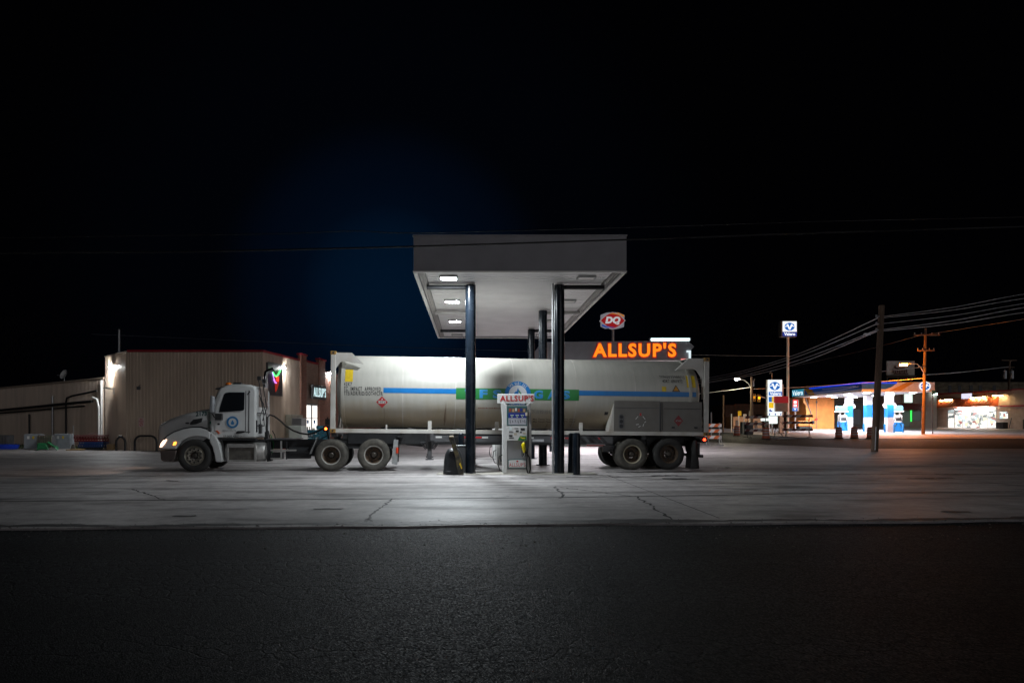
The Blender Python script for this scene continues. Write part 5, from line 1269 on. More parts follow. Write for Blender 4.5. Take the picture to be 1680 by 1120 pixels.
# no-parking sign, small wall box
sx = XA(232, SY-.05)
np_ = thing('wall_sign', 'small white wall notice with red print on the ribbed store front', 'sign', (sx, SY-.06, ZA(692.5, SY)))
mb = MB(); mb.box((-.16, -.012, -.26), (.16, .01, .26)); nb = mb.build('sign_plate', pmat('sign_pale', (.62,.48,.45), .5, var=.06), np_, bevel=.004)
mb = MB(); mb.text('NO', frame((0, -.016, .17)), .16, .09, bold=.03); mb.text('PARKING', frame((0, -.016, .05)), .27, .08, bold=.02); mb.build('lettering', M['red'], nb, recalc=False); mb = MB(); mb.disc(frame((0, -.016, -.12)), .10, 20, r_in=.075); mb.rect(frame((0, -.018, -.12), (.7,0,.7), (-.7,0,.7)), .17, .022); mb.build('ban_symbol', M['red'], nb, recalc=False)
wb = thing('wall_box', 'small dark box fixed high on the ribbed store front wall', 'box', (XA(229, SY), SY-.04, ZA(636.5, SY)))
mb = MB(); mb.box((-.10, -.12, -.09), (.08, .02, .09)); wbb = mb.build('box_body', M['dkgrey'], wb, bevel=.01); mb = MB(); mb.tube([(.0, -.06, .09), (.05, -.08, .16), (.12, -.06, .17)], .015); mb.build('bracket', M['black'], wbb)
mb = MB(); p = (XA(184, 41.5), 41.35); a = Vector((p[0], p[1], ZA(637.5, 41.5)))
aw = thing('wall_shelf', 'small pale metal canopy bracket under the corner wall lamp', 'bracket', a, (0, 0, math.atan2(d_.y, d_.x)))
mb.prism([(-.5, .0), (.35, .0), (.35, .05), (-.5, .05)], -.3, .15); mb.prism([(.30, -.35), (.35, -.35), (.35, -.004), (.30, -.004)], .0, .12); mb.build('shelf', M['lamp_body'], aw)
# roof pipe and vent
rv = thing('roof_pipe', 'thin tall vent pipe rising from the store roof corner', 'pipe', (XA(195.5, 43.0), 43.0, HB-.1))
mb = MB(); mb.cyl((0,0,0), (0,0,ZA(541,43)-HB+.1), .075, n=14); mb.build('pipe_shaft', M['steel'], rv, smooth=40); mb = MB(); mb.cyl((0,0,ZA(541,43)-HB+.1), (0,0,ZA(539.5,43)-HB+.13), .09, n=14); mb.build('pipe_cap', M['black'], rv)
rv = thing('roof_vent', 'low grey vent hood on the store roof beside the tall pipe', 'vent', (XA(205, 42.6), 42.6, HB-.1))
mb = MB(); mb.box((-.28, -.2, 0), (.28, .2, .32)); mb.build('vent_box', M['steel'], rv, bevel=.03); mb = MB(); mb.box((-.34, -.26, .325), (.34, .26, .39)); mb.build('vent_lid', M['steel'], rv)
# rear wing
WO = (-30, 48, 0)
wg = thing('store_wing', 'low dim ribbed metal wing stretching left behind the store', 'building', WO)
B0 = (-40.5, 56.5); B1 = (-22.9, 42.75)
corrugated(B0, B1, 0, 4.35, M['clad'], 'wall', wg, origin=WO, ztop2=4.38)
plan_box([(B0[0], B0[1]+.1), (B1[0]-.05, B1[1]+.1), (-22.95, 60), (-40.5, 66)], 0, 4.2, 'core', M['dkgrey'], wg, WO)
mb = MB(); dw = (Vector(B1)-Vector(B0)).normalized(); nw = Vector((dw.y, -dw.x)); LW = (Vector(B1)-Vector(B0)).length
def wpt(s, out, z): q = Vector(B0) + dw*s + nw*out; return (q.x-WO[0], q.y-WO[1], z)
mb.tube([wpt(0,.04,4.39), wpt(LW,.04,4.42)], .07, n=6); mb.build('roof_edge', M['clad'], wg)
mb = MB(); mb.tube([wpt(.5,.25,2.55), wpt(LW-1.2,.25,3.0)], .09, n=8); mb.tube([wpt(3,.16,2.4), wpt(LW-2.5,.16,2.72)], .05, n=8); mb.build('pipe_run', M['black'], wg, smooth=50)
for k, (s, z1) in enumerate(((LW-5.2, 3.3), (LW-7.4, 3.5), (LW-11.5, 2.3))):
    mb = MB(); pts = [wpt(s,.22,.1), wpt(s,.22,z1-.3)] + ([wpt(s+.15,.22,z1), wpt(s+1.0,.22,z1+.12), wpt(s+4.6,.22,z1+.35)] if k == 0 else [wpt(s,.22,z1)])
    mb.tube(pts, .06, n=8); mb.build('conduit', M['black'] if k != 1 else M['steel'], wg, smooth=50)
mb = MB(); mb.tube([wpt(LW-.35,.2,.1), wpt(LW-.35,.2,2.6), wpt(LW-.6,.2,3.1), wpt(LW-1.3,.2,3.25)], .065, n=10); mb.tube([wpt(LW-.12,.15,.1), wpt(LW-.12,.15,4.3)], .06, n=10); mb.build('downpipe', M['white'], wg, smooth=50)
ds = thing('satellite_dish', 'grey satellite dish mounted on the low wing roof', 'satellite dish', (XA(104, 46.5), 46.5, 4.2))
Md = Matrix.Translation((0, 0, .75)) @ Matrix.Rotation(R(-25), 4, 'Z') @ Matrix.Rotation(R(-22), 4, 'X')
mb = MB(); mb.lathe([(.0, .34), (.06, .25), (.10, .12), (.11, .0)], Md, 24); mb.lathe([(.015, .34), (.075, .25), (.115, .12), (.125, .0)], Md, 24); mb.build('dish', M['lamp_body'], ds, smooth=40)
mb = MB(); mb.tube([(0,.12,0), (0,.12,.7)], .025); mb.tube([Md @ Vector((0,.1,-.1)), Md @ Vector((0,-.4,-.25))], .012); mb.build('mast', M['steel'], ds)

# ------------------------------------------------------------------ clutter along the wing
def ac_unit(label, px, Y, w, h, d=.75, rz=.25):
    t = thing('condenser_unit', label, 'air conditioner', (XA(px, Y), Y, .0), (0, 0, rz), 'air conditioning units beside the wing')
    mb = MB(); mb.box((-w/2, -d/2, .06), (w/2, d/2, h)); b = mb.build('casing', pmat('casing_grey', (.27,.30,.33), .4, var=.12, scale=4, grime=.3), t, bevel=.015)
    mb = MB(); mb.box((-w/2+.05, -d/2+.05, h+.002), (w/2-.05, d/2-.05, h+.04)); mb.build('fan_guard', M['steel'], b)
    mb = MB(); mb.rect(frame((-w*.22, -d/2-.004, h*.8)), .13, .18, 0); mb.rect(frame((.08, -d/2-.004, h*.8)), .11, .16, 1); mb.build('rating_label', [M['white'], M['yellow']], b, recalc=False)
    mb = MB()
    for k in range(9): mb.box((-w/2-.004, -d/2+.08, .15+k*(h-.3)/9), (-w/2+.001, d/2-.08, .18+k*(h-.3)/9))
    mb.build('louvre', M['dkgrey'], b)
    return t
ac_unit('grey air conditioning unit behind the green chair, left of its twin', 56, 41.5, .85, .92)
ac_unit('grey air conditioning unit with pale labels, left of the stacked bread trays', 105, 41.8, .95, .93, .6, .12)
t = thing('lattice_crate', 'tan lattice crate standing between the two grey units behind a green chair', 'crate', (XA(77, 41.0), 41.0, 0))
mb = MB(); mb.box((-.42, -.25, .25), (.42, .25, .88)); mb.build('crate_core', M['dkgrey'], t)
mb = MB()
for k in range(8): mb.box((-.43, -.275, .25+k*.08), (.43, -.255, .29+k*.08))
for k in range(9): mb.box((-.42+k*.105, -.295, .25), (-.38+k*.105, -.277, .88))
mb.build('lattice', pmat('lattice_tan', (.25,.22,.17), .7, var=.2), t)
t = thing('garden_chair', 'toppled bright green plastic chair in front of the lattice crate', 'chair', (XA(78, 40.4), 40.4, 0), (0, 0, .3))
gm = pmat('chair_green', (.01,.22,.07), .4, var=.1)
mb = MB(); mb.box((-.50, -.22, .06), (.02, .22, .42)); mb.build('seat', gm, t, bevel=.05)
mb = MB(); mb.loft([[(x, y, z) for x, y, z in ((a-.03,-.2,b), (a+.03,-.2,b-.02), (a+.03,.2,b-.02), (a-.03,.2,b))] for a, b in ((.03,.5),(.2,.34),(.45,.22),(.52,.1))]); mb.build('backrest', gm, t)
for x, y, x2, y2 in ((-.4,-.2,-.45,-.26), (-.05,-.2,.1,-.28), (.25,-.15,.55,-.25), (.2,.15,.5,.25)):
    mb = MB(); mb.tube([(x, y, .3), ((x+x2)/2, (y+y2)/2, .2), (x2, y2, .015)], .03); mb.build('leg', gm, t)
# stacked trays: each tray its own thing
zz = 0.02
for k, (nm, lab, col, x0, h, w) in enumerate((('tray_base', 'dark slatted pallet at the bottom of the tray stack', (.05,.05,.05), .05, .14, 1.45),
     ('bread_tray', 'lower blue plastic bread tray in the stack beside the downpipe', (.01,.06,.26), .08, .17, 1.45), ('bread_tray', 'upper blue plastic bread tray, shifted right in the stack', (.012,.075,.28), .12, .16, 1.42),
     ('bread_tray', 'lower red plastic bread tray, above the blue ones', (.24,.012,.02), -.02, .16, 1.7), ('bread_tray', 'middle dark red bread tray near the top of the stack', (.16,.012,.02), -.06, .15, 1.7), ('bread_tray', 'pale pinkish red top bread tray of the stack', (.38,.16,.17), -.02, .09, 1.72))):
    t = thing('pallet' if k == 0 else 'bread_tray', lab, 'pallet' if k == 0 else 'tray', (XA(151, 41.0)+x0, 41.0, zz), (0, 0, .06), 'bread trays stacked by the wall' if k else None)
    cm = pmat('tray_%s' % ('dark' if k == 0 else 'blue' if k < 3 else 'red'), col, .4, var=.25, scale=6)
    mb = MB(); mb.box((-w/2, -.35, 0), (w/2, .35, h*.25))
    mb.build('tray_bottom', cm, t)
    mb = MB()
    n = 10
    mb.box((-w/2, -.36, h*.7), (w/2, -.33, h*.93)); mb.box((-w/2, .33, h*.7), (w/2, .36, h*.93)); mb.box((-w/2, -.329, h*.7), (-w/2+.03, .329, h*.93)); mb.box((w/2-.03, -.329, h*.7), (w/2, .329, h*.93))
    mb.build('tray_rim', cm, t)
    for y0 in (-.355, .335):                      # slatted side cut as one comb
        pts = [(-w/2+.02, h*.253), (w/2-.02, h*.253)]
        for q in range(n, -1, -1):
            x = -w/2 + .05 + (w-.10)*q/n; pts += [(x+.025, h*.36), (x+.025, h*.698), (x-.025, h*.698), (x-.025, h*.36)]
        mb = MB(); mb.prism(pts, y0, y0+.02); mb.build('tray_side', cm, t)
    zz += h + .004
t = thing('hose_coil', 'pale pink hose loop lying on the tray stack', 'hose', (XA(155, 41), 41.0, zz+.0))
mb = MB(); mb.tube([(-.35,-.1,.03),(-.25,-.1,.12),(-.12,-.1,.03),(0,-.1,.10),(.12,-.12,.12),(.22,-.1,.03)], .022); mb.build('hose', pmat('hose_pink', (.45,.30,.30), .5), t, smooth=60)
t = thing('cardboard_box', 'brown cardboard box on the ground between tray stack and pipe guard', 'box', (XA(183, 40.6), 40.6, 0), (0, 0, .1))
mb = MB(); mb.box((-.2, -.18, 0), (.2, .18, .36)); b = mb.build('box_body', pmat('cardboard', (.36,.24,.12), .8, var=.1), t); mb = MB(); mb.box((-.19, -.02, .362), (.19, .02, .366)); mb.build('tape', M['lamp_body'], b)
mb = MB(); mb.box((-.2, -.30, .34), (.2, -.185, .352)); mb.build('flap', pmat('cardboard_flap', (.4,.28,.15), .8), b)
t = thing('cardboard_sheet', 'flattened brown cardboard lying on the pavement left of the trays', 'cardboard', (XA(124, 40.2), 40.2, .005), (0, 0, .2))
mb = MB(); mb.box((-.42, -.3, 0), (.42, .3, .05)); mb.box((-.2, -.34, .052), (.5, .1, .09)); mb.build('sheet', pmat('cardboard2', (.40,.27,.12), .8, var=.15), t)
t = thing('plastic_tub', 'shallow bright blue plastic tub lying at the far left', 'tub', (XA(8, 42.5), 42.5, 0))
mb = MB(); mb.lathe([(0,0),(0,.62),(.12,.68),(.26,.70),(.28,.66),(.12,.60),(.05,0)], Matrix.Diagonal((1.15,1,1,1)) @ Matrix.Rotation(R(90), 4, 'X'), 32); mb.build('tub_shell', pmat('tub_blue', (.012,.05,.5), .35), t, smooth=40)
t = thing('dark_crate', 'dark grey crate behind the blue tub at the far left', 'crate', (XA(8, 43.6), 43.6, 0))
mb = MB(); mb.box((-.5, -.3, 0), (.4, .3, .85)); b = mb.build('crate_body', M['dkgrey'], t, bevel=.02); mb = MB()
for k in range(5): mb.box((-.45+k*.18, -.315, .1), (-.37+k*.18, -.302, .8))
mb.build('slat', M['cabinet'], b)
t = thing('broom', 'thin broom standing against the wing between unit and trays', 'broom', (XA(120, 41.6), 41.6, 0))
mb = MB(); mb.tube([(0,0,.2), (-.02,.05,1.45)], .018); mb.build('handle', M['steel'], t); mb = MB(); mb.prism([(-.16,0),(.16,0),(.05,.3),(-.05,.3)], -.04, .04); mb.build('bristle', M['cabinet'], t)
def pipe_guard(label, pxa, pxb, Y, h):
    xa, xb = XA(pxa, Y), XA(pxb, Y); w = xb-xa
    t = thing('pipe_guard', label, 'guard rail', ((xa+xb)/2, Y, 0), (0,0,0), 'bent pipe guards along the store wall'); r = .35
    pts = [(-w/2, 0, 0), (-w/2, 0, h-r)] + [(-w/2+r-r*math.cos(R(a)), 0, h-r+r*math.sin(R(a))) for a in (20,45,70,90)] + [(w/2-r+r*math.sin(R(a)), 0, h-r+r*math.cos(R(a))) for a in (0,20,45,70)] + [(w/2, 0, h-r), (w/2, 0, 0)]
    mb = MB(); mb.tube(pts, .06, n=12); mb.build('pipe', M['black'], t, smooth=60)
    mb = MB(); mb.cyl((-w/2,0,0), (-w/2,0,.02), .1, n=16); mb.cyl((w/2,0,0), (w/2,0,.02), .1, n=16); mb.build('foot_plate', M['black'], t)
pipe_guard('narrow bent black pipe guard beside the cardboard box at the corner', 190.5, 205.5, 39.6, .83)
pipe_guard('wide bent black pipe guard just left of the truck bumper', 221, 257, 39.3, .86)
# grass verge along the wing foot
gv = MB(); rnd = random.Random(5)
for k in range(2600):
    s = rnd.uniform(1, LW-.5); q = Vector(B0) + dw*s + nw*rnd.uniform(.3, 3.4 if s < LW-4 else 1.2); h = rnd.uniform(.05, .20); a = rnd.uniform(0, 6.28); w = .018
    gv.face([(q.x-w*math.cos(a), q.y-w*math.sin(a), .0), (q.x+w*math.cos(a), q.y+w*math.sin(a), .0), (q.x+rnd.uniform(-.08,.08), q.y+rnd.uniform(-.08,.08), h)])
o = gv.build('grass', pmat('verge_grass', (.05,.075,.02), .7, var=.4, scale=1.5), recalc=False); o['kind'] = 'stuff'

# ------------------------------------------------------------------ things in front of the store entrance
IY = 42.4
t = thing('ice_freezer', 'white ice freezer chest with louvred top unit near the store entrance', 'freezer', (XA(490, IY), IY, 0), (0, 0, -.12))
mb = MB(); mb.prism([(-.42, 0), (.40, 0), (.40, .95), (.32, 1.45), (-.46, 1.45)], -.5, .5); b = mb.build('chest', pmat('freezer_white', (.74,.80,.74), .35, var=.05), t, bevel=.02)
mb = MB(); mb.box((-.30, -.40, 1.455), (.34, .40, 1.92)); u = mb.build('top_unit', M['lamp_body'], t, bevel=.01)
mb = MB()
for k in range(9): mb.box((-.27+k*.068, -.408, 1.50), (-.24+k*.068, -.402, 1.88))
mb.build('louvre', M['dkgrey'], u)
mb = MB(); mb.box((-.40, -.52, .15), (-.38, -.505, 1.4)); mb.build('door_edge', M['lamp_body'], b)
blue = pmat('water_blue', (.02,.12,.17), .35, var=.35, scale=9)
for k, (px, Y, n, lab) in enumerate(((515, 45.2, 4, 'teal wrapped stack of bottled water beside the ice freezer'), (530, 46.5, 5, 'taller teal bottled water stack near the container corner post'))):
    t = thing('water_stack', lab, 'bottled water', (XA(px, Y), Y, 0), (0, 0, .1*k), 'bottled water stacks at the entrance')
    for q in range(n):
        mb = MB(); mb.box((-.42+.02*(q%2), -.4, .12+q*.27), (.42+.02*(q%2), .4, .12+q*.27+.255)); mb.build('water_pack', blue, t, bevel=.03)
    mb = MB(); mb.box((-.5, -.45, .0), (.5, .45, .11)); mb.build('pallet_base', M['wood'], t)
t = thing('display_rack', 'black wire display rack beside the ice freezer', 'rack', (XA(507, 43.4), 43.4, 0))
for zq in (.35, .75, 1.15):
    mb = MB(); mb.box((-.3, -.25, zq), (.3, .25, zq+.03)); mb.build('shelf', M['black'], t)
    mb = MB()
    for q in range(4): mb.cyl((-.2+q*.13, -.1, zq+.031), (-.2+q*.13, -.1, zq+.24), .045, n=10)
    mb.build('bottle_row', M['lamp_body'], t)
for x in (-.29, .29):
    mb = MB(); mb.tube([(x, -.24, 0), (x, -.24, 1.3)], .015); mb.tube([(x, .24, 0), (x, .24, 1.3)], .015); mb.build('upright', M['black'], t)
t = thing('traffic_cone', 'small orange traffic cone against the tan store side wall', 'cone', (XA(464.5, 42.5), 42.5, 0))
mb = MB(); mb.lathe([(.03,.15),(.03,.14),(.70,.03),(.72,0)], Matrix.Rotation(R(90), 4, 'X'), 20); mb.build('cone_body', M['orange'], t, smooth=50); mb = MB(); mb.box((-.19,-.19,0), (.19,.19,.03)); mb.build('cone_base', M['orange'], t)
t = thing('propane_bottle', 'small white round gas bottle on the ground by the orange cone', 'gas bottle', (XA(474, 43.0), 43.0, 0))
mb = MB(); mb.lathe([(0,.1),(.02,.15),(.3,.16),(.42,.10),(.46,.05),(.5,.05),(.51,0)], Matrix.Rotation(R(90), 4, 'X'), 20); mb.build('bottle_body', M['white'], t, smooth=50); mb = MB(); mb.lathe([(.46,.09),(.56,.09)], Matrix.Rotation(R(90), 4, 'X'), 16); mb.build('collar', M['lamp_body'], t)
t = thing('utility_cabinet', 'tall tan utility cabinet against the store side wall', 'cabinet', (along(3.9,.35)[0], along(3.9,.35)[1], 0), (0,0,math.atan2(sd.y, sd.x)))
mb = MB(); mb.box((-.9, -.25, 0), (.9, .2, 2.15)); b = mb.build('cabinet_body', pmat('cabinet_tan', (.34,.32,.26), .5), t, bevel=.02); mb = MB(); mb.box((-.02, -.262, .1), (.02, -.252, 2.05)); mb.build('door_gap', M['dkgrey'], b)

# ------------------------------------------------------------------ parked car seen under the trailer
KY = 52.0
car = thing('parked_car', 'silver car parked by the store, seen below the tank trailer', 'car', (XA(646, KY), KY, 0), (0, 0, .05))
cm = pmat('car_silver', (.42,.42,.42), .25, metal=.5, var=.05, coat=.5)
side = [(-2.2,.35),(-2.25,.62),(-2.15,.82),(-1.55,.95),(-1.05,1.02),(-.40,1.42),(.9,1.46),(1.7,1.10),(2.15,1.0),(2.25,.70),(2.2,.35)]
mb = MB(); rings = []
for y, k in ((-.86,0),(-.88,.5),(-.80,1),(.80,1),(.88,.5),(.86,0)):
    rings.append([(x, y*(1 - .12*max(0, z-.95)/.5), z) for x, z in side])
mb.loft(rings); mb.build('body', cm, car, bevel=.04, seg=2, smooth=45)
for s in (-1, 1):
    mb = MB(); mb.prism([(-.95,1.04),(-.38,1.36),(.85,1.40),(1.45,1.10)], min(s*.80, s*.862), max(s*.80, s*.862)); mb.build('side_window', M['glass'], car)
    mb = MB(); mb.box((-2.27, s*.72-.14, .66), (-2.2, s*.72+.14, .80)); mb.build('headlight', M['led_off'], car)
    mb = MB(); mb.box((2.2, s*.72-.14, .74), (2.27, s*.72+.14, .90)); mb.build('tail_light', M['red'], car)
    for x in (-1.42, 1.38):
        mb = MB(); Mw = Matrix.Translation((x, s*.66, .33)) @ (Matrix.Identity(4) if s < 0 else Matrix.Rotation(R(180), 4, 'Z'))
        mb.lathe([(-.215,0),(-.22,.05),(-.20,.10),(-.205,.20),(-.22,.235)], Mw, 28)
        for k in range(7):
            tt_ = 2*math.pi*k/7; mb.box((-.02, -.225, .05), (.02, -.206, .2), 0, Mw @ Matrix.Rotation(tt_, 4, 'Y'))
        w = mb.build('wheel', M['lamp_body'], car, smooth=40); mb = MB(); mb.lathe([(-.22,.236),(-.23,.28),(-.20,.325),(.0,.33),(.02,.28)], Mw, 32); mb.build('tyre', M['rubber'], w, smooth=40)
# ------------------------------------------------------------------ overhead wires and poles
M['wire'] = pmat('wire_grey', (.75,.73,.74), .35, var=.1)
M['wire_dim'] = pmat('wire_dim', (.10,.10,.11), .5)
M['wire_dark'] = pmat('wire_black', (.007,.007,.008), .6, var=.2)
def spline(pts, n=10):
    out = []
    for k in range(len(pts)-1):
        p0 = pts[max(k-1,0)]; p1 = pts[k]; p2 = pts[k+1]; p3 = pts[min(k+2, len(pts)-1)]
        for q in range(n):
            t = q/n; out.append(0.5*((2*p1) + (p2-p0)*t + (2*p0-5*p1+4*p2-p3)*t*t + (3*p1-p0-3*p2+p3)*t**3))
    out.append(pts[-1]); return out
def wire(label, pts, r, mat, group='overhead power lines'):
    mb = MB(); mb.tube(spline([P(*p) for p in pts]), r, n=6)
    return tag(mb.build('power_line', mat, smooth=60), label, 'power line', group)
wire('thin upper dark power line crossing the sky just above the canopy roof', [(-200,394,17),(150,388,16.5),(450,383.5,16),(580,379,16),(690,382,16),(1040,373,16),(1400,362,16.5),(1900,352,17)], .010, M['wire_dark'])
wire('thicker lower dark power line passing in front of the canopy fascia', [(-200,418,17),(100,414,16.5),(300,413,16),(450,410,16),(690,404,16),(1035,393,16),(1400,380,16.5),(1900,366,17)], .020, M['wire_dark'])
wire('faint long power line running behind the canopy towards the tall blue and white sign', [(150,548,80),(700,571,80),(1135,582,80),(1300,584,80)], .03, M['wire_dim'])
for k, (a, b, c_) in enumerate(((619.5,586,521),(623,590,530),(626,596,540),(627.5,601,542))):
    wire('pale power line sagging from the leaning wooden pole down behind the container', [(1000,b*.25+a*.75+28,95),(1163,a,72),(1293,b,55),(1441.5,c_,38)], .026 if k < 3 else .034, M['wire'], 'pale wires left of the leaning pole')
for k, (a, b) in enumerate(((519.5,482.5),(521.5,489.5),(531,498),(541,504.5),(543,512.5))):
    wire('pale power line rising from the leaning wooden pole out of the right edge', [(1445,a,38),(1560,(a+b)/2+3.5,36),(1680,b,34),(1850,b-22,31)], .017 if k < 3 else .024, M['wire'], 'pale wires right of the leaning pole')
wire('orange lit power line from the sodium lamp pole to the distant transformer pole', [(1519,614.5,72),(1580,610,80),(1655,601.5,98)], .045, M['wire'])
wire('orange lit power line between the leaning pole and the sodium lamp pole', [(1440,609.5,62),(1480,606,66),(1518,601,72)], .035, M['wire'])
wire('faint power line from the sodium lamp pole crossarm out of the right edge', [(1518,549,72),(1600,536,68),(1700,520,62)], .022, M['wire_dim'])
wire('faint power line from the sodium lamp pole crossarm down to the far street', [(1300,601,95),(1420,574,84),(1516,548,72)], .022, M['wire_dim'])
wire('faint low power line across the street behind the blue canopy', [(1233,638,76),(1330,634,78),(1519,620,72)], .022, M['wire'])
wire('faint power line from the lamp pole by the barricades back behind the container', [(1100,650,80),(1163,644,78),(1232,635,75)], .022, M['wire'])
PYT = 38.0
lp = thing('utility_pole', 'leaning weathered wooden utility pole nearest the camera at the right', 'utility pole', (XA(1434.5, PYT), PYT, 0), group='utility poles')
tp = P(1446.5, 501, PYT) - Vector((XA(1434.5, PYT), PYT, 0))
mb = MB(); mb.tube([Vector((0,0,-.1)).lerp(tp, t) if t > 0 else Vector((-.0,0,-.1)) for t in (0,.2,.4,.6,.8,1)], [.185,.18,.172,.165,.158,.15], n=16); mb.build('pole', M['wood'], lp, smooth=50)
mb = MB()
for py in (519, 531, 541):
    p = P(1443, py, PYT) - Vector((XA(1434.5, PYT), PYT, 0)); mb.cyl(p + Vector((-.22,-.05,-.03)), p + Vector((.18,-.05,.03)), .035, n=8); mb.cyl(p + Vector((-.22,-.08,-.08)), p + Vector((-.22,-.08,.08)), .05, n=10)
p = P(1438, 543, PYT) - Vector((XA(1434.5, PYT), PYT, 0)); mb.box(p + Vector((-.7,-.06,-.22)), p + Vector((-.35,.06,-.12))); mb.build('insulator', M['steel'], lp)
mb = MB(); mb.tube([P(1437.5, 700, PYT-.19) - Vector((XA(1434.5, PYT), PYT, 0)), P(1436, 738, PYT-.2) - Vector((XA(1434.5, PYT), PYT, 0))], .03); mb.build('cable_guard', M['steel'], lp)

def base(px, Y): X = XA(px, Y); return Vector((X, Y, gz(X, Y)))
# sodium lamp pole
b0 = base(1514.5, 72)
sl = thing('utility_pole', 'wooden pole with two crossarms carrying the orange sodium street lamp', 'utility pole', b0, group='utility poles')
def rel(px, py, Y, o): return P(px, py, Y) - o
mb = MB(); top = rel(1518.5, 538, 72, b0); mb.tube([Vector((0,0,-.1)), top*.5, top], [.17,.15,.12], n=14); mb.build('pole', M['wood'], sl, smooth=50)
for (xa, xb, ya, yb) in ((1499,1541.5,549.5,546.5),(1505,1533,575,572)):
    a = rel(xa, ya, 71.9, b0); b = rel(xb, yb, 71.9, b0); mb = MB(); mb.box((a.x, a.y-.08, a.z-.06), (b.x, a.y+.03, a.z+.07)); ca = mb.build('crossarm', M['wood'], sl)
    mb = MB()
    for t in (.04, .3, .7, .96): q = a.lerp(b, t); mb.cyl((q.x, q.y, a.z+.07), (q.x, q.y, a.z+.25), .05, n=8)
    mb.build('insulator', M['lamp_body'], ca)
mb = MB(); mb.tube([rel(1516.5, 614, 71.9, b0), rel(1512, 604, 71.5, b0), rel(1505, 597, 71.2, b0), rel(1494, 595.5, 71, b0), rel(1486, 596.5, 71, b0)], .05); arm = mb.build('lamp_arm', M['steel'], sl, smooth=50)
p = rel(1482, 597.5, 71, b0); mb = MB(); mb.box((p.x-.42, p.y-.18, p.z+.02), (p.x+.42, p.y+.18, p.z+.16)); hd = mb.build('lamp_head', M['lamp_body'], arm, bevel=.05)
mb = MB(); mb.loft([[(p.x+.34*w*math.cos(t), p.y+.17*w*math.sin(t), p.z+z) for t in [2*math.pi*k/16 for k in range(16)]] for z, w in ((.015,1),(-.06,.95),(-.13,.6))]); mb.build('lens', emat('sodium_lens', (1.0,.33,.04), 560), hd, smooth=60)
mb = MB(); mb.face([(p.x-.36, p.y-.15, p.z-.14), (p.x+.36, p.y-.15, p.z-.14), (p.x+.36, p.y+.15, p.z-.14), (p.x-.36, p.y+.15, p.z-.14)]); mb.build('lamp_glass', emat('sodium_glass', (1.0,.24,.02), 3000), hd, recalc=False)
# distant transformer pole
b0 = base(1653.5, 112)
dp = thing('utility_pole', 'distant dark pole with hanging transformers above the store roof at right', 'utility pole', b0, group='utility poles')
mb = MB(); mb.tube([Vector((0,0,0)), rel(1656.5, 592, 112, b0)], [.2,.15], n=10); mb.build('pole', M['wood'], dp, smooth=50)
mb = MB(); a = rel(1643, 591, 112, b0); b = rel(1668, 591, 112, b0); mb.box((a.x, a.y-.1, a.z-.08), (b.x, a.y+.05, a.z+.08)); a = rel(1648, 602.5, 112, b0); b = rel(1664, 602.5, 112, b0); mb.box((a.x, a.y-.1, a.z-.07), (b.x, a.y+.05, a.z+.07)); mb.build('crossarm', M['wood'], dp)
for px in (1648.5, 1660):
    a = rel(px, 621, 111.7, b0); b = rel(px, 608, 111.7, b0); mb = MB(); mb.cyl(a, b, .28, n=16); mb.cyl(b, b+Vector((0,0,.25)), .06, n=8); mb.build('transformer', M['steel'], dp, smooth=40)
# street lamp pole on the left of the far street
b0 = base(1233.5, 75)
sp = thing('street_lamp', 'tall street lamp with lit warm white head on a curved arm behind the barricades', 'street lamp', b0)
mb = MB(); mb.tube([Vector((0,0,0)), rel(1233, 618, 75, b0)], [.17,.13], n=12); mb.build('pole', M['wood'], sp, smooth=50)
mb = MB(); mb.tube([rel(1232.5, 637, 75, b0), rel(1228, 629, 75, b0), rel(1221, 623, 75, b0), rel(1213, 621.5, 75, b0)], .06); am = mb.build('lamp_arm', M['steel'], sp, smooth=50)
p = rel(1209, 621.5, 75, b0); mb = MB(); mb.box((p.x-.3, p.y-.15, p.z+.03), (p.x+.3, p.y+.15, p.z+.15)); hd = mb.build('lamp_head', M['lamp_body'], am, bevel=.04)
mb = MB(); mb.loft([[(p.x+.27*w*math.cos(t), p.y+.15*w*math.sin(t), p.z+z) for t in [2*math.pi*k/14 for k in range(14)]] for z, w in ((.025,1),(-.06,.9),(-.12,.5))]); mb.build('lens', emat('lamp_lens', (1.0,.90,.62), 700), hd, smooth=60)
mb = MB(); a = rel(1237.5, 622, 75, b0); mb.tube([rel(1233, 634, 75, b0), rel(1238, 621, 75, b0)], .07); mb.box((a.x-.2, a.y-.1, a.z-.8), (a.x-.05, a.y+.1, a.z-.2)); mb.build('bracket', M['steel'], sp)
# traffic signal
b0 = base(1261.5, 84)
ts = thing('traffic_signal', 'traffic signal on a mast arm with two amber heads, left of the price sign', 'traffic signal', b0)
mb = MB(); mb.tube([Vector((0,0,0)), rel(1261.5, 652, 84, b0)], .11, n=12); mb.tube([rel(1261.5, 654, 84, b0), rel(1250, 651, 84, b0), rel(1239, 648.5, 84, b0)], [.10,.08,.06]); mb.build('mast', M['steel'], ts, smooth=50)
for px, py, s in ((1237,651.5,.6), (1245,652.5,2.6)):
    p = rel(px, py, 83.8, b0); mb = MB(); mb.box((p.x-.17, p.y-.1, p.z-.5), (p.x+.17, p.y+.12, p.z+.42)); h = mb.build('signal_head', pmat('signal_yellow', (.5,.28,.02), .5), ts, bevel=.03)
    mb = MB(); mb.lathe([(-.03,0),(0,.15),(.02,.15)], Matrix.Translation((p.x, p.y-.12, p.z)), 16); mb.build('signal_lens', emat('amber_signal', (1.0,.42,.01), s), h)
    mb = MB(); mb.disc(frame((p.x, p.y-.105, p.z+.3)), .10, 14); mb.disc(frame((p.x, p.y-.105, p.z-.33)), .10, 14); mb.build('dark_lens', M['ink'], h, recalc=False)

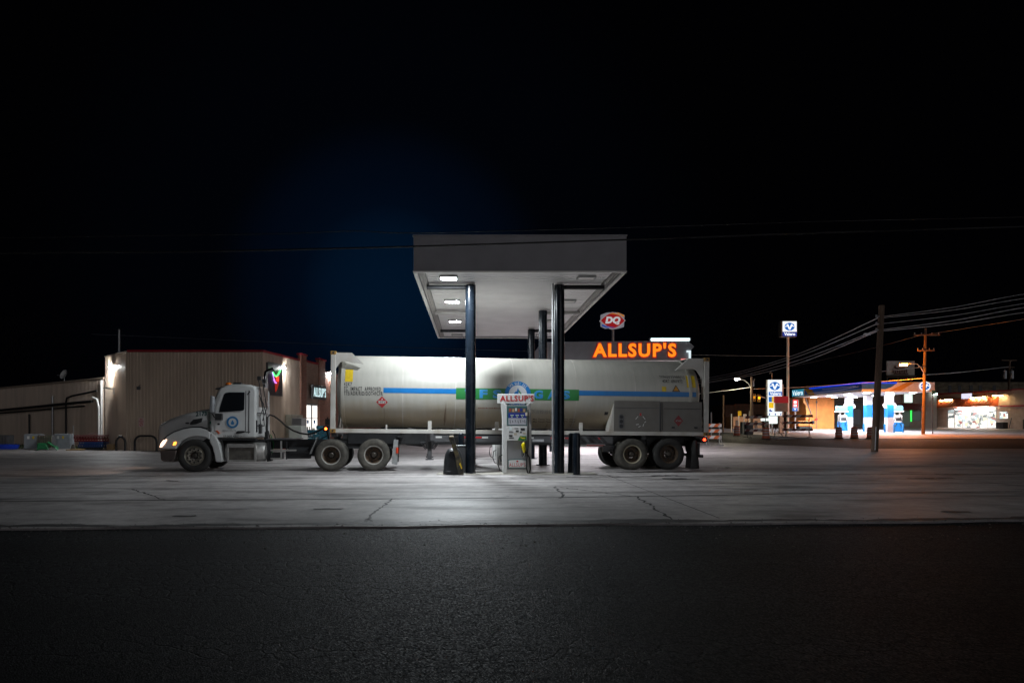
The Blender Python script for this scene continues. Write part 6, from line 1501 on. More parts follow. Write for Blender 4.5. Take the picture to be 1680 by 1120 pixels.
# ------------------------------------------------------------------ tall roadside signs
M['sign_white'] = emat('backlit_white', (.86,.95,1.0), 1.05); M['sign_blue'] = emat('backlit_blue', (.012,.17,.62), .75)
M['sign_navy'] = emat('backlit_navy', (.01,.05,.40), .6)
def v_logo(mb, c, rx, rz, y, blue, white):
    """blue oval with a white winged V"""
    mb.face([(c[0]+rx*math.cos(t), y, c[1]+rz*math.sin(t)) for t in [2*math.pi*k/28 for k in range(28)]], blue)
    q = lambda pts: mb.face([(c[0]+x*rx, y-.006, c[1]+z*rz) for x, z in pts], white)
    q([(-.62,.62),(-.28,.62),(.02,-.25),(.02,-.78),(-.12,-.78)]); q([(.62,.62),(.28,.62),(.022,-.25),(.022,-.78),(.14,-.78)])
    q([(-1,.05),(-.50,.25),(-.42,.05),(-.9,-.12)]); q([(1,.12),(.50,.32),(.42,.1),(.93,-.05)])
b0 = base(1292.5, 80)
hs = thing('pole_sign', 'tall white pole topped by a lit square blue and white fuel sign', 'sign', b0)
mb = MB(); mb.tube([Vector((0,0,0)), rel(1292.5, 552, 80, b0)], .145, n=16); mb.build('pole', pmat('pole_white', (.85,.85,.85), .4, var=.04), hs, smooth=50)
a = rel(1281.5, 552.3, 79.6, b0); b = rel(1307.6, 526.4, 79.6, b0); mb = MB(); mb.box((a.x, a.y, a.z), (b.x, a.y+.7, b.z)); cb = mb.build('cabinet', M['dkgrey'], hs, bevel=.02)
y = a.y-.012
def srect(mb, A, B, o, Y, mi, dy=0): a = rel(A[0], A[1], Y, o); b = rel(B[0], B[1], Y, o); mb.face([(a.x, a.y-dy, b.z), (b.x, a.y-dy, b.z), (b.x, a.y-dy, a.z), (a.x, a.y-dy, a.z)], mi)
mb = MB(); srect(mb, (1284,527), (1307,544), b0, 79.58, 0); srect(mb, (1284,544.4), (1307,551.5), b0, 79.58, 2)
c_ = rel(1295.4, 535.7, 79.58, b0); v_logo(mb, (c_.x, c_.z), .60, .47, c_.y-.01, 1, 0)
c_ = rel(1295.5, 547.8, 79.58, b0); mb.text('Valero', frame((c_.x, c_.y-.012, c_.z)), 1.3, .36, bold=.04, mi=0); mb.build('face', [M['sign_white'], M['sign_blue'], M['sign_navy']], cb, recalc=False)
# price sign
b0 = base(1272, 75)
ms = thing('price_sign', 'lit white and blue fuel price sign with dark red and grey panels', 'sign', b0)
Y = 74.6
a = rel(1259, 682, Y, b0); b = rel(1283.6, 622.5, Y, b0); mb = MB(); mb.box((a.x, a.y, a.z), (b.x, a.y+.5, b.z)); bo = mb.build('cabinet', M['white'], ms, bevel=.02)
mb = MB(); srect(mb, (1259.6,623), (1283,681.5), b0, Y, 0, .01); c_ = rel(1271, 633, Y, b0); v_logo(mb, (c_.x, c_.z), .58, .46, c_.y-.02, 1, 0)
srect(mb, (1261,642.3), (1283,648.6), b0, Y, 1, .02); c_ = rel(1272, 645.4, Y, b0); mb.text('Valero', frame((c_.x, c_.y-.03, c_.z)), 1.25, .33, bold=.04, mi=0)
srect(mb, (1261,650.6), (1268,659.2), b0, Y, 1, .02); srect(mb, (1266.3,650.6), (1269,659.2), b0, Y, 3, .025); srect(mb, (1261,660), (1269.3,669.2), b0, Y, 3, .02)
srect(mb, (1262,671), (1264.5,675), b0, Y, 2, .02); srect(mb, (1264.6,673), (1267,675), b0, Y, 2, .02)
for px in (1262.5, 1272, 1281): srect(mb, (px-.9,677.5), (px+.7,681), b0, Y, 2, .02)
mb.build('face', [M['sign_white'], M['sign_blue'], M['sign_navy'], emat('backlit_yellow', (1.0,.62,.01), .8)], bo, recalc=False)
a = rel(1269, 661, Y, b0); b = rel(1291, 650, Y, b0); mb = MB(); mb.box((a.x, a.y-.35, a.z+.01), (b.x, a.y-.05, b.z)); mb.build('red_panel', emat('dim_red_panel', (.30,.008,.015), .55), ms)
a = rel(1270, 675, Y, b0); b = rel(1290, 661, Y, b0); mb = MB(); mb.box((a.x, a.y-.33, a.z), (b.x, a.y-.06, b.z)); 
for k in range(5): mb.box((a.x+.05, a.y-.34, a.z+.1+k*.17), (b.x-.05, a.y-.331, a.z+.16+k*.17))
mb.build('grey_panel', M['grey'], ms)
a = rel(1280, 708, Y, b0); b = rel(1286.5, 675.5, Y, b0); mb = MB(); mb.box((a.x, a.y+.1, -.05), (b.x, a.y+.45, b.z)); a2 = rel(1283.8, 649, Y, b0); b2 = rel(1286.5, 630, Y, b0); mb.box((a2.x, a.y+.15, a2.z), (b2.x, a.y+.4, b2.z)); mb.build('support', M['white'], ms)
mb = MB(); mb.tube([rel(1266, 622.5, Y+.2, b0), rel(1266.5, 612, Y+.2, b0), rel(1264, 610, Y+.2, b0), rel(1262.5, 613, Y+.2, b0)], .05); mb.build('top_lamp', M['steel'], ms)
# red white and blue sign
b0 = base(1304.5, 86)
rs = thing('pole_sign', 'small red over blue lit box sign on a post right of the tall pole', 'sign', b0)
Y = 85.7; mb = MB(); mb.tube([Vector((0,0,0)), rel(1304.5, 674, 86, b0)], .09, n=10); mb.build('post', M['white'], rs)
a = rel(1300.3, 674, Y, b0); b = rel(1310.5, 655, Y, b0); mb = MB(); mb.box((a.x, a.y, a.z), (b.x, a.y+.5, b.z)); bo = mb.build('cabinet', M['lamp_body'], rs)
mb = MB(); srect(mb, (1300.6,655.3), (1309,667.6), b0, Y, 0, .01); srect(mb, (1300,668), (1308,673.8), b0, Y, 1, .012); srect(mb, (1302,657.5), (1307,661.5), b0, Y, 2, .02); srect(mb, (1302,663), (1307,666.8), b0, Y, 2, .02)
c_ = rel(1304.3, 670.8, Y, b0); mb.text('V', frame((c_.x, c_.y-.02, c_.z)), .34, .3, bold=.03, mi=2); mb.build('face', [emat('backlit_red', (.85,.03,.03), .8), M['sign_blue'], M['sign_white']], bo, recalc=False)
b0 = base(1263, 72)
ws = thing('message_board', 'bright white lit stepped message board on posts below the price sign', 'sign', b0)
Y = 71.8; mb = MB(); a = rel(1249.5, 690, Y, b0); b = rel(1275.5, 682.5, Y, b0); a2 = rel(1263, 694.5, Y, b0); mb.box((a.x, a.y, a.z), (b.x, a.y+.2, b.z)); mb.box((a2.x, a.y+.002, a2.z), (b.x, a.y+.198, a.z)); bo = mb.build('board', emat('message_white', (.85,1.0,.95), 1.4), ws)
mb = MB()
for px in (1256, 1267): q = rel(px, 690, Y+.1, b0); mb.cyl((q.x, q.y+.02, -.05), (q.x, q.y+.02, q.z), .07, n=10)
mb.build('post', M['white'], ws)
# red cone-speech sign
b0 = base(1005, 95)
dq = thing('pole_sign', 'red lip shaped DQ sign on a tall pole beyond the orange lettered canopy', 'sign', b0)
mb = MB(); mb.tube([Vector((0,0,0)), rel(1005.5, 541, 95, b0)], .19, n=14); mb.build('pole', pmat('sign_pole', (.35,.33,.36), .5), dq, smooth=50)
Y = 94.7; c_ = rel(1005.3, 525.7, Y, b0); s = 95/1120
def lip(k=1.0): 
    pts = []
    for t in [2*math.pi*q/48 for q in range(48)]:
        x = math.cos(t); z = math.sin(t); ax = abs(x)
        pts.append((c_.x + 21*s*x*k if False else c_.x + 21*s*k*(1 if x >= 0 else -1)*ax**1.0, c_.z + 13.8*s*k*(1 if z >= 0 else -1)*(max(0, (1 - ax**1.55)))**.95))
    return pts
D_ = lambda x, z: (c_.x + x*s, c_.z + z*s)
mb = MB(); mb.prism([D_(-19,9.5), D_(-10,13), D_(-4,13.5), D_(-4,-12), D_(-12,-12.5), D_(-19,-9)], a_y := c_.y+.08, c_.y+.5); mb.prism([D_(4,13.5), D_(10,13), D_(19.5,9), D_(18.5,-10), D_(12,-12), D_(4,-13.5)], a_y, c_.y+.5); cbn = mb.build('backing', emat('dim_silver', (.40,.40,.46), .35), dq)
mb = MB(); mb.prism(lip(1.0), c_.y, c_.y+.55); rim = mb.build('rim', emat('dim_white_rim', (.75,.72,.74), .22), dq)
mb = MB(); mb.face([(x, c_.y-.012, z) for x, z in lip(.925)]); mb.build('face', emat('dim_red_face', (.42,.004,.008), .5), rim, recalc=False)
mb = MB(); mb.text('DQ', frame((c_.x, c_.y-.05, c_.z-.02), (1,0,0), (0,0,1)), 25*s, 13.5*s, bold=.06, shear=.2); mb.build('lettering', emat('dim_white_letters', (.62,.64,.66), .62), rim, recalc=False)
mb = MB(); mb.face([(x, c_.y+.07, z) for x, z in (D_(5,13.4), D_(10,12.8), D_(19,8.8), D_(18.3,5.5), D_(12,10))]); mb.face([(x, c_.y-.03, z) for x, z in (D_(-6,10.5), D_(0,12.2), D_(9,10.4), D_(16,4.6), D_(8,9.2), D_(0,10.6))]); mb.build('orange_swoosh', emat('dim_orange', (.65,.22,.02), .55), rim, recalc=False)
mb = MB(); mb.face([(x, c_.y+.07, z) for x, z in (D_(-18,-6), D_(-17.5,-9), D_(-10,-11.8), D_(-4,-12.6), D_(-6,-9))]); mb.face([(x, c_.y-.03, z) for x, z in (D_(-12,-8), D_(-8,-10.6), D_(0,-12), D_(4,-11.4), D_(-4,-10.2))]); mb.build('blue_swoosh', emat('dim_blue', (.02,.07,.38), .6), rim, recalc=False)

# ------------------------------------------------------------------ fuel station across the street
mb = MB(); xs2 = [30 + 4*k for k in range(24)]; ys2 = [59.5, 62, 66, 70, 74, 80, 86, 92, 98, 104, 112]
VV = [[mb.bm.verts.new((x, y, gz(x, y)+.006)) for y in ys2] for x in xs2]
for i in range(len(xs2)-1):
    for j in range(len(ys2)-1): mb.bm.faces.new((VV[i][j], VV[i+1][j], VV[i+1][j+1], VV[i][j+1]))
struct(mb.build('station_pavement', M['concrete'], recalc=False))
mb = MB(); prev = None
for k in range(60):
    x = 26 + k*1.6
    if 30 < x < 50 or x > 100: prev = None; continue
    z = gz(x, 59.3); A = [mb.bm.verts.new(p) for p in ((x,59.05,z-.02),(x,59.1,z+.11),(x,59.25,z+.11),(x,59.3,z-.02))]
    if prev:
        for q in range(3): mb.bm.faces.new((prev[q], A[q], A[q+1], prev[q+1]))
    prev = A
struct(mb.build('kerb', M['concrete'], recalc=False))
VO = Vector((44.7, 78, gz(44.7, 78)))
vc = thing('fuel_canopy', 'lit blue and yellow edged fuel station canopy across the street', 'canopy', VO)
vx1 = XA(1533.5, 78) - 44.7; vt, vb = ZA(626.8, 78) - VO.z, ZA(641, 78) - VO.z
mb = MB(); mb.box((0, 0, vb), (vx1, 16, vt)); mb.build('fascia', pmat('station_fascia', (.68,.66,.70), .45), vc)
mb = MB(); mb.box((-.05, -.05, vb-.10), (vx1+.05, 16.05, vb-.004)); mb.build('soffit', M['soffit'], vc)
fx_ = lambda px: XA(px, 78) - 44.7
fz_ = lambda py: ZA(py, 78) - VO.z
M['station_white'] = pmat('station_white', (.45,.45,.46), .5)
M['st_blue'] = pmat('station_blue', (.012,.11,.50), .4); M['st_blue_lit'] = emat('blue_light_strip', (.01,.07,1.0), .75); M['st_yel'] = pmat('station_yellow', (.55,.27,.01), .4)
mb = MB(); mb.face([(0, -.01, fz_(638.2)), (fx_(1452), -.01, fz_(638.2)), (fx_(1462), -.01, fz_(635)), (fx_(1471), -.01, fz_(628.9)), (0, -.01, fz_(628.9))], 0)
mb.face([(-.01, 16, vb+.15), (-.01, .0, vb+.2), (-.01, 0, fz_(628.9)), (-.01, 13, fz_(628.9)-.0)], 0)
mb.face([(fx_(1459.5), -.01, fz_(640.6)), (fx_(1478), -.01, fz_(640.6)), (fx_(1500), -.01, fz_(627.2)), (fx_(1487), -.01, fz_(627.2))], 1)
mb.build('colour_band', [M['st_blue'], M['st_yel']], vc, recalc=False)
mb = MB(); mb.box((-.06, -.06, fz_(629)), (fx_(1471), -.005, fz_(626.6))); mb.box((-.06, -.004, fz_(629)), (-.005, 12, fz_(626.6))); mb.build('light_strip', M['st_blue_lit'], vc)
mb = MB(); mb.tube([(-.12, 8.5, vb+.62), (-.12, 1.0, vb+.62)], .03); mb.tube([(-.12, 12, vb+.3), (-.12, 4, vb+.36), (-.12, .5, vb+.52)], .03); mb.build('swoosh_line', M['trim_white'], vc)
mb = MB(); mb.face([(-.012, 10.6, vb+.02), (-.012, 12.2, vb+.02), (-.012, 13.4, vt-.05), (-.012, 11.6, vt-.05)]); mb.build('yellow_slash', M['st_yel'], vc, recalc=False)
mb = MB(); mb.box((-.15, 13.2, vb+.02), (-.02, 16.6, vt-.0)); sb = mb.build('sign_cabinet', M['lamp_body'], vc, bevel=.03)
mb = MB(); mb.box((-.19, 13.3, vb+.06), (-.152, 16.5, vt-.05)); mb.build('sign_face', emat('station_sign_face', (.02,.35,.55), .5), sb); mb = MB(); mb.text('Valero', frame((-.20, 14.9, (vb+vt)/2), (0,-1,0)), 2.9, .66, bold=.01, space=1.1); mb.build('lettering', emat('station_sign_letters', (.9,1,1), 1.3), sb, recalc=False)
c_ = (fx_(1517), (fz_(633.4))); mb = MB(); mb.face([(c_[0]+.66*math.cos(t), -.06, c_[1]+.55*math.sin(t)) for t in [2*math.pi*k/28 for k in range(28)]], 0); v_logo(mb, c_, .52, .42, -.075, 1, 0); mb.build('round_logo', [M['sign_white'], M['sign_blue']], vc, recalc=False)
M['st_led'] = emat('station_led', (.92,.93,1.0), 600)
for X in (1.6, 4.3, 7.0):
    for Y in (1.8, 5.9, 10.0, 14.0):
        mb = MB(); mb.box((X-.32, Y-.32, vb-.15), (X+.32, Y+.32, vb-.104)); h = mb.build('ceiling_light', M['lamp_body'], vc)
        mb = MB(); mb.face([(X-.28, Y-.28, vb-.156), (X+.28, Y-.28, vb-.156), (X+.28, Y+.28, vb-.156), (X-.28, Y+.28, vb-.156)]); mb.build('lens', M['st_led'], h)
for px, Y in ((1392.5, 88.5), (1424, 83.5), (1458.5, 80.5)):
    x = XA(px, Y) - VO.x; y = Y - VO.y; z0 = gz(XA(px, Y), Y) - VO.z; r = .36
    mb = MB(); zz = (z0, z0+1.75, z0+3.25, vb-.104)
    for q in range(3): mb.box((x-r, y-r, zz[q]+.002), (x+r, y+r, zz[q+1]), 1 if q == 1 else 0)
    col = mb.build('column', [M['station_white'], M['sky_blue']], vc, bevel=.02)
    if px != 1424:
        mb = MB()
        for sx in (-.5, .5):
            mb.lathe([(-.06,0),(-.06,.32),(.06,.32),(.06,0)], Matrix.Translation((x+sx*.9, y-.1, z0+3.15)), 18)
        mb.build('number_disc', M['white'], col)
def station_pump(label, px, Y):
    b0 = base(px, Y); t = thing('station_pump', label, 'fuel pump', b0, group='fuel pumps at the far station')
    mb = MB(); mb.box((-.5, -.35, 0), (.5, .35, 1.15)); lo = mb.build('lower_body', M['sky_blue'], t, bevel=.03); mb = MB(); mb.box((-.45, -.3, 1.155), (.45, .3, 2.0)); mb.build('upper_body', M['white'], t, bevel=.03)
    mb = MB(); mb.box((-.35, -.315, 1.3), (.35, -.302, 1.7)); mb.build('display', M['ink'], t); mb = MB(); mb.box((-.75, -.35, 2.55), (.55, .35, 3.15)); mb.build('topper', emat('pump_topper', (.25,.75,1.0), .8), t, bevel=.12)
    mb = MB(); mb.box((-.85, -.38, 2.38), (.6, .38, 2.545)); mb.box((-.35, -.1, 2.0), (-.25, .1, 2.375)); mb.box((.25, -.1, 2.0), (.35, .1, 2.375)); mb.build('topper_frame', M['white'], t, bevel=.03)
    mb = MB(); mb.tube([(-.4,-.4,1.9), (-.7,-.45,1.2), (-.6,-.45,.5), (-.3,-.4,1.0)], .04); mb.tube([(.1,-.4,1.9), (.35,-.45,1.2), (.25,-.45,.6), (.1,-.4,1.0)], .04); mb.build('hose', M['rubber'], t)
    return t
station_pump('blue and white pump under the far canopy, left of the first blue banded column', 1382, 87.5)
station_pump('grey and blue pump under the far canopy, right of the third blue banded column', 1472, 83)
for px, Y, lb in ((1451.5,80,'thin blue post just left of the third blue banded column'), (1467,79,'thin blue post in front of the right hand far pump'), (1481.5,79.5,'thin blue post standing right of the far pumps'), (1389.5,86,'short blue post at the foot of the first blue banded column'), (1417,82.5,'short blue post at the foot of the middle blue banded column')):
    t = thing('guard_post', lb, 'bollard', base(px, Y), group='blue posts at the far station')
    mb = MB(); mb.lathe([(0,.10),(.9,.10),(.97,.07),(1.0,0)], Matrix.Rotation(R(90), 4, 'X'), 14); mb.build('post', M['sky_blue'], t, smooth=40); mb = MB(); mb.cyl((0,0,0), (0,0,.015), .14, n=14); mb.build('collar', M['dkgrey'], t)

# ------------------------------------------------------------------ buildings beyond the street
def wallframe(p0, p1):
    ang = math.atan2(p1[1]-p0[1], p1[0]-p0[0]); z = min(gz(*p0), gz(*p1))
    m = Matrix.Translation((p0[0], p0[1], z)) @ Matrix.Rotation(ang, 4, 'Z'); f, _ = locator(m)
    return m, f, (p0[0], p0[1], z), (0, 0, ang), math.hypot(p1[0]-p0[0], p1[1]-p0[1])
def wbox(f, mb, A, B, y0, y1, mi=0):
    a = f(A[0], A[1], y0); b = f(B[0], B[1], y0); mb.box((min(a[0],b[0]), y0, min(a[1],b[1])), (max(a[0],b[0]), y1, max(a[1],b[1])), mi)
# corner store with glass front
W0 = (XA(1538, 112), 112); W1 = (XA(1658.6, 100), 100)
m_, f, loc, rot, L_ = wallframe(W0, W1)
cs = thing('corner_store', 'beige corner store with bright glass front and orange metal awning at the far right', 'store', loc, rot)
wallm = pmat('beige_stucco', (.44,.36,.29), .8, var=.1, scale=2, grime=.3, grime_col=(.2,.15,.11))
ht = f(1655, 641.5, 0)[1]
mb = MB(); mb.box((0, 0, -.6), (L_, 9, ht)); mb.box((L_+.002, .02, -.6), (L_+16, 9, ht+.1)); mb.build('wall', wallm, cs)
mb = MB(); mb.box((-.1, -.12, ht+.004), (L_+.05, 9, ht+.22)); mb.box((L_+.06, -.1, ht+.104), (L_+16.1, 9, ht+.30)); wbox(f, mb, (1640,667), (1658.4,664.6), -.06, -.004); z1 = f(1658, 666, 0)[1]; mb.box((L_+.0, -.06, z1-.1), (L_+16, .018, z1+.12)); mb.build('roof_trim', M['red_trim'], cs)
aw_m = pmat('awning_metal', (.48,.115,.045), .4, var=.1)
a0 = f(1534, 669.5, -.0); a1 = f(1638, 666, -.0); a2 = f(1638, 650.5, 0)
mb = MB(); xa, xb = a0[0]-.2, a1[0]; zl, zh = a1[1], a2[1]
mb.prism([(0, zl), (0, zh), (-.25, zh), (-1.5, zl+.15), (-1.5, zl)], xa, xb, 0, Matrix(((0,1,0,0),(1,0,0,0),(0,0,1,0),(0,0,0,1))))
n = int((xb-xa)/.55)
for k in range(n+1):
    x = xa + (xb-xa)*k/n; mb.prism([(-.25, zh+.012), (-1.5, zl+.162), (-1.5, zl+.22), (-.25, zh+.07)], x-.03, x+.03, 0, Matrix(((0,1,0,0),(1,0,0,0),(0,0,1,0),(0,0,0,1))))
mb.build('awning', aw_m, cs)
glow = bpy.data.materials.new('shop_interior'); glow.use_nodes = True
t_ = glow.node_tree; pb_ = t_.nodes['Principled BSDF']; c_ = nd(t_, 'ShaderNodeTexCoord'); mp_ = nd(t_, 'ShaderNodeMapping'); mp_.inputs['Scale'].default_value = (.75, 1, 1.1)
vo = nd(t_, 'ShaderNodeTexVoronoi'); vo.inputs['Scale'].default_value = 2.2; vo.distance = 'CHEBYCHEV'
rp_ = nd(t_, 'ShaderNodeValToRGB'); rp_.color_ramp.interpolation = 'CONSTANT'
els = ((0,(.95,.92,.85)),(.30,(.35,.40,.40)),(.40,(1,.97,.9)),(.62,(.10,.13,.13)),(.70,(.85,.78,.55)),(.80,(.55,.68,.70)),(.92,(.40,.14,.12)))
rp_.color_ramp.elements[0].color = els[0][1] + (1,); rp_.color_ramp.elements[1].position = .30; rp_.color_ramp.elements[1].color = els[1][1] + (1,)
for p_, c2 in els[2:]: e_ = rp_.color_ramp.elements.new(p_); e_.color = c2 + (1,)
t_.links.new(c_.outputs['Object'], mp_.inputs['Vector']); t_.links.new(mp_.outputs['Vector'], vo.inputs['Vector']); sr = nd(t_, 'ShaderNodeSeparateColor'); t_.links.new(vo.outputs['Color'], sr.inputs['Color']); t_.links.new(sr.outputs['Red'], rp_.inputs['Fac'])
t_.links.new(rp_.outputs['Color'], pb_.inputs['Emission Color']); pb_.inputs['Emission Strength'].default_value = 1.25; pb_.inputs['Base Color'].default_value = (.05,.05,.05,1); pb_.inputs['Roughness'].default_value = .1
M['shop_glow'] = glow
for (xa, xb, yt, yb_) in ((1555.5,1565.5,672,701.5),(1567,1578.5,670.5,701.5),(1579.5,1591,670,701.5),(1592,1606,669,701.8),(1607.5,1620,668.5,702),(1621,1634,668,702)):
    mb = MB(); wbox(f, mb, (xa-.5, yb_), (xb+.5, yt-.5), -.03, .05); w = mb.build('shop_window', M['lamp_body'], cs)
    mb = MB(); wbox(f, mb, (xa, yb_-.3), (xb, yt+.3), -.045, -.032); mb.build('pane', glow, w)
    mb = MB(); wbox(f, mb, (xa, yt+6), (xb, yt+6.5), -.06, -.046); mb.build('mullion', M['white'], w)
mb = MB(); wbox(f, mb, (1639,687), (1654,674.5), -.04, .05); w = mb.build('small_window', M['lamp_body'], cs); mb = MB(); wbox(f, mb, (1640,686.5), (1653.5,675), -.055, -.042); mb.build('pane', glow, w)
mb = MB(); mb.box((L_+3.2-1.2, .0, 1.7), (L_+4.4, .03, 3.1)); w = mb.build('side_window', M['dkgrey'], cs); mb = MB(); mb.box((L_+2.2, -.012, 1.85), (L_+3.3, -.002, 2.95)); mb.build('pane', emat('side_pane', (.35,.7,.8), .8), w)
mb = MB(); mb.box((L_+2.0, -.35, -.1), (L_+4.6, -.0, 1.35)); mb.build('ice_box', M['ink'], cs)
for k, px in enumerate((1544.5, 1552.5, 1559, 1595, 1604, 1613, 1632, 1642)):
    py = 656.3 - (px-1544)*.078 if px < 1620 else 648.6
    q = f(px, py, -.55); mb = MB(); mb.box((q[0]-.42, -.75, q[1]), (q[0]+.42, -.35, q[1]+.1)); mb.tube([(q[0], -.4, q[1]+.1), (q[0], -.02, q[1]+.25)], .03); lh = mb.build('awning_lamp', M['lamp_body'], cs)
    mb = MB(); mb.box((q[0]-.22, -.68, q[1]-.05), (q[0]+.22, -.42, q[1]-.004)); mb.build('lens', emat('awning_lens', (1.0,.66,.30), 120) if 'awl' not in M else M['awl'], lh); M['awl'] = bpy.data.materials['awning_lens']
for px in (1574.5, 1596, 1613):
    q = f(px, 671, -.7); mb = MB(); mb.box((q[0]-.5, -.95, q[1]-.06), (q[0]+.5, -.45, q[1])); mb.build('under_awning_lamp', emat('shop_lamp', (.95,1,1), 70) if 'shl' not in M else M['shl'], cs); M['shl'] = bpy.data.materials['shop_lamp']
mb = MB(); wbox(f, mb, (1576.5,655.5), (1595,644.5), -.35, -.1); bo = mb.build('roof_sign', M['lamp_body'], cs); mb = MB(); wbox(f, mb, (1577.3,655), (1594.2,645), -.37, -.352); mb.build('sign_face', emat('lilac_sign_face', (.80,.78,1.0), 1.0), bo)
q = f(1647, 697, -.8); mb = MB(); mb.box((q[0]-.9, -1.2, -.1), (q[0]+.2, -.3, .95)); mb.tube([(q[0]+.5, -.5, 0), (q[0]+.9, -.5, 1.6)], .05); mb.build('bench', M['ink'], cs)
# station shop behind the blue canopy
m_, f, loc, rot, L_ = wallframe((XA(1462, 104), 104), (XA(1537, 104), 104))
vs = thing('station_shop', 'dim shop with maroon awning and green neon strip behind the far pumps', 'store', loc, rot)
ht = f(1500, 643, 0)[1]
mb = MB(); mb.box((0, 0, -.5), (L_, 6, ht)); mb.build('wall', pmat('shop_wall', (.30,.235,.19), .8, var=.15, scale=1.5), vs)
mb = MB(); wbox(f, mb, (1518,703), (1537,643), -.25, -.003); mb.build('corner_wall', pmat('shop_wall_pale', (.40,.35,.31), .8), vs)
mb = MB(); a = f(1463, 672.5, 0); b = f(1511, 662, 0); mb.prism([(0, a[1]), (0, b[1]), (-.1, b[1]), (-1.1, a[1]+.1), (-1.1, a[1])], a[0], b[0], 0, Matrix(((0,1,0,0),(1,0,0,0),(0,0,1,0),(0,0,0,1)))); mb.build('awning', pmat('awning_maroon', (.17,.035,.03), .5), vs)
for (xa, xb, yt, yb_) in ((1465,1478,674,700),(1480,1493,674,700),(1497,1511,674,690)):
    mb = MB(); wbox(f, mb, (xa, yb_), (xb, yt), -.04, .05); w = mb.build('window', M['dkgrey'], vs); mb = MB(); wbox(f, mb, (xa+.7, yb_-.6), (xb-.7, yt+.6), -.055, -.042); mb.build('pane', emat('dim_pane', (.10,.13,.11), .35) if 'dpn' not in M else M['dpn'], w); M['dpn'] = bpy.data.materials['dim_pane']
mb = MB(); wbox(f, mb, (1494,691), (1496.2,673), -.12, -.06); mb.build('neon_strip', emat('green_neon_strip', (.05,1.0,.12), 1.3), vs)
mb = MB(); wbox(f, mb, (1483,660.5), (1497.5,645.5), -.9, -.5); w = mb.build('lit_sign', M['lamp_body'], vs); mb = MB(); wbox(f, mb, (1483.6,660), (1497,646), -.92, -.902); mb.build('sign_face', emat('pale_green_sign', (.82,1.0,.88), 1.1), w)
mb = MB(); wbox(f, mb, (1533,647.5), (1538,645), -.8, -.3); mb.build('wall_lamp', emat('teal_lamp', (.7,1,.95), 8), vs); mb = MB(); wbox(f, mb, (1521,668), (1532,644), -.28, -.253); mb.build('wall_panel', pmat('panel_pink', (.42,.29,.24), .7), vs)
# grey, orange and brown buildings
def plain_building(name, label, pxa, pxb, Y, py_top, mat, depth=7, features=()):
    m_, f, loc, rot, L_ = wallframe((XA(pxa, Y), Y), (XA(pxb, Y), Y)); t = thing(name, label, 'building', loc, rot)
    ht = f((pxa+pxb)/2, py_top, 0)[1]; mb = MB(); mb.box((0, 0, -.6), (L_, depth, ht)); mb.build('wall', mat, t)
    mb = MB(); mb.box((-.06, -.08, ht+.003), (L_+.06, depth+.05, ht+.16)); mb.build('coping', mat, t)
    for (nm, A, B, y0, mt) in features: mb = MB(); wbox(f, mb, A, B, y0, -.002); mb.build(nm, mt, t)
    return t
brown = pmat('brown_brick_wall', (.16,.075,.045), .85, var=.35, scale=1.2); grey_w = pmat('dark_stucco', (.16,.13,.11), .85, var=.25, scale=.8); org = pmat('sodium_orange_stucco', (.80,.27,.065), .75, var=.15, scale=1.0, grime=.35, grime_col=(.35,.10,.02))  # orange base colour carries the sodium light on the far wall
plain_building('stucco_building', 'dark grey stucco building behind the blue banded columns', 1369, 1461, 107, 650, grey_w, features=(('ledge', (1369,660.5), (1461,658.5), -.2, M['dkgrey']), ('window', (1398,696), (1412,671), -.05, M['glass']), ('doorway', (1421,703), (1430,676), -.05, M['glass'])))
plain_building('orange_building', 'stucco building coloured orange for sodium light, left of the lit fuel station canopy', 1327, 1368.5, 98, 651.5, org, features=(('control_joint', (1339,703), (1339.8,653), -.03, M['dkgrey']), ('fire_box', (1338,689), (1341.5,686), -.2, M['red']), ('wall_vent', (1339,661), (1341,658), -.1, M['dkgrey'])))
plain_building('brick_building', 'low dark brown brick building behind the street lamp and barricades', 1206, 1262, 128, 664, brown, features=(('ledge', (1206,672), (1262,671), -.15, M['wood']), ('window', (1218,690), (1228,680), -.05, M['glass']), ('window', (1240,690), (1250,680), -.05, M['glass'])))
plain_building('brick_building', 'lower brown brick building at the left end of the far street', 1190, 1205.5, 124, 666, brown, features=(('doorway', (1194,703), (1199,684), -.05, M['glass']),))
plain_building('brick_building', 'brown brick building just left of the orange building, behind the small red sign', 1263, 1326, 130, 669, brown, features=(('window', (1280,690), (1288,680), -.05, M['glass']), ('lit_band', (1297,686.5), (1318,683.5), -.3, org)))
plain_building('old_hall', 'long old stone hall standing dark above the corner store roof', 1533, 1700, 140, 628, pmat('old_stone', (.20,.165,.115), .9, var=.5, scale=.9, stretch=(1,1,2)), features=tuple(('window', (px, 655), (px+5, 632), -.06, M['ink']) for px in (1556, 1572, 1591, 1606, 1629)))
plain_building('tan_shed', 'low orange lit tan shed wall behind the orange barrel near the street lamp', 1203, 1229, 100, 685, pmat('tan_wall', (.52,.27,.12), .8, var=.15), 3, features=(('service_door', (1207,702), (1212,689), -.04, M['wood']),))
plain_building('tan_shed', 'second tan shed wall right of the street lamp, behind striped barricades', 1231, 1250, 104, 686, pmat('tan_wall2', (.50,.27,.14), .8, var=.15), 3, features=(('service_door', (1238,703), (1243,690), -.04, M['wood']),))
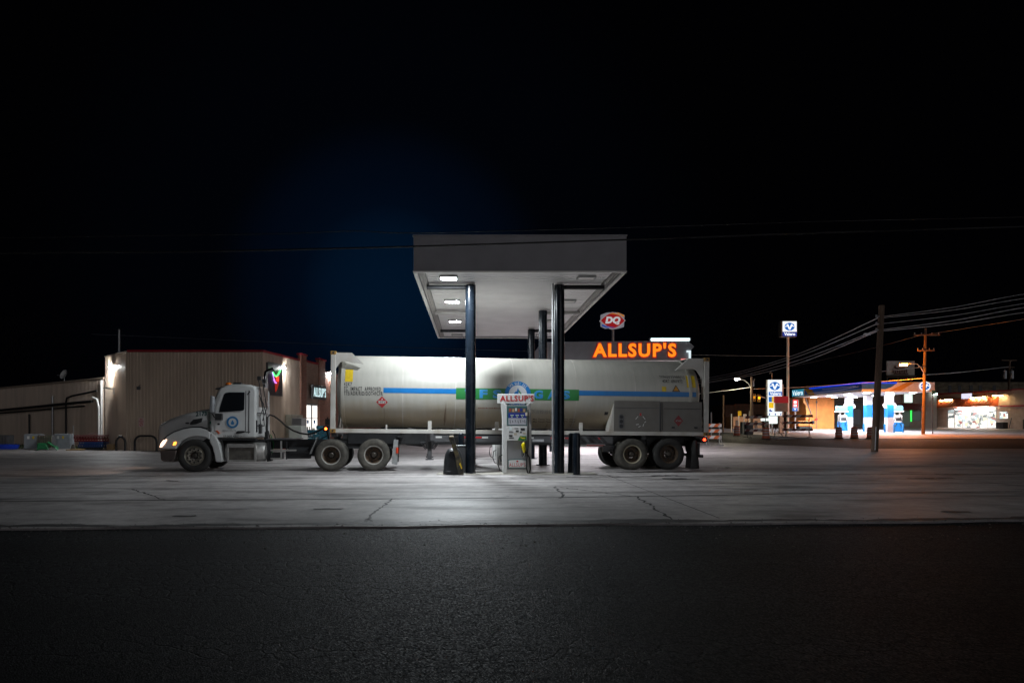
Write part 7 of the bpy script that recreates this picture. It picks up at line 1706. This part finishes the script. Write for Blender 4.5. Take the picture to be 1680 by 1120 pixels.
# billboard
b0 = base(1477, 120)
bb = thing('billboard', 'large pale billboard on posts behind the sodium street lamp', 'billboard', b0)
a = rel(1455, 615, 120, b0); b = rel(1500.5, 592, 120, b0); mb = MB(); mb.box((a.x, 0, a.z), (b.x, .25, b.z)); bo = mb.build('panel', pmat('billboard_face', (.62,.56,.50), .6, var=.08), bb)
mb = MB(); mb.box((a.x-.1, -.12, a.z-.45), (b.x+.1, .2, a.z-.25)); mb.box((a.x-.1, -.5, a.z-.24), (b.x+.1, .0, a.z-.16)); mb.build('catwalk', M['wood'], bb)
mb = MB()
for px in (1457, 1475, 1496): q = rel(px, 615, 120, b0); mb.cyl((q.x, .3, -.3), (q.x, .3, q.z+2), .13, n=10)
mb.build('post', M['wood'], bb)
mb = MB(); c_ = rel(1478, 609, 120, b0)
mb.tube([rel(1470, 599.5, 119.8, b0), rel(1468, 602, 119.8, b0), rel(1473, 604.5, 119.8, b0), rel(1484, 603, 119.8, b0)], .12, n=6)
for k in range(7): q = rel(1465.5+k*3.6, 608.5 + (.6 if k % 2 else 0), 119.8, b0); mb.box((q.x-.14, q.y-.02, q.z-.28), (q.x+.14, q.y+.02, q.z+.28))
q = rel(1478, 613, 119.8, b0); mb.box((q.x-1.3, q.y-.02, q.z-.14), (q.x+1.3, q.y+.02, q.z+.14)); mb.build('painted_mark', pmat('billboard_ink', (.16,.09,.08), .7), bo)

# ------------------------------------------------------------------ road works
M['board_or'] = pmat('board_orange', (.75,.17,.05), .45, var=.06); M['board_wh'] = pmat('board_white', (.78,.75,.72), .4, var=.05)
M['board_dk'] = pmat('board_shadow', (.16,.03,.025), .6); M['board_gr'] = pmat('board_grey', (.62,.55,.50), .6)  # darker board colours hold the shade of barricades lit from behind
def barricade(label, pxa, pxb, Y, z_list, rz, mats, hb=.22):
    a = base(pxa, Y); b = base(pxb, Y); w = (b.x-a.x)/math.cos(rz); t = thing('barricade', label, 'barricade', (a + b)/2, (0, 0, rz), 'striped road barricades')
    for z in z_list:
        mb = MB(); n = max(4, int(w/.34)); s = w/n
        mb.box((-w/2, -.0, z), (w/2, .03, z+hb), 1)
        for k in range(0, n+1, 2):
            x = -w/2 + k*s; q = [(x, z), (x+s, z), (x+s+hb*.8, z+hb), (x+hb*.8, z+hb)]; q = [(min(max(u, -w/2), w/2), v) for u, v in q]
            if len(set(q)) > 2: mb.face([(u, -.006, v) for u, v in q], 0)
        mb.build('board', mats, t, recalc=False)
    for s in (-.38, .38):
        mb = MB(); x = w*s; mb.box((x-.03, .032, .0), (x+.03, .08, max(z_list)+hb+.05)); mb.box((x-.035, -.75, .0), (x+.035, .75, .05)); mb.tube([(x, -.6, .05), (x, .04, .7)], .02); mb.build('foot_frame', M['steel'] if mats[0] == M['board_or'] else M['black'], t)
    return t
barricade('orange and white striped barricade beside the container tail light', 1156, 1184, 47, (.45,.88,1.26), .0, [M['board_or'], M['board_wh']])
barricade('shade darkened striped barricade left of the free standing orange barrel', 1221, 1262, 62, (.55,1.15,1.75), .1, [M['board_dk'], M['board_gr']])
barricade('shade darkened striped barricade in front of the orange excavator', 1286, 1331, 62, (.6,1.25,1.85), -.25, [M['board_dk'], M['board_gr']])
t = thing('folded_frame', 'folded dark metal barricade frame between the barrel and the dark barricade', 'frame', base(1279, 60))
mb = MB(); mb.tube([(-.5,0,0), (-.35,0,1.0), (.1,0,1.5), (.45,0,.9), (-.35,.1,.9), (.45,0,.05)], .025); mb.tube([(-.5,0,.4), (.45,0,.45)], .025); mb.build('tube_frame', M['black'], t); mb = MB(); mb.box((-.7,-.2,0), (.6,.2,.05)); mb.build('base_bar', M['black'], t)
for px, Y, lb in ((1209,66,'orange barrel behind the left dark barricade near the street lamp'), (1256.5,58,'orange barrel standing alone nearest, below the lit message board'), (1376,60,'orange barrel left of the first blue banded column, leftmost of three'), (1401.5,60,'middle orange barrel of three before the far station'), (1428,60,'orange barrel partly hidden behind the leaning wooden pole')):
    t = thing('traffic_barrel', lb, 'traffic barrel', base(px, Y), group='orange traffic barrels')
    mb = MB(); mb.lathe([(.08,.29),(.30,.285),(.42,.28),(.52,.275),(.64,.27),(.74,.265),(.86,.26),(.95,.25),(1.0,.2),(1.0,0)], Matrix.Rotation(R(90), 4, 'X'), 22, mis=[0,1,0,1,0,1,0,0,0]); mb.build('drum', [pmat('barrel_orange', (.50,.10,.035), .5, grime=.4) if 'bo' not in M else M['bo'], pmat('barrel_band', (.5,.42,.40), .4) if 'bw' not in M else M['bw']], t, smooth=40)
    M['bo'] = bpy.data.materials['barrel_orange']; M['bw'] = bpy.data.materials['barrel_band']
    mb = MB(); mb.cyl((0,0,0), (0,0,.079), .38, .33, n=20); mb.build('rubber_base', M['rubber'], t)
b0 = base(1318, 92)
ex = thing('excavator', 'orange excavator with raised arm parked against the orange building', 'excavator', b0)
mb = MB(); a = rel(1305, 699, 92, b0); b = rel(1329, 690, 92, b0); mb.box((a.x, -.8, a.z), (b.x, .8, b.z)); mb.build('body', org, ex, bevel=.1); mb = MB(); a = rel(1306, 704, 92, b0); b = rel(1328, 699.5, 92, b0); mb.box((a.x, -.9, 0.0), (b.x, -.5, b.z)); mb.box((a.x, .5, 0.0), (b.x, .9, b.z)); mb.build('track', M['rubber'], ex, bevel=.1)
Q = lambda px, py: (lambda v: (v.x, v.z))(rel(px, py, 92, b0))
mb = MB(); mb.prism([Q(1319.5,689), Q(1328,688.5), Q(1325,672), Q(1322,661), Q(1319,653), Q(1316,652.5), Q(1316.2,660), Q(1319.5,664), Q(1320.5,675)], -.35, .1); mb.build('arm', pmat('excavator_orange', (.65,.25,.05), .5, var=.1), ex, bevel=.03)
mb = MB(); mb.tube([(Q(1319,654)[0], -.45, Q(1319,654)[1]), (Q(1328.5,680)[0], -.45, Q(1328.5,680)[1])], .06); mb.build('ram', M['dkgrey'], ex)
mb = MB(); a = rel(1330.5, 694, 91.5, b0); mb.box((a.x-.05, -.9, a.z-.1), (a.x+.3, -.4, a.z+.35)); mb.build('counterweight', M['black'], ex)
# small street signs and posts
for px, pyt, pyb, Y, lb, sg in ((1167,676,703,66,'thin pale marker post behind the orange and white barricade',None), (1200,679,704,80,'plain pale post between the barricades and the tan shed',None), (1212,674,704,80,'pale post with a small yellow sign left of the street lamp',M['yellow']),
        (1220.5,679,704,82,'post with a small white sign before the tan shed',M['white']), (1230,674,704,78,'small blue grey sign plate beside the street lamp pole',M['grey']), (1530,640,712,74,'thin dark sign post right of the sodium lamp pole',M['teal'])):
    b0 = base(px, Y); t = thing('sign_post', lb, 'post', b0); top = rel(px, pyt, Y, b0)
    mb = MB(); mb.tube([Vector((0,0,0)), Vector((0,0,top.z))], .06 if px != 1530 else .045, n=8); mb.build('post', M['white'] if px < 1500 else M['black'], t)
    if sg: mb = MB(); mb.box((-.12, -.09, top.z-.45 if px > 1500 else top.z-.55), (.28, -.065, top.z-.0)); mb.build('sign_plate', sg, t)
b0 = base(1186.5, 82); t = thing('sign_post', 'tall thin wooden post standing dark behind the container tail', 'post', b0)
mb = MB(); mb.tube([Vector((0,0,0)), rel(1187, 648, 82, b0)], .09, n=8); mb.build('post', M['wood'], t); mb = MB(); mb.box((-.2,-.1,5.0), (.2,-.05,5.08)); mb.build('crosspiece', M['wood'], t)
for px, Y, lb, mt in ((1221, 74, 'pale green utility cabinet left of the street lamp', pmat('cab_green', (.30,.36,.32), .5)), (1228, 71, 'dark control cabinet behind the striped barricade', M['dkgrey'])):
    b0 = base(px, Y); t = thing('control_cabinet', lb, 'cabinet', b0); mb = MB(); mb.box((-.35,-.3,0), (.35,.3,1.25)); bo = mb.build('casing', mt, t, bevel=.02); mb = MB(); mb.box((-.3,-.315,.1), (.3,-.302,1.15)); mb.build('door', mt, bo); mb = MB(); mb.box((-.38,-.33,1.252), (.38,.33,1.3)); mb.build('lid', mt, t)
